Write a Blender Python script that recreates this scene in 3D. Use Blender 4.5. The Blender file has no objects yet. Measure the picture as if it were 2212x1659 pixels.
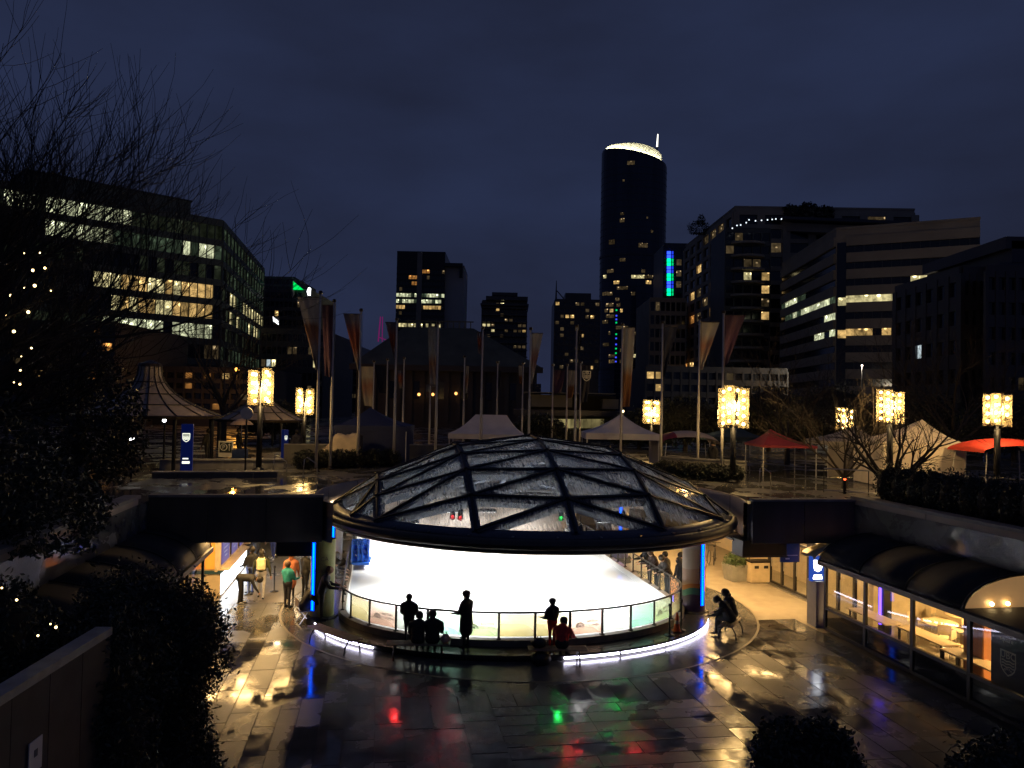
import bpy, bmesh, math, random
from mathutils import Vector, Matrix, geometry
sc = bpy.context.scene
COL = sc.collection
R_ = math.radians
# ------------------------------------------------------------------ camera
FPX, CXP, CYP, HCAM = 1722.0, 1106.0, 829.5, 7.6
PITCH, ROLL = R_(1.5), R_(1.15)
cam_d = bpy.data.cameras.new('camera'); cam = bpy.data.objects.new('camera', cam_d); COL.objects.link(cam)
cam_d.sensor_width = 36; cam_d.lens = FPX / 2212 * 36; cam_d.clip_start = 0.1; cam_d.clip_end = 3000
fwd = Vector((0, math.cos(PITCH), math.sin(PITCH))); up0 = Vector((0, -math.sin(PITCH), math.cos(PITCH))); rt0 = Vector((1, 0, 0))
cx_ = rt0 * math.cos(ROLL) + up0 * math.sin(ROLL); cy_ = -rt0 * math.sin(ROLL) + up0 * math.cos(ROLL); cz_ = -fwd
cam.matrix_world = Matrix(((cx_.x, cy_.x, cz_.x, 0), (cx_.y, cy_.y, cz_.y, 0), (cx_.z, cy_.z, cz_.z, HCAM), (0, 0, 0, 1)))
sc.camera = cam
# ------------------------------------------------------------------ night sky, exposure
w = bpy.data.worlds.new('World'); sc.world = w; w.use_nodes = True
nt = w.node_tree; nt.nodes.clear()
wo = nt.nodes.new('ShaderNodeOutputWorld'); bg = nt.nodes.new('ShaderNodeBackground')
sky = nt.nodes.new('ShaderNodeTexSky'); sky.sky_type = 'NISHITA'; sky.sun_disc = False
sky.sun_elevation = R_(1.0); sky.sun_rotation = R_(60); sky.air_density = 1.6; sky.ozone_density = 4.0
tc = nt.nodes.new('ShaderNodeTexCoord'); mp = nt.nodes.new('ShaderNodeMapping'); mp.inputs['Scale'].default_value = (1.2, 1.2, 3.2)
nz = nt.nodes.new('ShaderNodeTexNoise'); nz.inputs['Scale'].default_value = 2.1; nz.inputs['Detail'].default_value = 6; nz.inputs['Roughness'].default_value = 0.5
cr = nt.nodes.new('ShaderNodeValToRGB')
cr.color_ramp.elements[0].position = 0.32; cr.color_ramp.elements[0].color = (0.0130, 0.0163, 0.0365, 1)
cr.color_ramp.elements[1].position = 0.72; cr.color_ramp.elements[1].color = (0.0205, 0.0288, 0.070, 1)
mixs = nt.nodes.new('ShaderNodeMixRGB'); mixs.blend_type = 'ADD'; mixs.inputs['Fac'].default_value = 0.003
for a, b in ((tc.outputs['Generated'], mp.inputs['Vector']), (mp.outputs['Vector'], nz.inputs['Vector']), (nz.outputs['Fac'], cr.inputs['Fac']),
             (cr.outputs['Color'], mixs.inputs['Color1']), (sky.outputs['Color'], mixs.inputs['Color2']),
             (mixs.outputs['Color'], bg.inputs['Color']), (bg.outputs['Background'], wo.inputs['Surface'])):
    nt.links.new(a, b)
bg.inputs['Strength'].default_value = 1.0
vs = sc.view_settings; vs.view_transform = 'Standard'; vs.look = 'None'; vs.exposure = 0.0; vs.gamma = 1.0
try: vs.use_curve_mapping = False
except Exception: pass
sc.render.engine = 'CYCLES'
cy = sc.cycles
cy.use_denoising = True; cy.use_adaptive_sampling = True; cy.adaptive_threshold = 0.02
cy.max_bounces = 8; cy.diffuse_bounces = 3; cy.glossy_bounces = 4; cy.transmission_bounces = 6; cy.transparent_max_bounces = 16
cy.sample_clamp_indirect = 4.0; cy.sample_clamp_direct = 0.0; cy.caustics_reflective = False; cy.caustics_refractive = False
# ------------------------------------------------------------------ frames of reference
AX = R_(9.5)                       # the sunken square is turned this much from the view axis
def L(u, v, z=0.0):                # square frame (u across, v along) -> world
    return Vector((u * math.cos(AX) - v * math.sin(AX), u * math.sin(AX) + v * math.cos(AX), z))
ROTA = Matrix.Rotation(AX, 4, 'Z')
def ray(x, y):
    dx = (x - CXP) / FPX; dy = -(y - CYP) / FPX
    c, s = math.cos(ROLL), math.sin(ROLL)
    ux = dx * c - dy * s; uy = dx * s + dy * c
    return Vector((ux, math.cos(PITCH) - uy * math.sin(PITCH), math.sin(PITCH) + uy * math.cos(PITCH)))
def atz(x, y, z):                  # survey point of known height
    r = ray(x, y); return Vector((0, 0, HCAM)) + r * ((z - HCAM) / r.z)
def aty(x, y, Y):                  # survey point of known distance
    r = ray(x, y); return Vector((0, 0, HCAM)) + r * (Y / r.y)
# ------------------------------------------------------------------ mesh building
class MB:
    def __init__(s): s.v = []; s.f = []; s.m = []
    def add(s, vs, fs, mi=0):
        n = len(s.v); s.v.extend([tuple(p) for p in vs]); s.f.extend([tuple(i + n for i in f) for f in fs]); s.m.extend([mi] * len(fs)); return s
    def box(s, c, d, rz=0.0, M=None, mi=0):
        hx, hy, hz = d[0] / 2, d[1] / 2, d[2] / 2
        P = [Vector((x, y, z)) for x in (-hx, hx) for y in (-hy, hy) for z in (-hz, hz)]
        T = M if M is not None else Matrix.Rotation(rz, 3, 'Z')
        P = [T @ p + Vector(c) for p in P]
        return s.add(P, [(0, 1, 3, 2), (4, 6, 7, 5), (0, 4, 5, 1), (2, 3, 7, 6), (0, 2, 6, 4), (1, 5, 7, 3)], mi)
    def bar(s, a, b, w, h, upv=(0, 0, 1), mi=0):
        a, b = Vector(a), Vector(b); d = b - a; l = d.length
        if l < 1e-6: return s
        y = d / l; x = y.cross(Vector(upv))
        if x.length < 1e-4: x = y.cross(Vector((1, 0, 0)))
        x.normalize(); z = x.cross(y)
        M = Matrix((x, y, z)).transposed()
        return s.box((a + b) / 2, (w, l, h), M=M, mi=mi)
    def tube(s, pts, rad, n=8, cap=True, mi=0):
        pts = [Vector(p) for p in pts]; k = len(pts)
        if not hasattr(rad, '__len__'): rad = [rad] * k
        ref = None; base = len(s.v); V = []
        for i, p in enumerate(pts):
            t = (pts[min(i + 1, k - 1)] - pts[max(i - 1, 0)])
            if t.length < 1e-9: t = Vector((0, 0, 1))
            t.normalize()
            if ref is None: ref = Vector((1, 0, 0)) if abs(t.x) < 0.8 else Vector((0, 1, 0))
            x = t.cross(ref).normalized(); y = t.cross(x); ref = x.cross(t) if x.cross(t).length > .1 else ref
            for j in range(n):
                a = 2 * math.pi * j / n; V.append(p + (x * math.cos(a) + y * math.sin(a)) * rad[i])
        F = []
        for i in range(k - 1):
            for j in range(n):
                F.append((i * n + j, i * n + (j + 1) % n, (i + 1) * n + (j + 1) % n, (i + 1) * n + j))
        if cap: F.append(tuple(range(n - 1, -1, -1))); F.append(tuple((k - 1) * n + j for j in range(n)))
        return s.add(V, F, mi)
    def lathe(s, prof, c=(0, 0, 0), n=16, a0=0, a1=2 * math.pi, mi=0):
        full = abs(a1 - a0 - 2 * math.pi) < 1e-6; m = n if full else n + 1; V = []
        for r, z in prof:
            for j in range(m):
                a = a0 + (a1 - a0) * j / n; V.append((c[0] + r * math.cos(a), c[1] + r * math.sin(a), c[2] + z))
        F = []
        for i in range(len(prof) - 1):
            for j in range(n):
                F.append((i * m + j, i * m + (j + 1) % m, (i + 1) * m + (j + 1) % m, (i + 1) * m + j))
        return s.add(V, F, mi)
    def ball(s, c, r, n=8, k=5, mi=0, M=None):
        if not hasattr(r, '__len__'): r = (r, r, r)
        V = []; c = Vector(c)
        for i in range(k + 1):
            t = math.pi * i / k
            for j in range(n):
                a = 2 * math.pi * j / n; p = Vector((r[0] * math.sin(t) * math.cos(a), r[1] * math.sin(t) * math.sin(a), r[2] * math.cos(t)))
                V.append(c + (M @ p if M is not None else p))
        F = [(i * n + j, (i + 1) * n + j, (i + 1) * n + (j + 1) % n, i * n + (j + 1) % n) for i in range(k) for j in range(n)]
        return s.add(V, F, mi)
    def prism(s, poly, z0, z1, mi=0):
        n = len(poly); V = [(p[0], p[1], z0) for p in poly] + [(p[0], p[1], z1) for p in poly]
        F = [(i, (i + 1) % n, n + (i + 1) % n, n + i) for i in range(n)] + [tuple(range(n - 1, -1, -1)), tuple(range(n, 2 * n))]
        return s.add(V, F, mi)
    def quad(s, a, b, c, d, mi=0): return s.add([a, b, c, d], [(0, 1, 2, 3)], mi)
    def mesh(s, name, mats, smooth=False, bevel=0):
        me = bpy.data.meshes.new(name); me.from_pydata(s.v, [], s.f)
        if not isinstance(mats, (list, tuple)): mats = [mats]
        for m in mats: me.materials.append(m)
        if len(mats) > 1: me.polygons.foreach_set('material_index', s.m)
        bm = bmesh.new(); bm.from_mesh(me)
        if bevel > 0: bmesh.ops.bevel(bm, geom=bm.edges[:], offset=bevel, segments=1, affect='EDGES')
        bmesh.ops.recalc_face_normals(bm, faces=bm.faces); bm.to_mesh(me); bm.free()
        if smooth:
            me.polygons.foreach_set('use_smooth', [True] * len(me.polygons))
        me.update(); return me
    def build(s, name, mats, parent=None, smooth=False, bevel=0, origin=None):
        if origin is not None:
            o3 = Vector(origin); s.v = [tuple(Vector(p) - o3) for p in s.v]
        o = bpy.data.objects.new(name, s.mesh(name, mats, smooth, bevel)); COL.objects.link(o)
        if origin is not None: o.location = origin
        if parent is not None: o.parent = parent
        return o
def place(name, me, loc=(0, 0, 0), rz=0.0, parent=None, scale=None):
    o = bpy.data.objects.new(name, me); COL.objects.link(o); o.location = loc; o.rotation_euler = (0, 0, rz)
    if scale is not None: o.scale = scale
    if parent is not None: o.parent = parent
    return o
def thing(name, label, cat, loc=(0, 0, 0), rz=0.0, group=None):
    o = bpy.data.objects.new(name, None); COL.objects.link(o); o.location = loc; o.rotation_euler = (0, 0, rz); o.empty_display_size = 0.2
    o['label'] = label; o['category'] = cat
    if group: o['group'] = group
    return o
def tag(o, label, cat, group=None, kind=None):
    o['label'] = label
    if cat: o['category'] = cat
    if group: o['group'] = group
    if kind: o['kind'] = kind
    return o
def struct(o, label=None):
    o['kind'] = 'structure'
    if label: o['label'] = label
    return o
def copy_tree(o, parent=None):
    c = o.copy(); COL.objects.link(c); c.parent = parent
    for ch in list(o.children): copy_tree(ch, c)
    return c
# ------------------------------------------------------------------ materials
MATS = {}
def pbr(name, col, rough=0.6, metal=0.0, var=0.12, scale=4.0, bump=0.0, spec=0.5, em=None, es=0.0, coat=0.0, sample=True, streak=False):
    if name in MATS: return MATS[name]
    m = bpy.data.materials.new(name); m.use_nodes = True; MATS[name] = m
    n = m.node_tree; b = n.nodes['Principled BSDF']
    b.inputs['Roughness'].default_value = rough; b.inputs['Metallic'].default_value = metal
    b.inputs['Specular IOR Level'].default_value = spec
    if coat: b.inputs['Coat Weight'].default_value = coat
    b.inputs['Base Color'].default_value = (*col, 1)
    if var or bump:
        t = n.nodes.new('ShaderNodeTexCoord'); q = n.nodes.new('ShaderNodeTexNoise'); q.inputs['Scale'].default_value = scale; q.inputs['Detail'].default_value = 5
        if streak:
            mm = n.nodes.new('ShaderNodeMapping'); mm.inputs['Scale'].default_value = (1, 1, 0.12); n.links.new(t.outputs['Object'], mm.inputs['Vector']); n.links.new(mm.outputs['Vector'], q.inputs['Vector'])
        else: n.links.new(t.outputs['Object'], q.inputs['Vector'])
        if var:
            r = n.nodes.new('ShaderNodeValToRGB'); r.color_ramp.elements[0].position = .3; r.color_ramp.elements[1].position = .7
            r.color_ramp.elements[0].color = (*[c * (1 - var) for c in col], 1); r.color_ramp.elements[1].color = (*[min(1, c * (1 + var)) for c in col], 1)
            n.links.new(q.outputs['Fac'], r.inputs['Fac']); n.links.new(r.outputs['Color'], b.inputs['Base Color'])
        if bump:
            k = n.nodes.new('ShaderNodeBump'); k.inputs['Strength'].default_value = bump; k.inputs['Distance'].default_value = 0.02
            n.links.new(q.outputs['Fac'], k.inputs['Height']); n.links.new(k.outputs['Normal'], b.inputs['Normal'])
    if em is not None:
        b.inputs['Emission Color'].default_value = (*em, 1); b.inputs['Emission Strength'].default_value = es
    if not sample: m.cycles.emission_sampling = 'NONE'
    return m
def glow(name, col, strength, sample=False):
    if name in MATS: return MATS[name]
    m = bpy.data.materials.new(name); m.use_nodes = True; MATS[name] = m; n = m.node_tree; n.nodes.clear()
    o = n.nodes.new('ShaderNodeOutputMaterial'); e = n.nodes.new('ShaderNodeEmission'); e.inputs['Color'].default_value = (*col, 1); e.inputs['Strength'].default_value = strength
    n.links.new(e.outputs[0], o.inputs['Surface'])
    m.cycles.emission_sampling = 'FRONT_BACK' if sample else 'NONE'
    return m
def room(name, col, strength, scale=0.9, lo=0.25, spot=1.0):
    """a lit room behind a pane: lamps, blinds and furniture break the light up"""
    if name in MATS: return MATS[name]
    m = bpy.data.materials.new(name); m.use_nodes = True; MATS[name] = m; n = m.node_tree; n.nodes.clear()
    o = n.nodes.new('ShaderNodeOutputMaterial'); e = n.nodes.new('ShaderNodeEmission'); e.inputs['Color'].default_value = (*col, 1)
    t = n.nodes.new('ShaderNodeTexCoord'); oi = n.nodes.new('ShaderNodeObjectInfo')
    ad = n.nodes.new('ShaderNodeVectorMath'); ad.operation = 'ADD'
    mu = n.nodes.new('ShaderNodeMath'); mu.operation = 'MULTIPLY'; mu.inputs[1].default_value = 37.0
    n.links.new(oi.outputs['Random'], mu.inputs[0]); n.links.new(t.outputs['Object'], ad.inputs[0]); n.links.new(mu.outputs[0], ad.inputs[1])
    q = n.nodes.new('ShaderNodeTexNoise'); q.inputs['Scale'].default_value = scale; q.inputs['Detail'].default_value = 3
    vo = n.nodes.new('ShaderNodeTexVoronoi'); vo.inputs['Scale'].default_value = scale * 0.8
    n.links.new(ad.outputs[0], q.inputs['Vector']); n.links.new(ad.outputs[0], vo.inputs['Vector'])
    r = n.nodes.new('ShaderNodeMapRange'); r.inputs['From Min'].default_value = .3; r.inputs['From Max'].default_value = .7; r.inputs['To Min'].default_value = lo * strength * .7; r.inputs['To Max'].default_value = strength * .8
    n.links.new(q.outputs['Fac'], r.inputs['Value'])
    r2 = n.nodes.new('ShaderNodeMapRange'); r2.inputs['From Min'].default_value = .08; r2.inputs['From Max'].default_value = .34; r2.inputs['To Min'].default_value = strength * 4.5 * spot; r2.inputs['To Max'].default_value = 0
    n.links.new(vo.outputs['Distance'], r2.inputs['Value'])
    sz = n.nodes.new('ShaderNodeSeparateXYZ'); n.links.new(t.outputs['Generated'], sz.inputs[0])      # ceiling lamps sit in the upper part of a room
    hz_ = n.nodes.new('ShaderNodeMapRange'); hz_.inputs['From Min'].default_value = .45; hz_.inputs['From Max'].default_value = .75; n.links.new(sz.outputs['Z'], hz_.inputs['Value'])
    r3 = n.nodes.new('ShaderNodeMath'); r3.operation = 'MULTIPLY'; n.links.new(r2.outputs[0], r3.inputs[0]); n.links.new(hz_.outputs[0], r3.inputs[1])
    s = n.nodes.new('ShaderNodeMath'); s.operation = 'ADD'; n.links.new(r.outputs[0], s.inputs[0]); n.links.new(r3.outputs[0], s.inputs[1])
    rr = n.nodes.new('ShaderNodeMapRange'); rr.inputs['To Min'].default_value = .45; rr.inputs['To Max'].default_value = 1.15
    n.links.new(oi.outputs['Random'], rr.inputs['Value'])
    s2 = n.nodes.new('ShaderNodeMath'); s2.operation = 'MULTIPLY'; n.links.new(s.outputs[0], s2.inputs[0]); n.links.new(rr.outputs[0], s2.inputs[1])
    n.links.new(s2.outputs[0], e.inputs['Strength']); n.links.new(e.outputs[0], o.inputs['Surface'])
    m.cycles.emission_sampling = 'NONE'
    return m
def front_only(n, sock, k=1.0):      # reflection only where light meets the outer face of a thin pane
    g = n.nodes.new('ShaderNodeNewGeometry'); inv = n.nodes.new('ShaderNodeMath'); inv.operation = 'SUBTRACT'; inv.inputs[0].default_value = 1.0; n.links.new(g.outputs['Backfacing'], inv.inputs[1])
    a = n.nodes.new('ShaderNodeMath'); a.operation = 'MULTIPLY'; n.links.new(sock, a.inputs[0]); n.links.new(inv.outputs[0], a.inputs[1])
    b = n.nodes.new('ShaderNodeMath'); b.operation = 'MULTIPLY'; b.inputs[1].default_value = k; b.use_clamp = True; n.links.new(a.outputs[0], b.inputs[0]); return b
def thin_glass(name, tint=(0.9, 0.95, 0.95), refl=1.0, rough=0.02, haze=0.0, hazecol=(.6, .65, .7), streaks=False):
    if name in MATS: return MATS[name]
    m = bpy.data.materials.new(name); m.use_nodes = True; MATS[name] = m; n = m.node_tree; n.nodes.clear()
    o = n.nodes.new('ShaderNodeOutputMaterial'); tr = n.nodes.new('ShaderNodeBsdfTransparent'); tr.inputs['Color'].default_value = (*tint, 1)
    g = n.nodes.new('ShaderNodeBsdfGlossy'); g.inputs['Roughness'].default_value = rough
    fr = n.nodes.new('ShaderNodeFresnel'); fr.inputs['IOR'].default_value = 1.45
    mx = n.nodes.new('ShaderNodeMixShader')
    fm = front_only(n, fr.outputs[0], refl)
    n.links.new(fm.outputs[0], mx.inputs[0]); n.links.new(tr.outputs[0], mx.inputs[1]); n.links.new(g.outputs[0], mx.inputs[2])
    out = mx
    if haze > 0:
        t = n.nodes.new('ShaderNodeTexCoord'); mp_ = n.nodes.new('ShaderNodeMapping'); mp_.inputs['Rotation'].default_value = (0, 0, 0); mp_.inputs['Scale'].default_value = (7, 1.1, 1.1)
        ro = n.nodes.new('ShaderNodeMapping'); ro.inputs['Rotation'].default_value = (0, 0, -AX)
        n.links.new(t.outputs['Object'], ro.inputs['Vector']); n.links.new(ro.outputs[0], mp_.inputs['Vector'])
        q = n.nodes.new('ShaderNodeTexNoise'); q.inputs['Scale'].default_value = 2.4; q.inputs['Detail'].default_value = 5; q.inputs['Roughness'].default_value = .65
        q2 = n.nodes.new('ShaderNodeTexNoise'); q2.inputs['Scale'].default_value = .8; q2.inputs['Detail'].default_value = 3
        n.links.new(mp_.outputs[0], q.inputs['Vector']); n.links.new(t.outputs['Object'], q2.inputs['Vector'])
        pr = n.nodes.new('ShaderNodeMath'); pr.operation = 'MULTIPLY'; n.links.new(q.outputs['Fac'], pr.inputs[0]); n.links.new(q2.outputs['Fac'], pr.inputs[1])
        r = n.nodes.new('ShaderNodeMapRange'); r.inputs['From Min'].default_value = .16; r.inputs['From Max'].default_value = .42; r.inputs['To Min'].default_value = 0.12 * haze; r.inputs['To Max'].default_value = haze
        n.links.new(pr.outputs[0], r.inputs['Value'])
        df = n.nodes.new('ShaderNodeBsdfTranslucent'); df.inputs['Color'].default_value = (*hazecol, 1)
        d2 = n.nodes.new('ShaderNodeBsdfDiffuse'); d2.inputs['Color'].default_value = (*hazecol, 1)
        dm = n.nodes.new('ShaderNodeMixShader'); dm.inputs[0].default_value = .25; n.links.new(df.outputs[0], dm.inputs[1]); n.links.new(d2.outputs[0], dm.inputs[2])
        m2 = n.nodes.new('ShaderNodeMixShader'); n.links.new(r.outputs[0], m2.inputs[0]); n.links.new(mx.outputs[0], m2.inputs[1]); n.links.new(dm.outputs[0], m2.inputs[2]); out = m2
    n.links.new(out.outputs[0], o.inputs['Surface'])
    return m
def wet(name, col, dry=0.45, pud=0.05, scale=0.55, var=0.25, lo=.45, hi=.6):
    """rain-wet paving: a film of water in patches, damp stone between"""
    if name in MATS: return MATS[name]
    m = bpy.data.materials.new(name); m.use_nodes = True; MATS[name] = m; n = m.node_tree; b = n.nodes['Principled BSDF']
    g = n.nodes.new('ShaderNodeNewGeometry'); oi = n.nodes.new('ShaderNodeObjectInfo')
    ro = n.nodes.new('ShaderNodeMapping'); ro.inputs['Rotation'].default_value = (0, 0, -AX); ro.inputs['Scale'].default_value = (1, .75, 1)
    n.links.new(g.outputs['Position'], ro.inputs['Vector'])
    q = n.nodes.new('ShaderNodeTexNoise'); q.inputs['Scale'].default_value = scale; q.inputs['Detail'].default_value = 5; q.inputs['Roughness'].default_value = .55; q.inputs['Distortion'].default_value = .35
    f = n.nodes.new('ShaderNodeTexNoise'); f.inputs['Scale'].default_value = 28; f.inputs['Detail'].default_value = 4
    big = n.nodes.new('ShaderNodeTexNoise'); big.inputs['Scale'].default_value = 2.3; big.inputs['Detail'].default_value = 6
    for x in (q, f, big): n.links.new(ro.outputs[0], x.inputs['Vector'])
    # each slab lies a hair higher or lower, so it holds more or less water
    off = n.nodes.new('ShaderNodeMapRange'); off.inputs['To Min'].default_value = -.07; off.inputs['To Max'].default_value = .07; n.links.new(oi.outputs['Random'], off.inputs['Value'])
    sm = n.nodes.new('ShaderNodeMath'); sm.operation = 'ADD'; n.links.new(q.outputs['Fac'], sm.inputs[0]); n.links.new(off.outputs[0], sm.inputs[1])
    wetf = n.nodes.new('ShaderNodeMapRange'); wetf.inputs['From Min'].default_value = lo; wetf.inputs['From Max'].default_value = hi; wetf.interpolation_type = 'SMOOTHSTEP'
    n.links.new(sm.outputs[0], wetf.inputs['Value'])
    rg = n.nodes.new('ShaderNodeMapRange'); rg.inputs['To Min'].default_value = dry; rg.inputs['To Max'].default_value = pud; n.links.new(wetf.outputs[0], rg.inputs['Value'])
    n.links.new(rg.outputs[0], b.inputs['Roughness'])
    r = n.nodes.new('ShaderNodeValToRGB'); r.color_ramp.elements[0].position = .3; r.color_ramp.elements[1].position = .72
    r.color_ramp.elements[0].color = (*[c * (1 - var) for c in col], 1); r.color_ramp.elements[1].color = (*[c * (1 + var) for c in col], 1)
    n.links.new(big.outputs['Fac'], r.inputs['Fac'])
    hsv = n.nodes.new('ShaderNodeHueSaturation'); n.links.new(r.outputs['Color'], hsv.inputs['Color'])
    vv = n.nodes.new('ShaderNodeMapRange'); vv.inputs['To Min'].default_value = .8; vv.inputs['To Max'].default_value = 1.2; n.links.new(oi.outputs['Random'], vv.inputs['Value']); n.links.new(vv.outputs[0], hsv.inputs['Value'])
    n.links.new(hsv.outputs['Color'], b.inputs['Base Color'])
    inv = n.nodes.new('ShaderNodeMapRange'); inv.inputs['To Min'].default_value = .45; inv.inputs['To Max'].default_value = .04; n.links.new(wetf.outputs[0], inv.inputs['Value'])
    bp = n.nodes.new('ShaderNodeBump'); bp.inputs['Distance'].default_value = .012; n.links.new(inv.outputs[0], bp.inputs['Strength'])
    n.links.new(f.outputs['Fac'], bp.inputs['Height']); n.links.new(bp.outputs[0], b.inputs['Normal'])
    b.inputs['Specular IOR Level'].default_value = .5
    return m
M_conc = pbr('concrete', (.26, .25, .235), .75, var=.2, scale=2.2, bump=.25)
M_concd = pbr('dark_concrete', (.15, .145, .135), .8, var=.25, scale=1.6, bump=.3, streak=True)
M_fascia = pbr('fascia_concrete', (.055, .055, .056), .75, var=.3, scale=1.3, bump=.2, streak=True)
M_black = pbr('black_metal', (.012, .012, .014), .42, .3, var=.15)
M_dark = pbr('dark_bronze', (.045, .035, .03), .4, .6, var=.15)
M_steel = pbr('painted_steel', (.055, .065, .10), .38, .2, var=.2, scale=8, bump=.05)
M_stain = pbr('stainless', (.55, .55, .55), .28, 1.0, var=.1)
M_white = pbr('white_paint', (.72, .72, .7), .5, var=.08)
M_pole = pbr('pole_paint', (.5, .48, .44), .45, var=.2, streak=True)
M_wood = pbr('weathered_wood', (.28, .2, .13), .5, var=.3, scale=9, bump=.15)
M_slab = wet('wet_slab', (.10, .098, .092), .34, .055, .7, lo=.40, hi=.62)
M_joint = pbr('paving_joint', (.03, .028, .025), .6, var=.2)
M_apron = wet('wet_apron', (.12, .117, .11), .26, .08, .45, lo=.36, hi=.68)
M_walk = wet('walkway_concrete', (.34, .29, .22), .5, .22, .5, var=.14, lo=.5, hi=.75)
M_leaf = pbr('dark_leaf', (.028, .034, .02), .45, var=.5, scale=1.5)
M_leaf2 = pbr('planter_leaf', (.07, .11, .04), .5, var=.4, scale=6)
M_bark = pbr('bark', (.045, .036, .03), .85, var=.4, scale=7, bump=.4)
M_warm = glow('warm_lamp', (1, .62, .24), 30, True)
M_bulb = glow('globe_bulb', (1, .70, .30), 24, False)
# ================================================================== the sunken square
ZD, ZB, VB = 4.2, 2.85, 27.0        # deck top, deck underside, deck edge
UL, UR = -7.4, 17.3                 # retaining walls left and right
CU, CV, RD = 5.95, 30.8, 7.72        # dome centre and ring radius
def Lp(pts): return [L(*p) for p in pts]
random.seed(5)
# lower floor base sheet
b = MB(); b.prism(Lp([(-9, 4), (19, 4), (19, 52), (-9, 52)]), -.4, -.02)
floor = struct(b.build('plaza_floor', M_joint), 'sunken plaza floor paved with wet stone slabs')
# apron round the rink
b = MB(); n = 72
ap = [L(5.5 + 8.75 * math.cos(a), 30.2 + 8.55 * math.sin(a)) for a in [math.pi * 2 * i / n for i in range(n)]]
b.prism(ap, -.02, .0)
struct(b.build('apron_paving', M_apron), 'smooth wet concrete apron round the ice rink')
b = MB()
for i in range(n):
    p, q = ap[i], ap[(i + 1) % n]; c0 = L(5.5, 30.2)
    p2, q2 = p + (p - c0) * .009, q + (q - c0) * .009
    b.add([(p.x, p.y, .004), (q.x, q.y, .004), (q2.x, q2.y, .004), (p2.x, p2.y, .004)], [(0, 1, 2, 3)])
struct(b.build('apron_border', pbr('apron_border', (.2, .17, .12), .4, var=.2)), 'narrow pale border strip round the apron')
# walkways under the deck
for nm, u0, u1 in (('walkway_right', 14.0, 19.0), ('walkway_left', -9.0, -3.4)):
    pass
b = MB(); b.prism(Lp([(11.0, 26.6), (19, 24.4), (19, 52), (11.0, 52)]), -.02, -.006)
struct(b.build('side_walkway', M_walk), 'pale concrete walkway lit yellow under the deck')
b = MB(); b.prism(Lp([(-9, 31.2), (-.9, 31.2), (-.9, 52), (-9, 52)]), -.02, -.006)
struct(b.build('back_walkway', wet('left_walk', (.2, .18, .15), .3, .06, .5)), 'wet walkway beside the rental kiosk under the deck')
# stone slabs, each a piece of its own
def in_apron(u, v): return ((u - 5.5) / 8.85) ** 2 + ((v - 30.2) / 8.65) ** 2 < 1
slab_me = MB().box((0, 0, -.009), (1, 1, .018)).mesh('slab', M_slab)
slabs = []
def slab(u0, u1, v0, v1):
    cu_, cv_ = (u0 + u1) / 2, (v0 + v1) / 2
    if all(in_apron(a, c) for a in (u0, u1) for c in (v0, v1)): return
    slabs.append((cu_, cv_, u1 - u0, v1 - v0, any(in_apron(a, c) for a in (u0, u1) for c in (v0, v1))))
def courses_v(ua, ub, va, vb, wlo=.45, whi=.78):
    u = ua
    while u < ub - .2:
        wd = min(random.uniform(wlo, whi), ub - u)
        if ub - u - wd < .3: wd = ub - u
        v = va
        while v < vb - .1:
            ln = min(random.uniform(1.3, 2.4), vb - v)
            if vb - v - ln < .5: ln = vb - v
            slab(u, u + wd, v, v + ln); v += ln
        u += wd
def courses_u(ua, ub, va, vb):
    v = va
    while v < vb - .1:
        wd = min(random.uniform(.5, .8), vb - v)
        if vb - v - wd < .3: wd = vb - v
        u = ua
        while u < ub - .1:
            ln = min(random.uniform(1.2, 2.3), ub - u)
            if ub - u - ln < .5: ln = ub - u
            slab(u, u + ln, v, v + wd); u += ln
        v += wd
courses_v(-7.4, 3.0, 10.5, 31.2)
courses_u(3.0, 8.4, 10.5, 20.0)
courses_v(3.0, 8.4, 20.0, 23.5, .6, .8)
courses_v(8.4, 15.2, 10.5, 27.2, .6, .9)
slabs.sort(key=lambda s: s[1])
for k, (cu_, cv_, du, dv, cut) in enumerate(slabs[:300]):
    o = place('slab', slab_me, L(cu_, cv_, 0.0), AX, floor, (du - .022, dv - .022, 1))
    o.location.z = random.uniform(-.004, -.001) if not cut else -.004
    o.location.z += -.002
if len(slabs) > 300:
    b = MB()
    for cu_, cv_, du, dv, cut in slabs[300:]:
        b.box(L(cu_, cv_, -.015), (du - .022, dv - .022, .018), AX)
    o = b.build('slab_field', M_slab, floor); o['kind'] = 'stuff'
# ------------------------------------------------------------------ deck (street and upper plaza level)
arc = []
VL = 28.2                           # the deck edge lies a little further back on the left
a0 = math.atan2(VL - CV, -math.sqrt(8.2 ** 2 - (VL - CV) ** 2))
if a0 < 0: a0 += 2 * math.pi
a1 = math.atan2(VB - CV, math.sqrt(8.2 ** 2 - (VB - CV) ** 2))
for i in range(33):
    a = a0 + (a1 - a0) * i / 32
    arc.append((CU + 8.2 * math.cos(a), CV + 8.2 * math.sin(a)))
M_deck = wet('deck_paving', (.10, .098, .092), .4, .08, .6)
poly = [(-900, -20), (UL, -20), (UL, VL)] + arc + [(UR, VB), (UR, -20), (900, -20), (900, 1500), (-900, 1500)]
b = MB(); b.prism(Lp(poly), ZB, ZD)
struct(b.build('street_deck', [M_deck]), 'dark street deck and upper plaza with a round opening for the dome')
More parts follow.
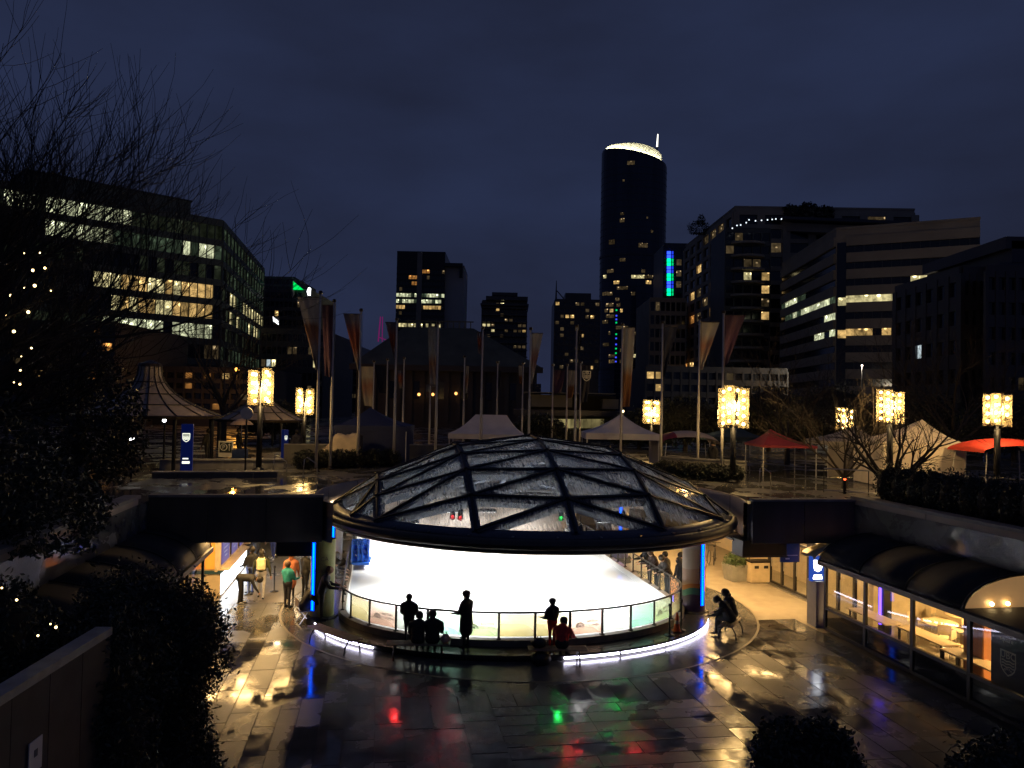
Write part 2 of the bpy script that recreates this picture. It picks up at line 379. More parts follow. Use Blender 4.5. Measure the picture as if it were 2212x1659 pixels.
# fascia panels over the deck edge
fas = thing('deck_fascia', 'dark concrete fascia beam along the deck edge above the plaza', 'beam', L(CU, VB))
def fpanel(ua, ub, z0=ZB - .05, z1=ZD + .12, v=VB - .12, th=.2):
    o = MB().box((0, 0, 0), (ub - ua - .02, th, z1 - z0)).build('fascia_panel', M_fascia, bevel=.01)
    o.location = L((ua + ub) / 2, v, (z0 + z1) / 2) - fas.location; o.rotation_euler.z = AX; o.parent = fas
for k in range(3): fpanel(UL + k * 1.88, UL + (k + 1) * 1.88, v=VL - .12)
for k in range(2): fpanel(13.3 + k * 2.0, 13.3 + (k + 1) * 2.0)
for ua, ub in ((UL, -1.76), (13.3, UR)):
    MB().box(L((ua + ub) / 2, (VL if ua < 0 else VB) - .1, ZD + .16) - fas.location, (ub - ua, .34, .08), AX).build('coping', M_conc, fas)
# hanging duct housings under the fascia
for (ua, ub, lab) in ((-3.3, -1.85, 'dark box housing hung below the deck left of the dome'), (13.0, 14.7, 'dark box housing hung below the deck right of the dome')):
    t = thing('duct_housing', lab, 'housing', L((ua + ub) / 2, (VL if ua < 0 else VB) + .35, 0))
    MB().box((0, 0, 2.62), (ub - ua, .9, .55), AX).build('casing', M_black, t, bevel=.015)
    MB().box((0, 0, 2.33), (ub - ua + .04, .94, .05), AX).build('bottom_trim', M_dark, t)
# retaining walls along both sides
def rwall(u, lab, nm, mat):
    t = thing(nm, lab, 'wall', L(u, 16))
    for k in range(6):
        v0 = 3 + k * 4
        o = MB().box((0, 0, 0), (.35, 3.97, ZD + .2 - 2.2)).build('wall_panel', mat, t, bevel=.012)
        o.location = L(u, v0 + 2, (ZD + .2 + 2.2) / 2) - t.location; o.rotation_euler.z = AX
    o = MB().box((0, 0, 0), (.5, 24, .1)).build('coping', M_conc, t); o.location = L(u, 15, ZD + .25) - t.location; o.rotation_euler.z = AX
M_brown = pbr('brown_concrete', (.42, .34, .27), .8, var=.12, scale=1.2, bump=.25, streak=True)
rwall(UL - .2, 'plain concrete retaining wall above the glass shelter on the ivy side', 'retaining_wall', M_brown)
rwall(UR + .2, 'plain brown concrete retaining wall above the cafe roof', 'retaining_wall', M_brown)
# walls closing the space under the deck
for nm, pl, lab, mt in (('rink_end_wall', [(-1.6, 46.4), (11.8, 46.4), (11.8, 46.6), (-1.6, 46.6)], 'beige wall closing the far end of the rink under the deck', pbr('beige_wall', (.52, .42, .35), .7, var=.1, scale=1)),
                    ('end_wall', [(-9, 50), (19, 50), (19, 50.4), (-9, 50.4)], 'wall at the far end under the deck', M_conc),
                    ('side_wall', [(18.8, 27.3), (19.2, 27.3), (19.2, 50), (18.8, 50)], 'side wall under the deck behind the glass doors', pbr('cream_wall', (.6, .5, .36), .7, var=.08)),
                    ('side_wall', [(-9.2, 27.3), (-8.8, 27.3), (-8.8, 50), (-9.2, 50)], 'side wall under the deck behind the rental kiosk', M_conc)):
    o = MB().prism(Lp(pl), -.02, ZB - .002).build(nm, mt); tag(o, lab, 'wall')
# ------------------------------------------------------------------ rink
RC, RA, RB, RV = 5.05, 6.1, 4.4, 28.7
def rink_line(off=0.0, vend=46.0, n=40):
    P = [(RC - RA - off, vend), (RC - RA - off, (vend + RV) / 2)]
    for i in range(n + 1):
        a = math.pi + math.pi * i / n; P.append((RC + (RA + off) * math.cos(a), RV + (RB + off) * math.sin(a)))
    return P + [(RC + RA + off, (vend + RV) / 2), (RC + RA + off, vend)]
def strip(b, o0, o1, z0, z1, vend=46.0):
    A, B = rink_line(o0, vend), rink_line(o1, vend)
    for i in range(len(A) - 1):
        p0, p1, q0, q1 = L(*A[i]), L(*A[i + 1]), L(*B[i]), L(*B[i + 1])
        V = [(p.x, p.y, z) for z in (z0, z1) for p in (p0, p1, q1, q0)]
        b.add(V, [(4, 5, 6, 7), (3, 2, 1, 0), (0, 1, 5, 4), (2, 3, 7, 6)])
    return b
rink = thing('ice_rink', 'floodlit white ice rink with glass rail and stepped surround under the dome', 'ice rink', L(RC, 30))
def rk(o): o.matrix_world = Matrix.Translation(-rink.location) @ o.matrix_world; o.parent = rink; return o
M_ice = pbr('ice', (.85, .88, .9), .18, var=.03, scale=.7, bump=.05)
b = MB(); b.prism(Lp(rink_line(-.02)), .02, .16); rk(b.build('ice_sheet', M_ice))
M_curb = pbr('curb_stone', (.2, .17, .14), .5, var=.2, scale=5)
b = strip(MB(), -.1, .14, .02, .40); rk(b.build('curb', M_curb))
b = strip(MB(), -.125, -.1, .16, .405); rk(b.build('kickboard', pbr('kickboard_white', (.82, .82, .8), .4, var=.03)))
M_step = pbr('dark_granite', (.05, .046, .043), .22, var=.25, scale=14)
b = strip(MB(), .14, .98, .14, .2, 33); rk(b.build('step_tread', M_step))
b = strip(MB(), .14, .90, .004, .14, 33); rk(b.build('step_riser', M_black))
# light strips under the step
M_led = glow('led_strip', (.80, .76, 1.0), 14, True)
RL = rink_line(.955, 33, 80)
acc = 0; seg = []
def led_ok(u, v): return (v < 31 and u > 5.4) or (v < 29.0 and u < .15)
cur = []
runs = []
for p in RL:
    if led_ok(*p):
        cur.append(p)
        if len(cur) == 8: runs.append(cur); cur = [p]
    else:
        if len(cur) > 2: runs.append(cur)
        cur = []
if len(cur) > 2: runs.append(cur)
for r in runs:
    b = MB(); r2 = [Vector((p[0], p[1])) for p in r]
    d0 = (r2[1] - r2[0]).normalized() * .05; d1 = (r2[-1] - r2[-2]).normalized() * .05
    r2[0] = r2[0] + d0; r2[-1] = r2[-1] - d1
    b.tube([L(p.x, p.y, .085) for p in r2], .034, 6); rk(b.build('light_strip', M_led))
# rail: posts, handrail, glass panels
M_rail = pbr('rail_metal', (.035, .03, .028), .35, .7, var=.1)
full = rink_line(.02, 44, 120)
def resample(P, step):
    out = [Vector(P[0])]; acc = 0
    for i in range(len(P) - 1):
        a, c = Vector(P[i]), Vector(P[i + 1]); d = (c - a).length; t = 0
        while acc + (d - t) >= step:
            t += step - acc; acc = 0; out.append(a + (c - a) * (t / d))
        acc += d - t
    return out
posts = resample(full, 1.12)
post_me = MB().box((0, 0, .40), (.045, .07, .8)).box((0, 0, .02), (.12, .12, .03)).mesh('post', M_rail)
for p in posts:
    q = L(p.x, p.y, .4); o = place('post', post_me, q - rink.location, AX + math.atan2(p.y - RV, p.x - RC) if p.y < RV else AX, rink)
b = MB(); b.tube([L(p[0], p[1], 1.21) for p in rink_line(.02, 44, 90)], .032, 8); rk(b.build('handrail', M_rail, smooth=True))
def panel_mat(i):
    tints = [((.80, .95, .86), (.62, .90, .78)), ((.92, .96, .80), (.80, .93, .62)), ((.97, .92, .74), (.98, .90, .58)), ((.96, .88, .80), (.95, .74, .62)), ((.9, .93, .9), (.86, .9, .84))]
    c0, c1 = tints[i % 5]; nm = 'rail_glass_%d' % (i % 5)
    if nm in MATS: return MATS[nm]
    m = bpy.data.materials.new(nm); m.use_nodes = True; MATS[nm] = m; n = m.node_tree; n.nodes.clear()
    o = n.nodes.new('ShaderNodeOutputMaterial'); tr = n.nodes.new('ShaderNodeBsdfTransparent'); g = n.nodes.new('ShaderNodeBsdfGlossy'); g.inputs['Roughness'].default_value = .03
    t = n.nodes.new('ShaderNodeTexCoord'); q = n.nodes.new('ShaderNodeTexNoise'); q.inputs['Scale'].default_value = .55; q.inputs['Detail'].default_value = 0; n.links.new(t.outputs['Object'], q.inputs['Vector'])
    r = n.nodes.new('ShaderNodeValToRGB'); r.color_ramp.elements[0].position = .45; r.color_ramp.elements[1].position = .58; r.color_ramp.elements[0].color = (*c0, 1); r.color_ramp.elements[1].color = (*c1, 1)
    n.links.new(q.outputs['Fac'], r.inputs['Fac']); n.links.new(r.outputs['Color'], tr.inputs['Color'])
    tl = n.nodes.new('ShaderNodeBsdfTranslucent'); tl.inputs['Color'].default_value = (*[c * .9 for c in c1], 1)
    m1 = n.nodes.new('ShaderNodeMixShader'); m1.inputs[0].default_value = .28; n.links.new(tr.outputs[0], m1.inputs[1]); n.links.new(tl.outputs[0], m1.inputs[2])
    f = n.nodes.new('ShaderNodeFresnel'); m2 = n.nodes.new('ShaderNodeMixShader'); n.links.new(front_only(n, f.outputs[0]).outputs[0], m2.inputs[0]); n.links.new(m1.outputs[0], m2.inputs[1]); n.links.new(g.outputs[0], m2.inputs[2])
    n.links.new(m2.outputs[0], o.inputs['Surface']); return m
M_print = pbr('print_grey', (.28, .26, .22), .5, var=0)
def text_mesh(s, size, name='lettering', mat=None, extrude=.002, align='CENTER'):
    cu = bpy.data.curves.new(name, 'FONT'); cu.body = s; cu.size = size; cu.extrude = extrude; cu.align_x = align; cu.resolution_u = 2
    ob = bpy.data.objects.new(name, cu); COL.objects.link(ob)
    dg = bpy.context.evaluated_depsgraph_get(); me = bpy.data.meshes.new_from_object(ob.evaluated_get(dg)); bpy.data.objects.remove(ob); bpy.data.curves.remove(cu)
    me.materials.clear(); me.materials.append(mat or M_print); return me
tx = text_mesh('BRITISH\nCOLUMBIA', .12)
def emblem_mesh():
    b = MB()
    for k in range(9):                      # rising-sun rays over a half disc
        a = math.pi * (k + .5) / 9; c, s = math.cos(a), math.sin(a)
        b.add([(c * .075 - s * .008, s * .075 + c * .008, 0), (c * .075 + s * .008, s * .075 - c * .008, 0), (c * .15 + s * .022, s * .15 - c * .022, 0), (c * .15 - s * .022, s * .15 + c * .022, 0)], [(0, 1, 2, 3)])
    b.add([(math.cos(math.pi * i / 10) * .06, math.sin(math.pi * i / 10) * .06, 0) for i in range(11)], [tuple(range(11))])
    b.add([(-.16, -.03, 0), (.16, -.03, 0), (.16, -.012, 0), (-.16, -.012, 0)], [(0, 1, 2, 3)])
    return b.mesh('sun_emblem', M_print)
em = emblem_mesh()
for i in range(len(posts) - 1):
    p, q = posts[i], posts[i + 1]
    a, c = L(p.x, p.y, 0), L(q.x, q.y, 0); d = (c - a); ln = d.length; ang = math.atan2(d.y, d.x); mid = (a + c) / 2
    o = MB().box((0, 0, 0), (ln - .07, .012, .68)).build('glass_panel', panel_mat({0: 0, 1: 1, 2: 2, 3: 2, 4: 3, 5: 4}.get(int((i * 7) % 6), 2)) if p.y < 28.3 else thin_glass('side_glass', (.92, .96, .97), .6, .02))
    o.location = Vector((mid.x, mid.y, .82)) - rink.location; o.rotation_euler.z = ang; o.parent = rink
    if (p.y < 29) and (i % 3 == 1):
        nrm = Vector((math.sin(ang), -math.cos(ang), 0))
        for me_, dx in ((em, -.22), (tx, .2)):
            e = bpy.data.objects.new(me_.name, me_); COL.objects.link(e); e.parent = o
            e.location = (dx, -.012, -.12 if me_ is em else .0); e.rotation_euler = (R_(90), 0, 0)
# floodlights that light the ice
def floodlight(u, v, z, power, size, lab, col=(1, .985, .95), tilt=None, grp='floodlights over the ice'):
    t = thing('floodlight', lab, 'floodlight', L(u, v, z), AX, grp)
    MB().box((0, 0, .06), (size[0] + .08, size[1] + .08, .1)).build('housing', M_black, t, bevel=.01)
    MB().tube([(0, 0, .1), (0, 0, max(.12, ZB - z) if z < ZB else .25)], .02, 6).build('bracket', M_black, t)
    MB().box((0, 0, .004), size + (.008,)).build('lens', glow('flood_lens', (1, .98, .94), 6), t)
    ld = bpy.data.lights.new('flood_beam', 'AREA'); ld.shape = 'RECTANGLE'; ld.size = size[0]; ld.size_y = size[1]; ld.energy = power; ld.color = col; ld.spread = R_(115)
    lo = bpy.data.objects.new('flood_beam', ld); COL.objects.link(lo); lo.parent = t; lo.location = (0, 0, -.01)
    return t
for v in (37, 41, 44.6):
    for u in (1.6, 5.05, 8.5): floodlight(u, v, 2.6, 300, (.9, .5), 'white floodlight fixed under the deck above the ice')
for u, v in ((3.2, 33.6), (7.2, 33.6), (1.2, 30.6), (9.0, 30.6), (3.1, 27.6), (7.4, 27.6)):
    floodlight(u, v, 3.05, 270, (.8, .4), 'white floodlight hung inside the dome ring above the ice')
# ================================================================== glass dome
ZR, ZA = 3.78, 6.38; RG = 7.46
dome = thing('glass_dome', 'wet glass dome of triangular panes on dark steel fins over the rink', 'dome', L(CU, CV, 0))
rise = ZA - ZR; RS = (RG ** 2 + rise ** 2) / (2 * rise)
def dz(du, dv):
    r2 = min(du * du + dv * dv, RG * RG); return ZA - RS + math.sqrt(RS * RS - r2)
def dp(du, dv, dn=0.0):
    z = dz(du, dv); p = Vector((du, dv, z)); nrm = (p - Vector((0, 0, ZA - RS))).normalized(); p = p + nrm * dn
    return (ROTA @ Vector((p.x, p.y, 0))) + Vector((0, 0, p.z)), ROTA @ nrm
pts2 = []; SP, ST = 2.95, 1.58
for k in range(-2, 3):
    x = k * SP; ext = math.sqrt(RG * RG - x * x); pts2.append((x, -ext)); pts2.append((x, ext))
    y = -6.2 + (ST / 2 if k % 2 else 0)
    while y < ext:
        if abs(y) < ext - .6: pts2.append((x, y))
        y += ST
for s in (-1, 1):
    for a in (-26, 0, 26): pts2.append((s * RG * math.cos(R_(a)), RG * math.sin(R_(a))))
res = geometry.delaunay_2d_cdt([Vector(p) for p in pts2], [], [], 0, 1e-4)
dv_, de_, df_ = res[0], res[1], res[2]
M_dglass = thin_glass('dome_glass', (.80, .86, .90), 1.0, .04, haze=.72, hazecol=(.60, .62, .66))
edges = set()
for f in df_:
    P = [dv_[i] for i in f]; c = sum(P, Vector((0, 0))) / 3
    b = MB(); V = []
    sub = 1
    Q = [p + (c - p).normalized() * .05 for p in P]; QQ = [dp(q.x, q.y, .03)[0] for q in Q]
    idx = {}
    for i in range(sub + 1):
        for j in range(sub + 1 - i):
            w0, w1 = i / sub, j / sub; q = Q[0] * w0 + Q[1] * w1 + Q[2] * (1 - w0 - w1)
            idx[(i, j)] = len(V); V.append(QQ[0] * w0 + QQ[1] * w1 + QQ[2] * (1 - w0 - w1))
    F = []
    for i in range(sub):
        for j in range(sub - i):
            F.append((idx[(i, j)], idx[(i + 1, j)], idx[(i, j + 1)]))
            if i + j < sub - 1: F.append((idx[(i + 1, j)], idx[(i + 1, j + 1)], idx[(i, j + 1)]))
    b.add(V, F); b.build('glass_pane', M_dglass, dome)
    for k in range(3):
        e = tuple(sorted((f[k], f[(k + 1) % 3])))
        edges.add(e)
for e in edges:
    p, q = dv_[e[0]], dv_[e[1]]
    if p.length > RG - .05 and q.length > RG - .05: continue
    b = MB(); n = 1; V = []
    dirv = (q - p).normalized(); side2 = Vector((-dirv.y, dirv.x))
    for i in range(n + 1):
        c = p + (q - p) * (i / n)
        for dn, hw in ((.0, .13), (-.10, .15), (-.34, .10), (-.34, -.10), (-.10, -.15), (.0, -.13)):
            cc = c + side2 * hw; V.append(dp(cc.x, cc.y, dn)[0])
    F = [(i * 6 + j, i * 6 + (j + 1) % 6, (i + 1) * 6 + (j + 1) % 6, (i + 1) * 6 + j) for i in range(n) for j in range(6)]
    b.add(V, F); fin = b.build('fin_beam', M_steel, dome)
    b = MB(); V = []
    for i in range(n + 1):
        c = p + (q - p) * (i / n)
        for dn, hw in ((.075, .04), (.02, .05), (.02, -.05), (.075, -.04)):
            cc = c + side2 * hw; V.append(dp(cc.x, cc.y, dn)[0])
    F = [(i * 4 + j, i * 4 + (j + 1) % 4, (i + 1) * 4 + (j + 1) % 4, (i + 1) * 4 + j) for i in range(n) for j in range(4)]
    b.add(V, F); b.build('glazing_cap', M_black, fin)
for i, p in enumerate(dv_):
    if p.length < RG - .1:
        q, nn = dp(p.x, p.y, .06); MB().ball(q, (.09, .09, .06), 8, 4).build('node_cap', M_black, dome, smooth=True)
# ring: gutter tube, face tube and top ledge
def ring(nm, prof, mat, n=96):
    o = MB().lathe(prof, (0, 0, 0), n).build(nm, mat, dome, smooth=True); return o
M_ring = pbr('ring_paint', (.045, .04, .04), .42, .2, var=.2, scale=3, bump=.05)
def tor(rc, zc, r, n=10): return [(rc + r * math.cos(2 * math.pi * i / n), zc + r * math.sin(2 * math.pi * i / n)) for i in range(n + 1)]
ring('ring_tube', tor(RD - .02, 3.47, .17), M_ring)
ring('ring_lip', tor(RD - .1, 3.27, .10), M_ring)
ring('ring_ledge', [(RG - .35, 3.56), (RG + .16, 3.56), (RG + .2, 3.66), (RG + .02, 3.74), (RG - .1, 3.84), (RG - .3, 3.78), (RG - .35, 3.56)], M_steel)
for k in range(36):
    a = 2 * math.pi * (k + .5) / 36; q = Vector((math.cos(a) * (RG + .13), math.sin(a) * (RG + .13), 3.69))
    o = MB().box((0, 0, 0), (.16, .07, .03)).build('ledge_clamp', M_stain, dome); o.location = q; o.rotation_euler.z = a
# pale lining of the round opening with a warm light line
lin = thing('opening_lining', 'pale curved lining of the deck opening behind the dome with a warm light line', 'lining', L(CU, CV, 0), AX)
A0, A1 = R_(-24), R_(204)
for k in range(12):
    b = MB(); b.lathe([(8.17, ZB), (8.05, ZB), (8.05, ZD - .02), (8.17, ZD - .02)], n=5, a0=A0 + (A1 - A0) * k / 12 + .003, a1=A0 + (A1 - A0) * (k + 1) / 12 - .003)
    b.build('lining_panel', pbr('lining_beige', (.50, .40, .33), .6, var=.08, scale=1.5), lin, smooth=True)
    b = MB(); b.lathe([(8.02, 3.52), (7.97, 3.52), (7.97, 3.57), (8.02, 3.57), (8.02, 3.52)], n=5, a0=A0 + (A1 - A0) * k / 12 + .02, a1=A0 + (A1 - A0) * (k + 1) / 12 - .02)
    if 2 <= k <= 9: b.build('light_line', glow('lining_light', (1, .78, .5), 4), lin)
# coloured stage spots under the ring
def stage_spot(x, y, hz, col, nm, lab):
    r = ray(x, y); s = math.sqrt(r.x ** 2 + r.y ** 2)
    # the wet paving mirrors the spot: place the can where the mirrored ray climbs to its height
    g = atz(x, y, 0); d = Vector((r.x, r.y, -r.z)); p = g + d * (hz / d.z)
    t = thing('stage_spot', lab, 'spotlight', p, 0, 'coloured stage spots under the dome')
    ax_ = (-d).normalized(); ax_ = (Vector((-d.x, -d.y, -d.z))).normalized()
    M = ax_.to_track_quat('Z', 'Y').to_matrix()
    def T(v): return M @ Vector(v)
    b = MB(); n = 12
    for r0, z0, r1, z1 in ((.09, -.22, .1, .27), (.1, .27, .092, .27), (.092, .27, .085, -.18)):
        A = [T((r0 * math.cos(2 * math.pi * i / n), r0 * math.sin(2 * math.pi * i / n), z0)) for i in range(n)]; Bv = [T((r1 * math.cos(2 * math.pi * i / n), r1 * math.sin(2 * math.pi * i / n), z1)) for i in range(n)]
        b.add(A + Bv, [(i, (i + 1) % n, n + (i + 1) % n, n + i) for i in range(n)])
    b.add([T((.09 * math.cos(2 * math.pi * i / n), .09 * math.sin(2 * math.pi * i / n), -.22)) for i in range(n)], [tuple(range(n))])
    b.build('can', M_black, t, smooth=False)
    MB().add([T((.05 * math.cos(2 * math.pi * i / n), .05 * math.sin(2 * math.pi * i / n), -.17)) for i in range(n)], [tuple(range(n))]).build('lens', glow('lens_' + nm, col, 130 if nm == 'red' else 120), t)
    MB().tube([(0, 0, .08), (0, 0, .45)], .015, 6).build('yoke', M_black, t)
for x, y, c in ((1204, 1545, 'green'), (1326, 1543, 'green'), (1340, 1543, 'green'), (1232, 1640, 'red'), (1245, 1638, 'red'), (1368, 1643, 'red'), (1380, 1640, 'red'), (968, 1547, 'red'), (985, 1551, 'red'), (852, 1548, 'red')):
    stage_spot(x, y, 3.62, (.02, 1, .12) if c == 'green' else (1, .03, .03), c, '%s stage spot hung under the dome ring' % c)
# ------------------------------------------------------------------ columns with printed wraps and neon
def wrap_mat():
    m = bpy.data.materials.new('column_wrap'); m.use_nodes = True; n = m.node_tree; b = n.nodes['Principled BSDF']; b.inputs['Roughness'].default_value = .35
    t = n.nodes.new('ShaderNodeTexCoord'); q = n.nodes.new('ShaderNodeTexNoise'); q.inputs['Scale'].default_value = 1.1; q.inputs['Detail'].default_value = 0
    n.links.new(t.outputs['Object'], q.inputs['Vector'])
    s = n.nodes.new('ShaderNodeSeparateXYZ'); n.links.new(t.outputs['Object'], s.inputs[0])
    a = n.nodes.new('ShaderNodeMath'); a.operation = 'MULTIPLY_ADD'; a.inputs[1].default_value = .5; n.links.new(q.outputs['Fac'], a.inputs[0]); n.links.new(s.outputs['Z'], a.inputs[2])
    d = n.nodes.new('ShaderNodeMath'); d.operation = 'DIVIDE'; d.inputs[1].default_value = 3.3; n.links.new(a.outputs[0], d.inputs[0])
    r = n.nodes.new('ShaderNodeValToRGB'); r.color_ramp.interpolation = 'CONSTANT'; E = r.color_ramp.elements
    E[0].position = 0; E[0].color = (.05, .03, .12, 1); E[1].position = .30; E[1].color = (.06, .25, .26, 1)
    for p, c in ((.36, (.62, .22, .06, 1)), (.41, (.72, .46, .30, 1)), (.62, (.80, .62, .44, 1)), (.80, (.80, .70, .58, 1))):
        e = E.new(p); e.color = c
    n.links.new(d.outputs[0], r.inputs['Fac']); n.links.new(r.outputs['Color'], b.inputs['Base Color']); return m
M_wrap = wrap_mat(); M_neon = glow('blue_neon', (.0, .03, 1.0), 5, True)
M_neonc = glow('cyan_neon', (.0, .11, 1.0), 6.0, False)
rs_t = text_mesh('ROBSON', .16, 'column_lettering', pbr('column_ink', (.2, .16, .12), .5, var=0)); rs_c = text_mesh('CA', .2, 'column_lettering', pbr('column_ink', (.2, .16, .12), .5, var=0))
def column(u, v, lab, neon_az, wrapm, letters=True, r=.42):
    t = thing('printed_column', lab, 'column', L(u, v, 0), 0, 'printed columns beside the rink')
    MB().lathe([(r, .25), (r, ZB - .002)], n=28).build('shaft', wrapm, t, smooth=True)
    MB().lathe([(0, .25), (r + .12, .25), (r + .16, .18), (r + .16, .004), (0, .004)], n=28).build('base', M_step, t)
    a = R_(neon_az); c = Vector((math.cos(a) * (r + .02), math.sin(a) * (r + .02), 0))
    h = MB().box((0, 0, 1.62), (.05, .17, 2.3)).build('neon_channel', M_black, t); h.location = c; h.rotation_euler.z = a
    k = MB().box((.03, 0, 1.62), (.03, .07, 2.28)).build('neon_tube', M_neonc, h)
    k = MB().box((.028, 0, 1.62), (.02, .13, 2.3)).build('neon_glow', M_neon, h)
    if letters:
        for me_, z, az in ((rs_c, 2.15, neon_az + 48), (rs_t, 1.75, neon_az + 44)):
            az = R_(az)
            e = bpy.data.objects.new('lettering', me_); COL.objects.link(e); e.parent = t; e.location = (math.cos(az) * (r + .004), math.sin(az) * (r + .004), z); e.rotation_euler = (R_(90), 0, az + R_(90))
    return t
M_wrapg = pbr('green_wrap', (.42, .44, .16), .4, var=.25, scale=1.0)
column(11.6, 27.95, 'round column with cream and purple print and blue neon by the seated skater', -62, M_wrap)
column(-1.75, 28.4, 'round column with olive green print and blue neon by the black chair', -118, M_wrapg)
column(11.9, 38.0, 'far round column with white print and blue neon behind the leaning spectators', -95, M_wrap, False)
column(-1.9, 38.2, 'far round column lit white beside the blue skating aids', -80, pbr('white_wrap', (.8, .8, .82), .4, var=.05), False)
# warm ceiling fixtures under the deck
def ceil_lamp(u, v, dims, strength, lab, col=(1, .60, .22), grp='ceiling lamps under the deck'):
    t = thing('ceiling_lamp', lab, 'ceiling lamp', L(u, v, ZB), AX, grp)
    MB().box((0, 0, -.035), (dims[0] + .08, dims[1] + .08, .066)).build('frame', M_dark, t)
    MB().box((0, 0, -.072), (dims[0], dims[1], .012)).build('diffuser', glow('diff_%d_%d' % (strength, int(col[1] * 100)), col, strength, True), t)
for v in (28.1, 29.4):
    for u in (13.4, 14.5, 15.6): ceil_lamp(u, v, (.8, .85), 26, 'square warm ceiling lamp under the deck edge over the right walkway')
for v in (32, 35, 38, 41): ceil_lamp(14.4, v, (.8, 1.4), 46, 'warm ceiling lamp under the deck over the right walkway')
for v in (29.5, 30.8):
    for u in (-5.6, -4.5, -3.4): ceil_lamp(u, v, (.75, .8), 26, 'square warm ceiling lamp under the deck edge over the left walkway')
for v in (33.0,): ceil_lamp(-4.0, v, (.8, 1.2), 26, 'warm ceiling lamp under the deck over the left walkway')
for v in (36, 41): ceil_lamp(-3.9, v, (.5, 1.2), 30, 'soft ceiling lamp under the deck behind the kiosk queue', (1, .72, .4))
# ================================================================== cafe on the right, shelter on the left
M_frame = pbr('window_frame', (.035, .032, .03), .4, .5, var=.1)
M_vault = pbr('vault_sheet', (.014, .014, .016), .7, .1, var=.2, scale=3)
M_pane = thin_glass('shop_glass', (.93, .93, .9), 1.3, .01)
M_dpane = pbr('dark_glass', (.012, .014, .018), .06, 0, var=0, spec=.8)
M_top = pbr('birch_top', (.72, .55, .32), .4, var=.1, scale=3)
M_navy = pbr('navy_banner', (.015, .025, .085), .6, var=.1)
M_off = pbr('off_white', (.75, .74, .68), .5, var=.03)
def gallery(nm, lab, u0, side, v0, v1, bay, interior, skip=()):
    """glazed front at u0; side=+1: room lies to larger u"""
    t = thing(nm, lab, 'storefront', L(u0, (v0 + v1) / 2)); O = t.location
    nb = int(round((v1 - v0) / bay)); bay = (v1 - v0) / nb
    for k in range(nb + 1):
        v = v0 + k * bay
        o = MB().box((0, 0, 1.18), (.09, .12, 2.34)).build('mullion', M_frame, t); o.location = L(u0, v, 0) - O; o.rotation_euler.z = AX
    for k in range(nb):
        vm = v0 + (k + .5) * bay; w_ = bay - .12
        for zz, hh, mm, nme in ((.40, .62, M_dpane if interior else M_dpane, 'lower_pane'), (1.49, 1.38, M_pane, 'window_pane')):
            o = MB().box((0, 0, 0), (.014, w_, hh)).build(nme, mm, t); o.location = L(u0, vm, zz) - O; o.rotation_euler.z = AX
        for zz, hh in ((.05, .1), (.755, .09), (2.22, .09)):
            o = MB().box((0, 0, 0), (.11, w_, hh)).build('frame_rail', M_frame, t); o.location = L(u0, vm, zz) - O; o.rotation_euler.z = AX
        # vault roof bay
        if side > 0 and vm < 18.9:
            o = MB().box((0, 0, 0), (2.2, bay - .01, .08)).build('flat_roof', M_vault, t); o.location = L(u0 + side * .8, vm, 2.44) - O; o.rotation_euler.z = AX; continue
        b = MB(); n = 8; V = []
        for j in range(n + 1):
            a = math.pi / 2 * j / n; uu = u0 + side * (-.25 + 2.1 * (1 - math.cos(a))); zz = 2.36 + .95 * math.sin(a)
            for vv in (vm - bay / 2 + .004, vm + bay / 2 - .004): V.append(L(uu, vv, zz) - O)
        b.add(V, [(2 * j, 2 * j + 1, 2 * j + 3, 2 * j + 2) for j in range(n)]); ob = b.build('vault_panel', M_vault, t, smooth=True)
        md = ob.modifiers.new('thick', 'SOLIDIFY'); md.thickness = .05
    for k in range(nb + 1):
        v = v0 + k * bay; b = MB(); n = 8
        if side > 0 and v < 18.7: continue
        b.tube([L(u0 + side * (-.27 + 2.12 * (1 - math.cos(math.pi / 2 * j / n))), v, 2.37 + .97 * math.sin(math.pi / 2 * j / n)) - O for j in range(n + 1)], .02, 6); b.build('vault_rib', M_frame, t)
    b = MB(); b.bar(L(u0 - side * .28, v0, 2.34) - O, L(u0 - side * .28, v1, 2.34) - O, .12, .16); b.build('gutter', M_dark, t)
    return t
cafe = gallery('glazed_cafe', 'long glazed cafe front with dark curved roof facing the square', 15.55, 1, 9.75, 25.75, 2.29, True)
shel = gallery('glass_shelter', 'dark glazed shelter with curved roof behind the hedge', -5.9, -1, 13.0, 29.4, 2.34, False)
# cafe room
b = MB(); b.prism(Lp([(15.62, 9.5), (22, 9.5), (22, 25.9), (15.62, 25.9)]), -.02, .03)
struct(b.build('cafe_floor', pbr('cafe_floor', (.22, .19, .15), .25, var=.2, scale=2)), 'polished floor inside the cafe')
M_cwall = pbr('cafe_wall', (.62, .50, .32), .7, var=.1)
for pl, lb in (([(22, 9.5), (22.2, 9.5), (22.2, 26), (22, 26)], 'cream back wall of the cafe'), ([(17.4, 25.8), (22, 25.8), (22, 26), (17.4, 26)], 'cream end wall of the cafe by the doors'), ([(15.7, 9.3), (22, 9.3), (22, 9.5), (15.7, 9.5)], 'cream end wall of the cafe past the banner')):
    tag(MB().prism(Lp(pl), .0, ZB - .01).build('cafe_wall', M_cwall), lb, 'wall')
for k, v in enumerate((12.0, 15.4, 18.8, 22.2)):
    ceil_lamp(19.2, v, (1.6, .7), 115, 'warm ceiling lamp inside the cafe', (1, .64, .26), 'ceiling lamps inside the cafe')
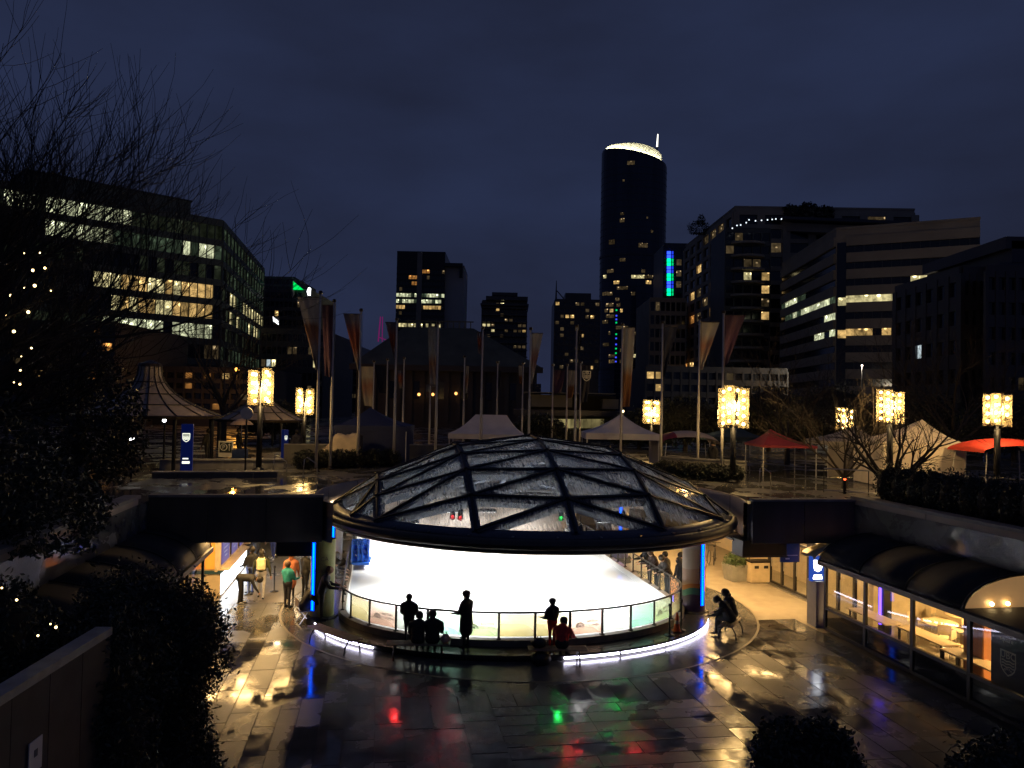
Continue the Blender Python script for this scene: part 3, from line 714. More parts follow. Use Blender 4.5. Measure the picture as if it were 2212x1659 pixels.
for k, v in enumerate((14.4, 17.0, 20.4)):
    t = thing('pendant_light', 'thin white linear light hung inside the cafe', 'lamp', L(17.6, v, 2.15), AX, 'linear lights in the cafe')
    MB().box((0, 0, 0), (.05, 1.9, .05)).build('tube', glow('cafe_tube', (.95, .95, 1), 9), t)
    MB().tube([(0, -.7, .03), (0, -.7, .68)], .008, 5).tube([(0, .7, .03), (0, .7, .68)], .008, 5).build('cable', M_black, t)
def cafe_table(u, v, ln, lab):
    t = thing('long_table', lab, 'table', L(u, v, .03), AX, 'long tables by the cafe window')
    MB().box((0, 0, .74), (.62, ln, .045)).build('tabletop', M_top, t, bevel=.006)
    for sx in (-1, 1):
        for sy in (-1, 1):
            MB().box((sx * .26, sy * (ln / 2 - .1), .36), (.05, .05, .715)).build('leg', M_black, t)
for k, v in enumerate((24.5, 22.2, 19.9, 17.6)): cafe_table(16.55 + (k % 2) * .25, v, 2.1, ['long pale table in the cafe nearest the lit sign', 'long pale table in the cafe beside the blue neon', 'long pale table in the cafe before the wood column', 'long pale table in the cafe beside the navy banner'][k])
def round_table(u, v, lab):
    t = thing('round_table', lab, 'table', L(u, v, .03), 0, 'round tables in the cafe')
    MB().lathe([(0, .70), (.55, .70), (.57, .72), (.55, .745), (0, .745)], n=24).build('tabletop', M_top, t)
    MB().lathe([(.04, .02), (.04, .70)], n=10).build('stem', M_stain, t); MB().lathe([(0, 0), (.3, 0), (.28, .025), (0, .03)], n=20).build('foot', M_stain, t)
def cafe_chair(u, v, rz, lab):
    t = thing('cafe_chair', lab, 'chair', L(u, v, .03), AX + rz, 'bentwood chairs in the cafe')
    MB().box((0, 0, .45), (.42, .42, .03)).build('seat', M_top, t, bevel=.008)
    o = MB().box((0, .2, .74), (.40, .025, .30)).build('backrest', M_top, t, bevel=.01)
    for sx in (-1, 1):
        for sy in (-1, 1): MB().tube([(sx * .18, sy * .18, 0), (sx * .16, sy * .16, .44)], .013, 6).build('leg', M_stain, t)
        MB().tube([(sx * .16, .17, .44), (sx * .15, .215, .62)], .013, 6).build('back_post', M_stain, t)
for i, (u, v) in enumerate(((18.3, 23.6), (18.2, 21.4), (19.8, 24.4))):
    round_table(u, v, ['round pale table in the cafe between the neon and the column', 'round pale table in the cafe in front of the wood column', 'round pale table at the back of the cafe'][i])
    for a in (0, 2.1, 4.2): cafe_chair(u + .75 * math.cos(a), v + .75 * math.sin(a), a - math.pi / 2, 'pale bentwood chair at a round cafe table')
for v in (23.9, 21.6): cafe_chair(17.4, v, -math.pi / 2, 'pale bentwood chair pushed to a long cafe table')
t = thing('wood_column', 'orange wood clad column standing inside the cafe', 'column', L(17.1, 20.2))
for k in range(4):
    a = AX + k * math.pi / 2; o = MB().box((0, 0, 1.41), (.72, .03, 2.76)).build('wood_panel', pbr('orange_wood', (.42, .16, .05), .45, var=.25, scale=6, streak=True), t); o.location = (-math.sin(a) * .37, math.cos(a) * .37, 0); o.rotation_euler.z = a
t = thing('neon_pillar', 'slim dark pillar with violet blue neon inside the cafe', 'pillar', L(17.3, 25.0))
MB().box((0, 0, 1.41), (.3, .3, 2.76), AX).build('pillar', M_black, t)
o = MB().box((0, 0, 1.5), (.04, .09, 2.3)).build('neon_tube', glow('violet_neon', (.12, .05, 1), 7, True), t); o.location = ROTA @ Vector((-.18, 0, 0)); o.rotation_euler.z = AX
# lit arch at the cut end of the roof vault
t = thing('arch_light', 'glowing arched end of the cafe roof with two small lamps', 'window', L(16.2, 18.86, 2.5), AX)
n = 14; P = [(-.9 + 2.1 * (1 - math.cos(math.pi / 2 * i / (n - 1))), 0, -.1 + .95 * math.sin(math.pi / 2 * i / (n - 1))) for i in range(n)] + [(1.2, 0, -.1)]
MB().add(P + [(p[0], .05, p[2]) for p in P], [tuple(range(n + 1)), tuple(range(2 * n + 1, n, -1))] + [(i, i + 1, n + 2 + i, n + 1 + i) for i in range(n)]).build('arch_pane', pbr('arch_glass', (.4, .26, .14), .5, em=(1, .55, .22), es=.22, var=.2, scale=1.2), t)
MB().tube([(p[0], -.02, p[2] + .02) for p in P[:-1]], .045, 6).build('arch_rim', M_frame, t)
for x in (-.1, .38): MB().ball((x, -.08, .1), .055, 8, 6).build('bulb', M_bulb, t)
# crest used on the university signs
def crest_mesh(nm, mat):
    b = MB(); H_ = [(-.5, .6), (.5, .6), (.5, -.1), (.42, -.33), (.26, -.5), (0, -.64), (-.26, -.5), (-.42, -.33), (-.5, -.1)]
    I_ = [(x * .88, y * .88) for x, y in H_]; n = len(H_)
    b.add([(x, y, 0) for x, y in H_] + [(x, y, 0) for x, y in I_], [(i, (i + 1) % n, n + (i + 1) % n, n + i) for i in range(n)])
    for y in (.12, -.02, -.16):
        P = []
        for i in range(9): x = -.4 + .1 * i; P.append((x, y + .025 * math.sin(i * 1.57), 0))
        b.add(P + [(p[0], p[1] - .06, 0) for p in P], [(i, i + 1, i + 10, i + 9) for i in range(8)])
    for k in range(7):
        a = math.pi * (k + .5) / 7; b.add([(math.cos(a) * .1, -.42 + math.sin(a) * .06, 0), (math.cos(a + .12) * .3, -.42 + math.sin(a + .12) * .18, 0), (math.cos(a - .12) * .3, -.42 + math.sin(a - .12) * .18, 0)], [(0, 1, 2)])
    return b.mesh(nm, mat)
ubc_t = text_mesh('UBC', .34, 'crest_letters', M_off); crest = crest_mesh('crest', M_off)
def put(me, parent, loc, rot, s=1.0, nm=None):
    o = bpy.data.objects.new(nm or me.name, me); COL.objects.link(o); o.parent = parent; o.location = loc; o.rotation_euler = rot; o.scale = (s, s, s); return o
t = thing('navy_banner', 'navy fabric banner with a university crest inside the cafe glass', 'banner', L(16.05, 18.15), AX)
MB().box((0, 0, 1.2), (.03, 1.15, 2.2)).build('cloth', M_navy, t)
rot = (R_(90), 0, R_(-90))
put(ubc_t, t, (-.02, 0, 1.36), rot, .75); put(crest, t, (-.02, 0, 1.25), rot, .52)
put(text_mesh('UBC\nrobson\nsquare', .2, 'banner_letters', M_off), t, (-.02, .05, 2.12), rot, .85)
MB().box((0, 0, .06), (.4, .9, .06)).build('stand', M_black, t)
# light box sign at the cafe corner
t = thing('sign_box', 'lit blue and white university sign on a grey cabinet at the cafe corner', 'sign', L(15.5, 26.3), AX)
MB().box((0, 0, .8), (.34, .62, 1.6)).build('cabinet', pbr('grey_cabinet', (.22, .22, .21), .5, var=.1), t, bevel=.01)
MB().box((0, 0, 2.0), (.46, .2, .86)).build('light_box', glow('sign_blue', (.02, .06, .32), 1.2), t)
put(crest_mesh('crest_lit', glow('sign_white', (.95, .97, 1), 5)), t, (-.0, -.108, 2.12), (R_(90), 0, 0), .34)
MB().box((-.0, -.103, 2.12), (.26, .004, .34)).build('crest_field', glow('sign_white2', (.95, .97, 1), 3.5), t)
MB().box((-.0, -.103, 1.78), (.3, .004, .05)).box((0, -.103, 1.69), (.36, .004, .08)).build('sign_lines', glow('sign_white', (.95, .97, 1), 5), t)
# glass doors further in
t = thing('glass_doors', 'row of glass doors in dark frames to a bright lobby', 'doors', L(17.2, 30.2))
for k in range(7):
    v = 26.6 + k * 1.05
    o = MB().box((0, 0, 1.12), (.1, .13, 2.24)).build('door_post', M_frame, t); o.location = L(17.2, v, 0) - t.location; o.rotation_euler.z = AX
    if k < 6:
        d = MB().box((0, 0, 0), (.014, .86, 2.0)).build('door_leaf', M_pane, t); d.location = L(17.2, v + .525, 1.08) - t.location; d.rotation_euler.z = AX
        MB().tube([(-.06, .3, -.3), (-.06, .3, .25)], .016, 6).build('handle', M_stain, d)
        f = MB().box((0, 0, -.98), (.06, .92, .1)).box((0, 0, .99), (.06, .92, .09)).build('door_rail', M_frame, d)
b = MB(); b.bar(L(17.2, 26.5, 2.3) - t.location, L(17.2, 33, 2.3) - t.location, .16, .14); b.build('head_beam', M_frame, t)
b = MB(); b.bar(L(17.1, 26.5, .03) - t.location, L(17.1, 33, .03) - t.location, .2, .05); b.build('threshold', M_stain, t)
for v in (28, 31): ceil_lamp(18.0, v, (.4, 1.0), 50, 'warm lamp in the lobby ceiling behind the glass doors', (1, .66, .28), 'lobby ceiling lamps')
# canopy vault over the doors
t = thing('entrance_vault', 'pale curved vault over the lobby doors with a bright lamp', 'canopy', L(17, 28.5))
b = MB(); V = []
for j in range(9):
    a = math.pi / 2 * j / 8
    for vv in (26.1, 27.0 + .0): V.append(L(15.3 + 2.1 * (1 - math.cos(a)), vv, 2.38 + .5 * math.sin(a)) - t.location)
b.add(V, [(2 * j, 2 * j + 1, 2 * j + 3, 2 * j + 2) for j in range(8)]); ob = b.build('vault_sheet', pbr('pale_sheet', (.55, .45, .28), .35, .3, var=.1), t, smooth=True)
ob.modifiers.new('thick', 'SOLIDIFY').thickness = .04
# planter, bins, bicycles under the deck on the right
def planter(u, v, lab):
    t = thing('planter', lab, 'planter', L(u, v, 0), AX + .1)
    b = MB(); V = [(-.36, -.36, 0), (.36, -.36, 0), (.36, .36, 0), (-.36, .36, 0), (-.45, -.45, .72), (.45, -.45, .72), (.45, .45, .72), (-.45, .45, .72), (-.39, -.39, .72), (.39, -.39, .72), (.39, .39, .72), (-.39, .39, .72), (-.39, -.39, .62), (.39, -.39, .62), (.39, .39, .62), (-.39, .39, .62)]
    F = [(0, 3, 2, 1)] + [(i, (i + 1) % 4, 4 + (i + 1) % 4, 4 + i) for i in range(4)] + [(4 + i, 4 + (i + 1) % 4, 8 + (i + 1) % 4, 8 + i) for i in range(4)] + [(8 + i, 8 + (i + 1) % 4, 12 + (i + 1) % 4, 12 + i) for i in range(4)] + [(12, 13, 14, 15)]
    b.add(V, F); b.build('tub', pbr('grey_tub', (.28, .28, .25), .7, var=.15, bump=.2), t)
    rnd = random.Random(3); b = MB()
    for k in range(900):
        a = rnd.uniform(0, 6.28); e = math.acos(rnd.uniform(-.2, 1)); r = rnd.uniform(.25, .55); c = Vector((r * math.sin(e) * math.cos(a) * 1.05, r * math.sin(e) * math.sin(a) * 1.05, .70 + r * math.cos(e) * .9 + .05))
        leaf(b, c, .055, rnd)
    b.build('foliage', M_leaf2, t)
    for k in range(5):
        a = k * 1.25; MB().tube([(0, 0, .62), (.2 * math.cos(a), .2 * math.sin(a), 1.0)], [.015, .006], 5).build('stem', M_bark, t)
def leaf(b, c, s, rnd, flat=0.0):
    n = Vector((rnd.gauss(0, 1), rnd.gauss(0, 1), rnd.gauss(0, 1) + flat)).normalized()
    x = n.cross(Vector((rnd.gauss(0, 1), rnd.gauss(0, 1), rnd.gauss(0, 1)))).normalized(); y = n.cross(x); l = s * rnd.uniform(.8, 1.4); w_ = s * .5
    b.add([c - x * l, c + y * w_ + n * w_ * .2, c + x * l, c - y * w_ + n * w_ * .2], [(0, 1, 2, 3)])
planter(15.9, 33.6, 'square grey planter with a leafy green plant on the walkway')
def waste(u, v, lab):
    t = thing('recycling_bin', lab, 'bin', L(u, v, 0), AX)
    MB().box((0, 0, .45), (.95, .5, .86)).build('body', pbr('cream_bin', (.58, .46, .28), .6, var=.1), t, bevel=.02)
    MB().box((0, 0, .93), (1.0, .55, .08)).build('lid', M_dark, t, bevel=.01)
    for sx in (-1, 1):
        MB().tube([(sx * .45, 0, .97), (sx * .45, 0, 1.25)], .018, 6).build('hood_post', M_dark, t)
        MB().box((sx * .22, -.256, .7), (.2, .012, .12)).build('slot', M_black, t)
    b = MB(); V = []
    for j in range(9):
        a = math.pi * j / 8
        for y in (-.27, .27): V.append((.5 * math.cos(a), y, 1.22 + .16 * math.sin(a)))
    b.add(V, [(2 * j, 2 * j + 1, 2 * j + 3, 2 * j + 2) for j in range(8)]); o = b.build('hood', M_black, t); o.modifiers.new('s', 'SOLIDIFY').thickness = .03
waste(16.75, 33.1, 'cream recycling bin with a black hood beside the planter')
def bicycle(u, v, rz, lab):
    t = thing('bicycle', lab, 'bicycle', L(u, v, 0), AX + rz, 'bicycles parked under the deck')
    for sx in (-1, 1):
        wh = MB().tube([(sx * .52 + .33 * math.cos(a), 0, .35 + .33 * math.sin(a)) for a in [i * math.pi / 8 for i in range(17)]], .018, 6, cap=False).build('wheel', M_black, t)
        b = MB()
        for k in range(8): a = k * math.pi / 4; b.tube([(sx * .52, 0, .35), (sx * .52 + .32 * math.cos(a), 0, .35 + .32 * math.sin(a))], .003, 3)
        b.build('spokes', M_stain, wh)
    b = MB()
    for p, q in (((-.52, 0, .35), (-.1, 0, .32)), ((-.52, 0, .35), (-.18, 0, .78)), ((-.1, 0, .32), (-.2, 0, .88)), ((-.1, 0, .32), (.38, 0, .75)), ((-.18, 0, .78), (.36, 0, .82)), ((.52, 0, .35), (.35, 0, .95))): b.tube([p, q], .018, 6)
    b.build('frame', pbr('bike_paint', (.2, .2, .22), .35, .5), t)
    MB().box((-.2, 0, .9), (.24, .13, .05)).build('saddle', M_black, t, bevel=.015)
    MB().tube([(.28, -.26, 1.0), (.36, -.08, .97), (.36, .08, .97), (.28, .26, 1.0)], .014, 6).build('handlebar', M_black, t)
    MB().tube([(-.1, -.12, .28), (-.1, .12, .36)], .012, 6).build('crank', M_black, t)
bicycle(15.8, 36.6, .9, 'grey bicycle parked under the deck past the planter'); bicycle(16.5, 37.2, 1.1, 'dark bicycle leaning by the wall under the deck')
# low hanging blue sign and screen under the deck on the right
t = thing('hanging_sign', 'navy blue sign hung below the deck by the lobby doors', 'sign', L(15.0, VB + .25, 0), AX)
MB().box((0, 0, 2.5), (.75, .06, .9)).build('board', pbr('sign_navy', (.01, .025, .1), .4, em=(.01, .03, .14), es=.12), t)
MB().box((.06, -.033, 2.3), (.46, .004, .03)).box((-.1, -.033, 2.18), (.16, .004, .05)).build('sign_lines', M_off, t)
# ------------------------------------------------------------------ rental kiosk on the left
t = thing('rental_kiosk', 'skate rental kiosk with orange end panel, navy menu boards and glowing white base', 'kiosk', L(-7.2, 35.2), AX)
M_cream = pbr('kiosk_cream', (.62, .5, .33), .6, var=.08)
def kb(nm, c, d, m, bevel=0): return MB().box(c, d).build(nm, m, t, bevel=bevel)
kb('body', (0, 0, 1.25), (2.8, 6.2, 2.5), M_cream)
kb('roof_slab', (0, 0, 2.57), (3.1, 6.5, .12), M_dark)
kb('base_light', (1.415, 0, .52), (.03, 5.9, .86), glow('kiosk_base', (.86, .93, 1.0), 7, True))
kb('counter', (1.5, 0, 1.06), (.42, 6.1, .07), M_top, .01)
kb('counter_band', (1.43, 0, .975), (.06, 6.1, .1), pbr('teal_band', (.03, .08, .11), .5))
kb('end_band', (0, -3.12, .975), (2.86, .05, .12), pbr('teal_band', (.03, .08, .11), .5))
kb('end_panel', (.55, -3.125, 1.6), (1.3, .03, 1.0), pbr('orange_panel', (.72, .25, .03), .5, em=(1, .36, .04), es=.6, var=.05))
for x in (-.15, 1.25): kb('end_post', (x, -3.14, 1.75), (.1, .07, 1.5), M_cream)
for k, y in enumerate((-2.3, -.4, 1.5)):
    kb('menu_board', (1.43, y, 1.85), (.04, 1.5, 1.2), pbr('menu_navy', (.06, .06, .22), .4, em=(.10, .10, .38), es=.55, var=.1))
    b = MB()
    for q in range(6): b.box((1.456, y - .1 + .08 * (q % 2), 2.3 - q * .16), (.006, .9 - .22 * (q % 3), .035))
    b.build('menu_lines', glow('menu_ink', (.75, .78, 1), .6), t)
for k, y in enumerate((-1.35, .55, 2.5)):
    kb('hatch_frame', (1.43, y, 1.72), (.05, .34, 1.25), M_cream); kb('hatch', (1.462, y, 1.6), (.02, .26, .7), M_dpane)
kb('fascia_sign', (.3, -3.2, 2.36), (1.9, .06, .42), pbr('sign_navy', (.01, .025, .1), .4))
put(text_mesh('SKATE', .24, 'sign_letters', glow('sign_cream', (1, .95, .82), 2.2)), t, (.75, -3.235, 2.37), (R_(90), 0, 0), 1)
put(text_mesh('Rental', .17, 'sign_letters', glow('sign_cream', (1, .95, .82), 2.2)), t, (.75, -3.235, 2.2), (R_(90), 0, 0), 1)
for x, z in ((-.55, 2.15), (-.95, 1.8)):
    MB().tube([(x, -3.3, z), (x - .06, -3.3, z - .2), (x - .05, -3.3, z - .38)], .035, 6).build('strip_lamp', glow('kiosk_strip', (1, .62, .2), 9, True), t)
# curved awning in front of the kiosk end
t2 = thing('kiosk_awning', 'curved metal awning beside the kiosk end with glowing lamps', 'awning', L(-7.6, 31.2), AX)
b = MB(); V = []
for j in range(11):
    a = math.pi * .5 * j / 10
    for y in (-1.2, .6): V.append((-1.7 * math.cos(a) + .2, y, 1.55 + 1.1 * math.sin(a)))
b.add(V, [(2 * j, 2 * j + 1, 2 * j + 3, 2 * j + 2) for j in range(10)]); o = b.build('awning_sheet', pbr('awning_grey', (.3, .27, .22), .35, .5, var=.15), t2, smooth=True); o.modifiers.new('s', 'SOLIDIFY').thickness = .04
for x in (-1.45, .2):
    MB().tube([(x, -1.15, .0), (x, -1.15, 1.6 if x < 0 else 2.62)], .03, 6).build('awning_post', M_dark, t2)
b = MB(); b.bar((-1.6, -1.25, 1.5), (.9, -1.25, 2.25), .08, .1); b.build('awning_arm', M_dark, t2)
# lit posters on the wall behind the kiosk
for (u, v, col, lb) in ((-2.9, 49.9, (1, .62, .2), 'orange lit poster on the far wall'), (-4.2, 49.9, (.9, .85, .75), 'pale lit notice on the far wall')):
    t = thing('lit_poster', lb, 'poster', L(u, v), AX)
    MB().box((0, -.05, 1.3), (.95, .06, 1.3)).build('frame', M_cream, t); MB().box((0, -.085, 1.3), (.85, .01, 1.2)).build('sheet', glow('poster_%d' % int(col[1] * 100), col, .9), t)
# stacked blue skating aids
for k in range(6):
    t = thing('skating_aid', 'blue plastic skating aid stacked beside the white column', 'skating aid', L(-.75 + .25 * (k % 2), 36.4 + .55 * (k // 2), .36), AX + .12 * k, 'blue skating aids stacked by the ice')
    MBl = pbr('blue_plastic', (.02, .13, .65), .35, var=.1)
    MB().box((0, 0, .06 + .0), (.5, .55, .12)).build('runner', MBl, t, bevel=.02)
    for sx in (-1, 1): MB().box((sx * .21, .05, .5), (.07, .4, .78)).build('side', MBl, t, bevel=.02)
    MB().box((0, .16, .86), (.44, .1, .1)).build('grip', MBl, t, bevel=.02); MB().box((0, .2, .5), (.4, .05, .22)).build('brace', MBl, t, bevel=.015)
# ================================================================== benches and small things on the square
def bench(p, rz, ln, lab, back=False):
    t = thing('bench', lab, 'bench', p, rz, 'slatted benches round the rink')
    for k in range(5):
        MB().box((0, -.19 + k * .095, .45), (ln, .075, .035)).build('slat', M_wood, t, bevel=.006)
    for s in (-1, 1):
        MB().tube([(s * (ln / 2 - .25), -.30, 0), (s * (ln / 2 - .25), -.27, .2), (s * (ln / 2 - .25), -.16, .38), (s * (ln / 2 - .25), 0, .42), (s * (ln / 2 - .25), .16, .38), (s * (ln / 2 - .25), .27, .2), (s * (ln / 2 - .25), .30, 0)], .025, 8).build('leg', M_black, t, smooth=True)
    MB().bar((-ln / 2 + .25, 0, .42), (ln / 2 - .25, 0, .42), .04, .03).build('stretcher', M_black, t)
    if back:
        for k in range(3): o = MB().box((0, -.29 - k * .03, .56 + k * .11), (ln, .03, .085)).build('back_slat', M_wood, t, bevel=.006)
        for s in (-1, 1): MB().tube([(s * (ln / 2 - .25), -.22, .43), (s * (ln / 2 - .25), -.38, .84)], .02, 6).build('back_post', M_black, t)
    return t
def gp(x, y, z=0.0): return atz(x, y, z)
bA = gp(903, 1422); bench(bA, R_(2), 1.9, 'slatted bench holding two seated people with a carrier bag')
bB = gp(1204, 1434); bench(bB, R_(4), 1.75, 'slatted bench holding the person in a red jacket')
bC = gp(1578, 1372); bench(bC, R_(62), 1.5, 'slatted bench under the seated skater by the neon column')
bD = gp(722, 1398); bench(bD, R_(-42), 2.3, 'long empty slatted bench standing before the left column')
def stanchion(p, lab, belt=None):
    t = thing('stanchion', lab, 'stanchion', p, 0, 'black belt stanchions')
    MB().lathe([(0, 0), (.17, 0), (.17, .02), (.05, .045), (.028, .06), (.028, .92), (.045, .93), (.045, 1.02), (0, 1.03)], n=16).build('post', M_black, t, smooth=True)
    MB().box((0, -.045, .975), (.05, .03, .06)).build('belt_clip', M_dark, t)
for x, y, lb in ((1446, 1372, 'black stanchion post standing left of the orange cone'), (1471, 1362, 'black stanchion post standing right of the orange cone')): stanchion(gp(x, y, .2) , lb)
for x, y, lb in ((524, 1302, 'black stanchion post beside the bending person'), (537, 1284, 'black stanchion post between the kiosk queue and the walker'), (592, 1278, 'black stanchion post on the walkway past the walker')): stanchion(gp(x, y), lb)
t = thing('traffic_cone', 'orange traffic cone on the rink step between two black posts', 'cone', gp(1462, 1364, .2))
MB().box((0, 0, .015), (.3, .3, .03)).build('foot', pbr('cone_dark', (.3, .05, .01), .6), t)
MB().lathe([(.115, .03), (.08, .26)], n=18).lathe([(.062, .37), (.025, .62), (0, .62)], n=18).build('cone', pbr('cone_orange', (.75, .10, .02), .5, var=.05), t, smooth=True)
MB().lathe([(.08, .26), (.062, .37)], n=18).build('collar', pbr('cone_collar', (.6, .35, .28), .4), t, smooth=True)
# ------------------------------------------------------------------ people
SKIN = pbr('skin', (.45, .28, .2), .55, var=.06)
def fk(a, l): return a
def person(lab, p, rz, h=1.7, top=(.03, .03, .035), bot=(.02, .02, .03), shoe=(.015, .015, .015), hair=(.015, .012, .01), lean=0, thigh=(0, 0), knee=(0, 0), arm=((10, 12, 15), (10, 12, 15)),
           head=(0, 0), seat=None, coat=0.0, hat=None, hood=None, pack=None, skirt=None, gloves=None, vox=.028, bulk=1.0, group='people round the rink', sleeve=None):
    s = h * 1.05 / 1.72; bulk = bulk * 1.12
    t = thing('person', lab, 'person', p, rz, group)
    B = []                                     # (a, b, ra, rb, tag)
    hipz = .93
    knees = []
    legz = []
    def leg(sx, th, kn):
        hip = Vector((sx * .095, 0, 0)); d = Vector((0, math.sin(R_(th)), -math.cos(R_(th)))); k = hip + d * .43
        d2 = Vector((0, math.sin(R_(th - kn)), -math.cos(R_(th - kn)))); an = k + d2 * .43
        return hip, k, an, d2
    legs = [leg(sx, thigh[i], knee[i]) for i, sx in enumerate((-1, 1))]
    low = min(l[2].z for l in legs) - .07
    P = Vector((0, 0, -low if seat is None else seat + .11))
    T = Vector((0, math.sin(R_(lean)), math.cos(R_(lean)))); Fw = Vector((0, math.cos(R_(lean)), -math.sin(R_(lean))))
    for i, (hip, k, an, d2) in enumerate(legs):
        hip, k, an = hip + P, k + P, an + P
        B.append((hip, k, .088 * bulk, .062, 'bot')); B.append((k, an, .06, .042, 'bot'))
        fdir = Vector((.12 * (-1 if i == 0 else 1), 1, 0)).normalized()
        if abs(an.z) > .3 and seat is None: fdir = (fdir + Vector((0, 0, -.7))).normalized()
        B.append((an + Vector((0, -.03, -.035)), an + fdir * .15 + Vector((0, 0, -.045)), .042, .036, 'shoe'))
    W = P + T * .12; C = P + T * .40; N = P + T * .53
    B.append((P + Vector((-.05, 0, 0)), P + Vector((.05, 0, 0)), .125 * bulk, .125 * bulk, 'bot' if not coat else 'top'))
    B.append((P + T * .06, W + T * .08, .125 * bulk, .13 * bulk, 'top'))
    for sx in (-1, 1): B.append((W + Vector((sx * .05, 0, 0)), C + Vector((sx * .085, 0, 0)), .115 * bulk, .118 * bulk, 'top'))
    for sx in (-1, 1): B.append((C + T * .075 + Vector((sx * .03, 0, 0)), C + Vector((sx * .165 * bulk, 0, 0)) + T * .005, .078, .07 * bulk, 'top'))
    B.append((C + T * .08, N + T * .05, .06, .058, 'skin')); B.append((C + T * .07, N - T * .005, .1, .082, 'top'))
    hd = (T + Fw * math.sin(R_(head[0])) * 1.0).normalized(); Hc = N + hd * .135
    yaw = Matrix.Rotation(R_(head[1]), 3, 'Z'); fh = (yaw @ (Fw - hd * Fw.dot(hd))).normalized()
    B.append((Hc + fh * .012 - hd * .05, Hc + hd * .045, .084, .105, 'skin'))
    hands = []
    for i, sx in enumerate((-1, 1)):
        up, outw, el = arm[i]
        S = C + Vector((sx * .178 * bulk, 0, 0)) - T * .005
        d = (Vector((sx * math.sin(R_(outw)), math.sin(R_(up + lean * .0)) * math.cos(R_(outw)), -math.cos(R_(up)) * math.cos(R_(outw)))))
        E_ = S + d * .28
        d2 = Vector((sx * math.sin(R_(outw)) * .35 - sx * .12 * (el > 40), math.sin(R_(up + el)), -math.cos(R_(up + el)))).normalized(); Wr = E_ + d2 * .25
        B.append((S, E_, .066 * bulk, .05 * bulk, 'top')); B.append((E_, Wr, .05 * bulk, .036, 'top'))
        B.append((Wr, Wr + d2 * .085, .034, .036, 'hand')); hands.append((Wr + d2 * .085, d2, sx))
    if coat:
        zb = P - Vector((0, 0, 1)) * coat; q = legs[0][1] + P, legs[1][1] + P
        B.append((P + T * .05, P + (sum(q, Vector()) / 2 - P) * min(1.2, coat / .43), .16 * bulk, .215, 'top'))
        for k_ in q: B.append((P + Vector((k_.x - P.x, 0, 0)) * .6, P + (k_ - P) * min(1.15, coat / .43), .14, .13, 'top'))
    b = MB()
    for a, c, ra, rb, tg in B:
        a, c = a * s, c * s; ra *= s; rb *= s; d = c - a; l = max(d.length, 1e-4); u = d / l if d.length > 1e-4 else Vector((0, 0, 1))
        pts, rr = [], []
        for k in range(4): an = math.pi / 2 * (k + .15) / 4; pts.append(a - u * ra * math.cos(an)); rr.append(ra * math.sin(an))
        pts.append(a); rr.append(ra); pts.append(c); rr.append(rb)
        for k in range(4): an = math.pi / 2 * (3 - k + .15) / 4; pts.append(c + u * rb * math.cos(an)); rr.append(rb * math.sin(an))
        b.tube(pts, rr, 10)
    me0 = b.mesh('tmp', SKIN); ob = bpy.data.objects.new('tmp', me0); COL.objects.link(ob)
    md = ob.modifiers.new('r', 'REMESH'); md.mode = 'VOXEL'; md.voxel_size = vox; md.use_smooth_shade = True
    ms = ob.modifiers.new('s', 'SMOOTH'); ms.factor = .5; ms.iterations = 3
    dg = bpy.context.evaluated_depsgraph_get(); me = bpy.data.meshes.new_from_object(ob.evaluated_get(dg)); bpy.data.objects.remove(ob); bpy.data.meshes.remove(me0)
    key = lambda nm, c, **k: pbr('%s_%02d_%02d_%02d' % (nm, c[0] * 99, c[1] * 99, c[2] * 99), c, k.get('r', .8), var=.2, scale=9, bump=.1)
    mats = {'top': key('jacket', top), 'bot': key('trousers', bot), 'shoe': key('shoe', shoe), 'skin': SKIN, 'hand': key('glove', gloves) if gloves else SKIN}
    order = list(mats); me.materials.clear()
    for k in order: me.materials.append(mats[k])
    segs = [(a * s, c * s, (ra + rb) / 2 * s, order.index(tg)) for a, c, ra, rb, tg in B]
    idx = []
    for f in me.polygons:
        q = f.center; best, bi = 1e9, 0
        for a, c, r, i in segs:
            d = c - a; ll = d.length_squared; tt = max(0, min(1, (q - a).dot(d) / ll)) if ll > 1e-9 else 0; e = (q - a - d * tt).length - r
            if e < best: best, bi = e, i
        idx.append(bi)
    me.polygons.foreach_set('material_index', idx); me.polygons.foreach_set('use_smooth', [True] * len(idx))
    # fingers, nose and ears join the same body mesh
    fb = MB()
    for hp, d2, sx in hands:
        side = d2.cross(Vector((0, 0, 1))); side = side.normalized() if side.length > .1 else Vector((0, 1, 0)); curl = d2.cross(side) * (.35)
        for k, ln in enumerate((.062, .072, .076, .07, .056)):
            if k == 0: b0 = hp - d2 * .05 + side * .035; dd = (d2 * .5 + side * .8).normalized()
            else: b0 = hp + side * (.03 - .02 * (k - 1)); dd = d2
            fb.tube([b0 * s, (b0 + dd * ln * .5) * s, (b0 + (dd + curl) * ln) * s], [.0095 * s, .009 * s, .006 * s], 5, mi=order.index('hand'))
    fb.ball((Hc + fh * .088 - hd * .012) * s, (.013 * s, .013 * s, .02 * s), 6, 4, mi=order.index('skin'))
    sd = fh.cross(hd)
    for q in (-1, 1): fb.ball((Hc + sd * q * .086) * s, (.015 * s, .015 * s, .03 * s), 6, 4, mi=order.index('skin'))
    fm = fb.mesh('f', [mats[k] for k in order], smooth=True)
    bm = bmesh.new(); bm.from_mesh(me); bm.from_mesh(fm); bm.to_mesh(me); bm.free(); bpy.data.meshes.remove(fm)
    bo = bpy.data.objects.new('body', me); COL.objects.link(bo); bo.parent = t
    Mh = Matrix((sd, fh, hd)).transposed()
    def blob(nm, c, r, m): return MB().ball(c * s, tuple(x * s for x in r), 14, 9, M=Mh).build(nm, m, t, smooth=True)
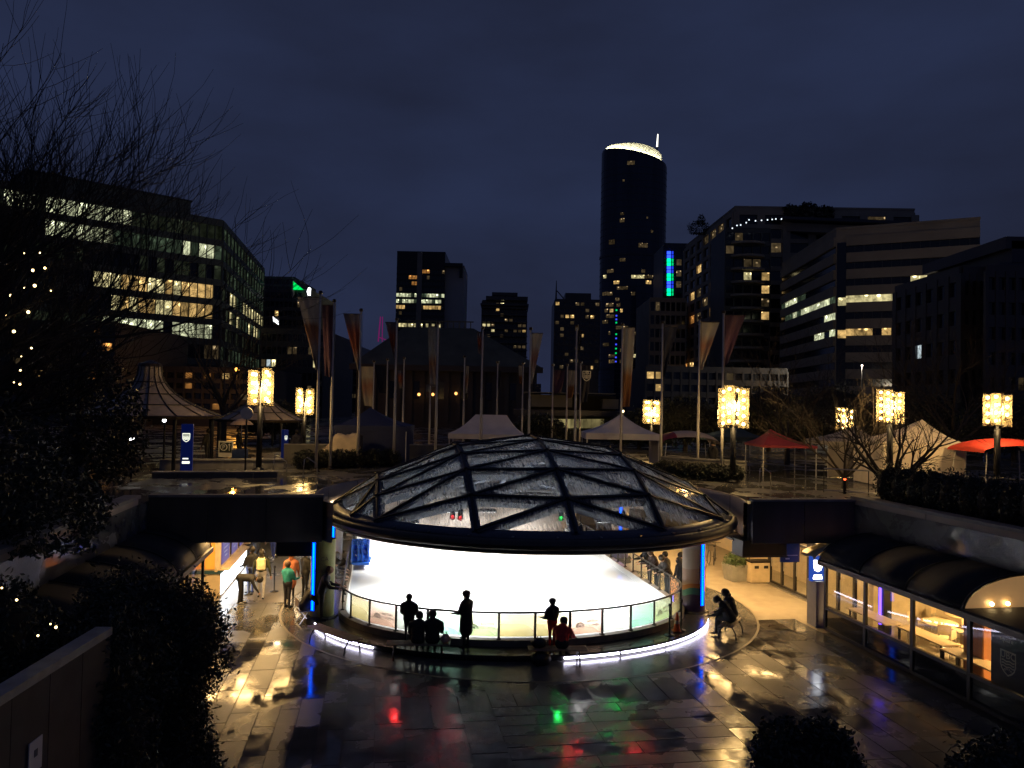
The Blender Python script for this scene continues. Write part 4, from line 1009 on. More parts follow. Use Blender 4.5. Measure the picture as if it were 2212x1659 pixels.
    if hat is not None:
        k_ = blob('hat', Hc + hd * .045 - fh * .008, (.126, .134, .112), key('hat', hat)); 
        blob('hair', Hc - fh * .035 - hd * .02, (.09, .085, .1), key('hair', hair, r=.6))
    elif hood is not None:
        blob('hood', Hc - fh * .028 + hd * .012, (.13, .135, .15), key('hood', hood))
        blob('hood_collar', N + T * .03 - fh * .02, (.13, .12, .07), key('hood', hood))
    else:
        blob('hair', Hc - fh * .022 + hd * .028, (.122, .128, .13), key('hair', hair, r=.6))
        if coat or skirt: blob('long_hair', Hc - fh * .06 - hd * .1, (.085, .05, .14), key('hair', hair, r=.6))
    if pack is not None:
        c = W + T * .2 - Fw * .2
        Mp = Matrix((Vector((1, 0, 0)), Fw, T)).transposed()
        pk = MB().box((0, 0, 0), (.30, .17, .42)).build('backpack', key('pack', pack), t, bevel=.05); pk.matrix_local = Matrix.Translation(c * s) @ Mp.to_4x4() @ Matrix.Scale(s, 4)
        for sx in (-1, 1): MB().tube([(c + Vector((sx * .09, 0, 0)) + T * .2 + Fw * .06) * s, (C + Vector((sx * .1, 0, 0)) + T * .125 + Fw * .0) * s, (C + Vector((sx * .1, 0, 0)) + Fw * .125) * s], .02 * s, 5).build('strap', key('pack', pack), t)
    return t
def yaw_to(p, q): return math.atan2(-(q.x - p.x), q.y - p.y)
ctr = L(RC, 30)
BLK = (.018, .018, .02); JEAN = (.05, .06, .12)
# --- in front of the ice
p = gp(882, 1388, .2); person('girl with long hair in a dark jacket standing at the glass rail', p, R_(-6), 1.42, BLK, BLK, hair=(.03, .015, .008), arm=((12, 8, 50), (12, 8, 50)), bulk=1.2, skirt=1)
pw = gp(1006, 1398, .2); person('woman in a long dark coat and brown beanie with one hand on the rail', pw, R_(55), 1.62, (.014, .014, .016), BLK, coat=.40, hat=(.09, .025, .012), arm=((22, 6, 58), (10, 10, 20)), head=(8, 10), bulk=1.1)
pc = gp(1192, 1399, .2); person('child in black helmet and red ski trousers leaning on the rail', pc, R_(35), 1.42, BLK, (.45, .02, .02), shoe=(.05, .05, .05), hat=(.02, .02, .022), arm=((16, 8, 66), (14, 8, 68)), head=(6, 0), bulk=1.1)
for dx, hh, lb, hd_ in ((-.02, 1.6, 'seated person in a black coat with short hair on the bench', None), (.42, 1.66, 'seated person with long dark hair and black coat on the bench', 1)):
    person(lb, bA + Vector((dx, -.02, 0)), R_(-4 if dx < 0.2 else 8), hh, BLK, BLK, thigh=(84, 80), knee=(86, 84), seat=.49, arm=((25, 8, 50), (25, 8, 50)), lean=16, bulk=1.25, head=(24, 0), skirt=hd_, vox=.028)
person('seated person in a red jacket with white hem bent forward on the bench', bB + Vector((.12, 0, 0)), R_(-12), 1.62, (.6, .04, .035), BLK, thigh=(84, 80), knee=(90, 80), seat=.49, lean=26, arm=((40, 12, 30), (40, 12, 30)), head=(30, 0), bulk=1.15)
def bag(p, rz, d, col, lab, rnd):
    t = thing('bag', lab, 'bag', p, rz)
    b = MB(); n, k = 14, 8; r_ = random.Random(rnd); V = []
    for i in range(k + 1):
        tt = i / k; prof = math.sin(math.pi * min(.98, tt * .82 + .10)) ** .55
        for j in range(n):
            a = 2 * math.pi * j / n; q = prof * (1 + r_.uniform(-.1, .1)); V.append((d[0] / 2 * math.cos(a) * q, d[1] / 2 * math.sin(a) * q, d[2] * tt))
    b.add(V, [(i * n + j, i * n + (j + 1) % n, (i + 1) * n + (j + 1) % n, (i + 1) * n + j) for i in range(k) for j in range(n)] + [tuple(range(n))])
    b.build('sack', pbr('bag_%d' % int(col[0] * 99), col, .45, var=.15, scale=12, bump=.3), t, smooth=True)
    for s in (-1, 1): MB().tube([(s * .05, -.05, d[2] * .9), (s * .05, -.03, d[2] * 1.25), (s * .05, .03, d[2] * 1.25), (s * .05, .05, d[2] * .9)], .008, 5).build('handle', pbr('bag_%d' % int(col[0] * 99), col, .45), t)
bag(bA + Vector((.80, -.02, .47)), .4, (.30, .28, .26), (.62, .38, .3), 'pale pink plastic carrier bag on the bench end', 2)
bag(bB + Vector((-.55, .02, .47)), .2, (.48, .3, .26), (.012, .012, .014), 'black sports bag on the bench beside the red jacket', 4)
bag(bB + Vector((-.5, -.12, 0)), .2, (.62, .4, .36), (.02, .018, .018), 'black duffel bag on the paving under the bench', 6)
# --- seated on the right
person('seated man in black beanie bending over his skates on the bench', bC + Vector((-.05, -.22, 0)), R_(62), 1.74, BLK, BLK, thigh=(82, 86), knee=(78, 92), seat=.49, lean=34, arm=((35, 6, 40), (35, 6, 40)), head=(40, 0), hat=BLK, bulk=1.15, pack=None)
person('seated person in a black hooded parka beside the man in the beanie', bC + Vector((.16, .34, 0)), R_(62), 1.74, BLK, BLK, thigh=(82, 84), knee=(84, 90), seat=.49, lean=18, arm=((30, 8, 40), (30, 8, 40)), head=(25, 0), hood=(.03, .022, .018), bulk=1.25)
# --- leaning on the right side rail
for i, (v, du, top, lb, kw) in enumerate(((32.8, .42, BLK, 'spectator with a white hood leaning on the side rail', dict(hood=(.6, .57, .5))), (31.9, .40, (.05, .03, .025), 'spectator with brown hair leaning on the side rail', dict(hair=(.06, .03, .015), skirt=1)),
        (31.3, .62, (.06, .055, .05), 'tall spectator with short black hair behind the side rail', {}), (30.6, .42, (.04, .032, .028), 'spectator in a brown jacket leaning low on the side rail', dict(hair=(.03, .02, .012))),
        (30.9, 1.15, BLK, 'spectator in a black puffer jacket standing behind the leaning group', dict(hat=BLK)), (30.0, .7, BLK, 'spectator in a black coat next to the printed column', dict(hood=BLK)))):
    person(lb, L(RC + RA + .05 + du, v, .0), AX + R_(95), 1.7 - .03 * (i % 3), top, BLK, lean=24 if du < .6 else 6, arm=((42, 8, 40), (42, 8, 40)) if du < .6 else ((10, 8, 20), (10, 8, 20)), head=(12, 0), bulk=1.12, **kw)
# --- along the left side rail
for i, (v, du, top, lb, kw) in enumerate(((27.9, .62, BLK, 'spectator in black with a striped knit beanie leaning on the rail', dict(hat=(.22, .11, .06))), (29.1, .5, (.1, .03, .04), 'spectator in a maroon top with dark hair at the left rail', {}),
        (30.3, .5, (.14, .14, .15), 'spectator in a grey jacket and dark cap at the left rail', dict(hat=BLK)), (31.6, .55, (.05, .05, .06), 'spectator in a dark jacket further along the left rail', dict(hood=(.07, .07, .08))))):
    person(lb, L(RC - RA - .05 - du, v, .2 if v < 29 else .0), AX - R_(92), 1.72 if i != 1 else 1.6, top, BLK, lean=16, arm=((34, 8, 44), (34, 8, 44)), head=(14, 0), bulk=1.1, **kw)
# --- on the left walkway
person('person in black bending down to tie shoes beside the glowing kiosk base', gp(516, 1304), R_(-70), 1.72, BLK, BLK, lean=96, thigh=(8, 4), knee=(6, 10), arm=((18, 6, 12), (22, 6, 12)), head=(20, 0), shoe=(.4, .4, .4))
person('person in a black jacket and blue jeans waiting at the kiosk counter', gp(541, 1281), R_(60), 1.72, BLK, (.06, .09, .26), arm=((20, 10, 50), (14, 10, 40)), bulk=1.12)
person('person in grey trousers walking away with a white drawstring backpack', gp(563, 1292), R_(12), 1.78, (.045, .05, .025), (.45, .45, .47), shoe=BLK, thigh=(16, -8), knee=(6, 14), arm=((14, 16, 16), (-6, 18, 18)), pack=(.78, .7, .42))
person('person in a bright blue jacket and jeans walking under the deck', gp(590, 1208), R_(170), 1.74, (.02, .16, .62), (.05, .06, .16), shoe=(.6, .6, .62), thigh=(10, -6), knee=(4, 10), vox=.03)
person('person in a black outfit holding papers at the far kiosk hatch', gp(553, 1232), R_(80), 1.74, BLK, BLK, arm=((30, 8, 60), (24, 8, 60)), vox=.03)
person('person in a long rust orange coat standing beside the teal jacket', gp(627, 1294), R_(15), 1.72, (.5, .17, .08), BLK, coat=.34, hair=(.3, .1, .04), arm=((12, 12, 24), (12, 12, 24)))
person('girl in a teal jacket and striped leggings standing on the wet walkway', gp(620, 1312), R_(-25), 1.6, (.02, .24, .26), (.035, .035, .05), hair=(.08, .04, .02), arm=((20, 10, 70), (20, 10, 70)), bulk=1.08)
person('person in black standing close behind the left column', gp(658, 1290), R_(-40), 1.72, BLK, BLK, arm=((14, 10, 40), (14, 10, 40)), bulk=1.1)
chp = gp(655, 1346)
t = thing('folding_chair', 'low folding chair under the person in a black puffer', 'chair', chp, R_(-60))
MB().box((0, 0, .44), (.46, .44, .03)).build('seat', M_wood, t, bevel=.008)
for sx in (-1, 1):
    for sy in (-1, 1): MB().tube([(sx * .2, sy * .2, 0), (sx * .17, -sy * .12, .43)], .014, 6).build('leg', M_stain, t)
MB().box((0, -.23, .72), (.46, .03, .26)).build('backrest', M_wood, t, bevel=.008)
for sx in (-1, 1): MB().tube([(sx * .2, -.2, .43), (sx * .2, -.24, .84)], .013, 6).build('back_post', M_stain, t)
person('seated person in a big black puffer coat bent forward by the left column', chp + Vector((.02, .0, 0)), R_(-60), 1.66, BLK, BLK, thigh=(80, 84), knee=(80, 92), seat=.47, lean=32, arm=((35, 10, 40), (35, 10, 40)), head=(30, 0), bulk=1.4, hair=(.12, .05, .03))
# ================================================================== vegetation and foreground
def foliage_thing(nm, lab, cat, base, blobs, n, size, mat=M_leaf, trunk=None, seed=1, hang=0.0, core=True):
    t = thing(nm, lab, cat, base); rnd = random.Random(seed); b = MB()
    tot = sum(r[0] * r[1] + r[1] * r[2] + r[0] * r[2] for _, r in blobs)
    for c, r in blobs:
        c = Vector(c); k = int(n * (r[0] * r[1] + r[1] * r[2] + r[0] * r[2]) / tot)
        for i in range(k):
            d = Vector((rnd.gauss(0, 1), rnd.gauss(0, 1), rnd.gauss(0, 1))).normalized(); w_ = rnd.uniform(.78, 1.07) + (.16 if rnd.random() < .06 else 0)
            w_ *= 1 + .10 * math.sin(d.x * 7 + seed) * math.sin(d.z * 6 + d.y * 5)
            q = c + Vector((d.x * r[0], d.y * r[1], d.z * r[2])) * w_
            if q.z < .02: q.z = .02 + rnd.random() * .1
            leaf(b, q, size * rnd.uniform(.7, 1.3), rnd)
            if hang and rnd.random() < hang:
                for j in range(3): leaf(b, q - Vector((rnd.uniform(-.03, .03), rnd.uniform(-.03, .03), .07 * (j + 1))), size * .8, rnd)
    b.build('foliage', mat, t)
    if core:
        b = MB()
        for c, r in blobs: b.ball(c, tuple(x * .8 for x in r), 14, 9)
        b.build('light_block_core', pbr('light_block_dark', (.012, .012, .009), .9, var=.4), t, smooth=True)  # dark solid core, added inside the leaves to block light, not real branches
    if trunk: MB().tube(*trunk).build('trunk', M_bark, t)
    return t
# wall at the foot of the camera's terrace, left
w0, w1 = atz(-80, 1548, 4.5), atz(235, 1354, 4.5)
t = thing('garden_wall', 'low brown concrete wall with a pale sloping cap beside the ivy', 'wall', ((w0.x + w1.x) / 2, (w0.y + w1.y) / 2, 0)); O = t.location
dr = (w1 - w0); dr.z = 0; dr.normalize(); nr = Vector((-dr.y, dr.x, 0))
n = 4
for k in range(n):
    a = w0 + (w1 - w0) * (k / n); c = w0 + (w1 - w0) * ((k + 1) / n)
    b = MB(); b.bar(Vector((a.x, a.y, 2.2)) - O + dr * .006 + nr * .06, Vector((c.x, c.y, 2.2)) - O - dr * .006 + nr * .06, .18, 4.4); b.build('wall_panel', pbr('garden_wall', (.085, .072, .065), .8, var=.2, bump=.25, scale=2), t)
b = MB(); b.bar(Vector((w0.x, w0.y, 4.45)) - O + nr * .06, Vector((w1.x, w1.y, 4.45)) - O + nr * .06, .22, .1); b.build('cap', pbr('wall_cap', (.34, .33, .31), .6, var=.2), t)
r_ = ray(66, 1632); sg = Vector((0, 0, HCAM)) + r_ * ((w0 - Vector((0, 0, HCAM))).dot(nr) / r_.dot(nr))
tt = thing('notice', 'small white notice with a dark square mark on the brown wall', 'sign', sg)
ang = math.atan2(dr.y, dr.x); q = w0 + dr * ((sg - w0).dot(dr))
tt.location = (q.x - nr.x * .05, q.y - nr.y * .05, sg.z); tt.rotation_euler.z = ang
MB().box((0, 0, 0), (.27, .012, .36)).build('sheet', pbr('notice_white', (.6, .6, .66), .5, var=.04), tt)
MB().box((0, -.008, .03), (.07, .004, .08)).build('mark', pbr('notice_ink', (.06, .07, .12), .5), tt)
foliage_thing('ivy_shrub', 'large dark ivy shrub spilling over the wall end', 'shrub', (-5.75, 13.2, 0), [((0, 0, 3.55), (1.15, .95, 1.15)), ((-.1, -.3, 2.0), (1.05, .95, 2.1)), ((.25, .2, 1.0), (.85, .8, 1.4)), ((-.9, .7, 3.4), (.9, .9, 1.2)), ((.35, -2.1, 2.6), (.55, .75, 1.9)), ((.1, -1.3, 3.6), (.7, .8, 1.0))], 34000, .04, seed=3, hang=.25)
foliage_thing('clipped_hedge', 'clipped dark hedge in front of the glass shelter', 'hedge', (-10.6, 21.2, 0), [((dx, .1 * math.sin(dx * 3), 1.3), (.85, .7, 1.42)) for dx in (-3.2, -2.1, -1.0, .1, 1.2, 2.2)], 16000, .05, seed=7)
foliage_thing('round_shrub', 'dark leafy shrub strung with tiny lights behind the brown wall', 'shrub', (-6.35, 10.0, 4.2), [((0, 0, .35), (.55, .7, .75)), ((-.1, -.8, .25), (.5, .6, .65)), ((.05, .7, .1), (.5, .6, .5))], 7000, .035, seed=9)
planter_b = thing('parapet_planter', 'concrete planter ledge under the two dark shrubs', 'planter', (3.6, 5.4, 0))
MB().box((0, 0, 2.2), (6.4, 1.3, 4.4)).build('wall', M_conc, planter_b); MB().box((0, 0, 4.42), (6.5, 1.4, .06)).build('cap', M_conc, planter_b)
foliage_thing('boxwood_shrub', 'rounded black silhouetted shrub with a leaning flat edge on the ledge', 'shrub', (2.2, 5.85, 4.45), [((0, 0, .42), (.40, .34, .48)), ((-.18, .02, .62), (.2, .24, .27)), ((.12, 0, .66), (.22, .24, .24)), ((.2, 0, .3), (.28, .3, .4))], 9000, .022, seed=11)
foliage_thing('boxwood_shrub', 'rounded black silhouetted shrub beside the cafe corner of the ledge', 'shrub', (3.62, 5.75, 4.45), [((0, 0, .38), (.5, .4, .46)), ((.3, 0, .35), (.4, .4, .42))], 9000, .022, seed=13)
# bare trees
def grow_tree(nm, lab, base, seed, limbs, height, spread, twig=1.0, trunk_r=.2, sides=4, bias=(0, 0), levels=4, kids=(5, 5, 5), start=.25, upc=.5):
    t = thing(nm, lab, 'tree', base); rnd = random.Random(seed); T_, W_ = MB(), MB()
    def branch(p, d, ln, r, lev):
        n = 5 if lev < 2 else 4; pts, rr = [p], [r]; c = p.copy(); dd = d.copy()
        for i in range(n):
            dd = (dd + Vector((rnd.gauss(0, .10), rnd.gauss(0, .10), upc * .16 * (1 if lev else .5) + rnd.gauss(0, .05)))).normalized(); c = c + dd * (ln / n); pts.append(c.copy()); rr.append(r * (1 - .8 * (i + 1) / n) + .0025)
        (T_ if lev < 1 else W_).tube(pts, rr, sides if lev < 2 else 3, cap=False)
        if lev >= levels: return
        for k in range(kids[min(lev, len(kids) - 1)]):
            f = rnd.uniform(.25, .98); i = min(n - 1, int(f * n)); q = pts[i].lerp(pts[i + 1], f * n - i); tg = (pts[i + 1] - pts[i]).normalized()
            sd = Vector((rnd.gauss(0, 1), rnd.gauss(0, 1), rnd.gauss(0, .6))); sd = (sd - tg * sd.dot(tg)).normalized()
            nd = (tg * rnd.uniform(.55, .9) + sd * rnd.uniform(.45, .8) + Vector((bias[0] * .2, bias[1] * .2, .12))).normalized()
            branch(q, nd, ln * rnd.uniform(.42, .68) * twig, rr[i] * .55, lev + 1)
    hs = height * start
    T_.tube([(0, 0, 0), (.03, .02, hs * .5), (0, .05, hs)], [trunk_r * 1.25, trunk_r, trunk_r * .85], 9)
    for k in range(limbs):
        a = 2 * math.pi * k / limbs + rnd.uniform(-.3, .3); d = Vector((math.cos(a) * spread + bias[0], math.sin(a) * spread + bias[1], rnd.uniform(.6, 1.1))).normalized()
        branch(Vector((0, 0, hs * rnd.uniform(.6, 1.0))), d, height * rnd.uniform(.45, .7), trunk_r * .55, 0)
    T_.build('trunk', M_bark, t); W_.build('crown', M_bark, t)
    return t
tree1 = grow_tree('bare_tree', 'tall bare tree with upswept twigs beside the office block', (-13.0, 15.2, ZD), 21, 10, 10.2, .7, trunk_r=.24, bias=(.34, -.05), levels=3, kids=(10, 9, 7), upc=.8)
tree1b = grow_tree('bare_tree', 'bare tree with dense low twigs behind the left shelter', (-14.2, 19.5, ZD), 5, 8, 7.4, .9, trunk_r=.2, bias=(.25, -.1), levels=3, kids=(9, 8, 7), upc=.45)
foliage_thing('evergreen_shrub', 'broad dark evergreen under the tall bare tree', 'shrub', (-11.6, 16.9, ZD), [((0, 0, 1.5), (2.0, 1.3, 1.9)), ((1.5, .4, .9), (1.3, 1.0, 1.2)), ((-1.6, 0, 1.9), (1.6, 1.2, 2.4))], 9000, .07, seed=15, core=False)
foliage_thing('evergreen_shrub', 'low dark evergreen spreading toward the deck corner', 'shrub', (-11.4, 20.3, ZD), [((0, 0, .6), (1.2, 1.0, .7)), ((-1.5, -.6, 1.0), (1.4, 1.0, 1.2))], 7000, .06, seed=16, core=False)
foliage_thing('evergreen_tree', 'tall dark evergreen half covering the ribbed pavilion', 'tree', (-16.0, 29.6, ZD), [((0, 0, 2.6), (2.1, 1.6, 2.2)), ((-.6, 0, 4.4), (1.5, 1.2, 1.6)), ((.9, 0, 1.5), (1.5, 1.2, 1.3))], 9000, .09, seed=19, core=False, trunk=([(0, 0, 0), (0, 0, 4.5)], [.2, .06], 8))
# tiny lights strung through the left tree and shrub
M_fairy = glow('fairy_light', (1, .72, .30), 7)
fl = MB().ball((0, 0, 0), .021, 8, 6).mesh('bulb', M_fairy, smooth=True)
cap_me = MB().tube([(0, 0, .02), (0, 0, .06)], .012, 6).mesh('cap', M_black)
def fairy(p, s=1.0, tree=True):
    t = thing('string_light', 'small warm bulb strung in the dark tree beside the office block' if tree else 'small warm bulb strung in the shrub behind the brown wall', 'light bulb', p, 0, 'bulbs strung in the left tree' if tree else 'bulbs strung in the left shrub')
    place('bulb', fl, (0, 0, 0), 0, t, (s, s, s)); place('cap', cap_me, (0, 0, 0), 0, t)
for x, y, s in ((97, 579, 1), (71, 584, 1.2), (86, 546, .7), (52, 547, .6), (22, 638, 1.1), (75, 617, 1.3), (53, 622, .7), (61, 674, 1.3), (11, 679, 1.2), (30, 716, 1.3), (68, 752, .8), (44, 800, .8), (43, 830, .9), (30, 826, .6), (110, 628, .6), (46, 770, .5)):
    fairy(aty(x, y, 14.2), s)
for x, y, s in ((36, 1296, .9), (121, 1355, 1.0), (109, 1348, .6), (82, 1373, .8), (4, 1270, .7)): fairy(aty(x, y, 9.4), s * .75, False)
# ================================================================== upper plaza
def up(x, Y, z=ZD):                       # foot on the upper plaza seen in column x at distance Y
    q = aty(x, 1000, Y); return Vector((q.x, Y, z))
def flag_mat(nm, bands, spot=None):
    key = 'flag_' + nm
    if key in MATS: return MATS[key]
    m = bpy.data.materials.new(key); m.use_nodes = True; MATS[key] = m; n = m.node_tree; b = n.nodes['Principled BSDF']; b.inputs['Roughness'].default_value = .8
    t = n.nodes.new('ShaderNodeTexCoord'); s = n.nodes.new('ShaderNodeSeparateXYZ'); n.links.new(t.outputs['Generated'], s.inputs[0])
    q = n.nodes.new('ShaderNodeTexNoise'); q.inputs['Scale'].default_value = 3.2; q.inputs['Detail'].default_value = 3; n.links.new(t.outputs['Generated'], q.inputs['Vector'])
    a = n.nodes.new('ShaderNodeMath'); a.operation = 'MULTIPLY_ADD'; a.inputs[1].default_value = .22; n.links.new(q.outputs['Fac'], a.inputs[0]); n.links.new(s.outputs['Z'], a.inputs[2])
    r = n.nodes.new('ShaderNodeValToRGB'); E = r.color_ramp.elements; E[0].position = bands[0][0]; E[0].color = (*bands[0][1], 1); E[1].position = bands[1][0]; E[1].color = (*bands[1][1], 1)
    for p, c in bands[2:]: e = E.new(p); e.color = (*c, 1)
    n.links.new(a.outputs[0], r.inputs['Fac']); n.links.new(r.outputs['Color'], b.inputs['Base Color'])
    tl = n.nodes.new('ShaderNodeBsdfTranslucent'); n.links.new(r.outputs['Color'], tl.inputs['Color']); mx = n.nodes.new('ShaderNodeMixShader'); mx.inputs[0].default_value = .3
    o = n.nodes['Material Output']; n.links.new(b.outputs[0], mx.inputs[1]); n.links.new(tl.outputs[0], mx.inputs[2]); n.links.new(mx.outputs[0], o.inputs['Surface'])
    return m
WHT = (.30, .28, .255)
F_port = flag_mat('portrait', [(.25, (.07, .06, .065)), (.42, (.2, .17, .16)), (.56, (.2, .1, .065)), (.70, (.17, .075, .04)), (.78, WHT), (1.0, WHT)])
F_pink = flag_mat('pink', [(.25, WHT), (.45, (.26, .17, .14)), (.62, (.24, .12, .09)), (.78, (.26, .2, .18)), (.85, WHT)])
F_pur = flag_mat('purple', [(.2, (.05, .025, .05)), (.6, (.075, .03, .06)), (1.0, (.06, .03, .05))])
F_red = flag_mat('red', [(.2, (.15, .14, .15)), (.5, (.14, .035, .02)), (.75, (.16, .04, .03)), (1.0, (.06, .06, .1))])
F_gry = flag_mat('grey', [(.2, (.15, .13, .13)), (.5, (.15, .08, .06)), (.65, (.15, .17, .21)), (1.0, (.1, .11, .14))])
F_wor = flag_mat('orange', [(.2, (.15, .06, .02)), (.5, (.2, .085, .03)), (.62, WHT), (1.0, WHT)])
F_nav = flag_mat('navy', [(.2, (.015, .016, .03)), (1.0, (.02, .022, .04))])
def banner(t, side, w_, z1, z0, mat, twist=.0, seed=0, name='banner'):
    rnd = random.Random(seed); b = MB(); nx, nz_ = 7, 14; V = []
    ph = rnd.uniform(0, 6)
    for i in range(nz_ + 1):
        f = i / nz_; z = z1 + (z0 - z1) * f; ww = w_ * (1 - (.88 if twist else .35) * f ** (1.0 if twist else 1.6))
        for j in range(nx + 1):
            g = j / nx; x = side * (.06 + ww * g); y = .10 * math.sin(g * 5 + ph + f * 4) * (.25 + f) + .06 * math.sin(g * 11 + f * 3); V.append((x, y, z + .05 * g * f))
    b.add(V, [(i * (nx + 1) + j, i * (nx + 1) + j + 1, (i + 1) * (nx + 1) + j + 1, (i + 1) * (nx + 1) + j) for i in range(nz_) for j in range(nx)])
    o = b.build(name, mat, t, smooth=True)
    MB().tube([(0, 0, z1 + .02), (side * (w_ + .08), 0, z1 + .02)], .02, 5).build('banner_arm', M_dark, o)
    return o
def flagpole(x, ytop, Y, lab, grp, r=.075):
    base = up(x, Y); h = aty(x + 4, ytop, Y).z - ZD
    t = thing('flagpole', lab, 'flagpole', base, 0, grp)
    MB().tube([(0, 0, .12), (0, 0, h * .5), (0, 0, h * .5), (0, 0, h)], [r, r * .9, r * .74, r * .6], 10).build('pole', M_pole, t, smooth=True)
    MB().lathe([(0, 0), (.2, 0), (.2, .05), (.11, .12), (.08, .2), (0, .2)], n=14).build('base', M_dark, t)
    MB().ball((0, 0, h + .08), (.1, .1, .07), 8, 5).build('finial', M_dark, t); MB().tube([(0, 0, h - .02), (0, 0, h + .04)], .1, 8).build('truck', M_dark, t)
    MB().tube([(r * 1.3, -.02, .9), (r * 1.2, -.02, h - .1)], .008, 4).build('halyard', M_black, t)
    return t, h, base
front = [(683, 634, -1, 46, 643, 800, F_port, 1), (713, 652, -1, 22, 660, 815, F_pur, 0), (772, 672, -1, 35, 679, 800, F_red, 1), (850, 691, -1, 22, 697, 775, F_red, 1), (940, 700, -1, 19, 706, 836, F_gry, 0), (1037, 710, -1, 9, 718, 765, F_red, 0),
         (1141, 712, 1, 24, 720, 830, F_pink, 1), (1241, 706, 1, 9, 715, 760, F_nav, 0), (1340, 702, 1, 24, 708, 880, F_wor, 0), (1427, 698, 1, 30, 705, 815, F_nav, 1), (1507, 688, 1, 40, 696, 800, F_pink, 1), (1559, 676, 1, 44, 681, 790, F_pur, 1)]
for i, (x, yt, sd, wpx, y1, y0, mt, tw) in enumerate(front):
    Y = 36.5 + 7.0 * math.cos(math.asin(max(-1, min(1, (x - 1122) / 455))))
    lab = ['tall flagpole with a large pale portrait banner', 'tall flagpole with a dark purple banner', 'tall flagpole with a red and blue banner', 'tall flagpole with a short red banner', 'tall flagpole with a grey blue banner', 'tall flagpole with a thin furled red banner', 'tall flagpole with a twisted cream banner', 'tall flagpole with a thin furled dark banner', 'tall flagpole with a white and orange banner', 'tall flagpole with a twisted navy banner', 'tall flagpole with a pink portrait banner', 'tall flagpole with a flaring dark purple banner'][i]
    t, h, bs = flagpole(x, yt, Y, lab, 'flagpoles behind the dome')
    banner(t, sd, wpx / FPX * Y, aty(x, y1, Y).z - ZD, aty(x, y0, Y).z - ZD, mt, tw, i)
back = [(803, 782, -1, 26, 792, 878, F_pink), (832, 778, -1, 24, 790, 850, F_nav), (868, 775, -1, 12, 800, 840, F_red), (926, 776, -1, 8, 830, 860, F_gry), (999, 772, 1, 8, 790, 850, F_pink), (1071, 784, 1, 6, 800, 840, F_nav), (1126, 786, -1, 8, 790, 830, F_wor), (1191, 790, 1, 24, 800, 850, F_pur), (1222, 790, 1, 16, 800, 860, F_wor), (1251, 784, 1, 20, 790, 870, F_nav)]
for i, (x, yt, sd, wpx, y1, y0, mt) in enumerate(back):
    Y = 58 + (i % 2)
    lab = ['slender far flagpole with a portrait banner by the blue tent', 'slender far flagpole with a wide navy banner', 'slender far flagpole with a narrow red banner', 'slender far flagpole with a tiny grey banner', 'slender far flagpole with a narrow pink banner', 'slender far flagpole with a tiny navy banner', 'slender far flagpole with a tiny white banner', 'slender far flagpole with a purple banner', 'slender far flagpole with a white and orange banner', 'slender far flagpole with a navy banner bearing a white crest'][i]
    t, h, bs = flagpole(x, yt, Y, lab, 'far flagpoles across the plaza')
    bn = banner(t, sd, wpx / FPX * Y, aty(x, y1, Y).z - ZD, aty(x, y0, Y).z - ZD, mt, 0, i + 30)
    if i == 9: put(crest, t, (.42, -.2, aty(x, 812, Y).z - ZD), (R_(90), 0, 0), .62); put(ubc_t, t, (.42, -.21, aty(x, 808, Y).z - ZD), (R_(90), 0, 0), .9)
# ------------------------------------------------------------------ cluster lamps of glass cylinders
M_lglass = None
def lamp_glass():
    m = bpy.data.materials.new('lamp_glass'); m.use_nodes = True; n = m.node_tree; n.nodes.clear()
    o = n.nodes.new('ShaderNodeOutputMaterial'); tr = n.nodes.new('ShaderNodeBsdfTransparent'); tr.inputs['Color'].default_value = (1, .95, .82, 1)
    tl = n.nodes.new('ShaderNodeBsdfTranslucent'); tl.inputs['Color'].default_value = (.9, .8, .55, 1); gl = n.nodes.new('ShaderNodeBsdfGlossy'); gl.inputs['Roughness'].default_value = .1
    a = n.nodes.new('ShaderNodeMixShader'); a.inputs[0].default_value = .13; n.links.new(tr.outputs[0], a.inputs[1]); n.links.new(tl.outputs[0], a.inputs[2])
    f = n.nodes.new('ShaderNodeFresnel'); c = n.nodes.new('ShaderNodeMixShader'); n.links.new(front_only(n, f.outputs[0]).outputs[0], c.inputs[0]); n.links.new(a.outputs[0], c.inputs[1]); n.links.new(gl.outputs[0], c.inputs[2]); n.links.new(c.outputs[0], o.inputs['Surface'])
    return m
M_lglass = lamp_glass()
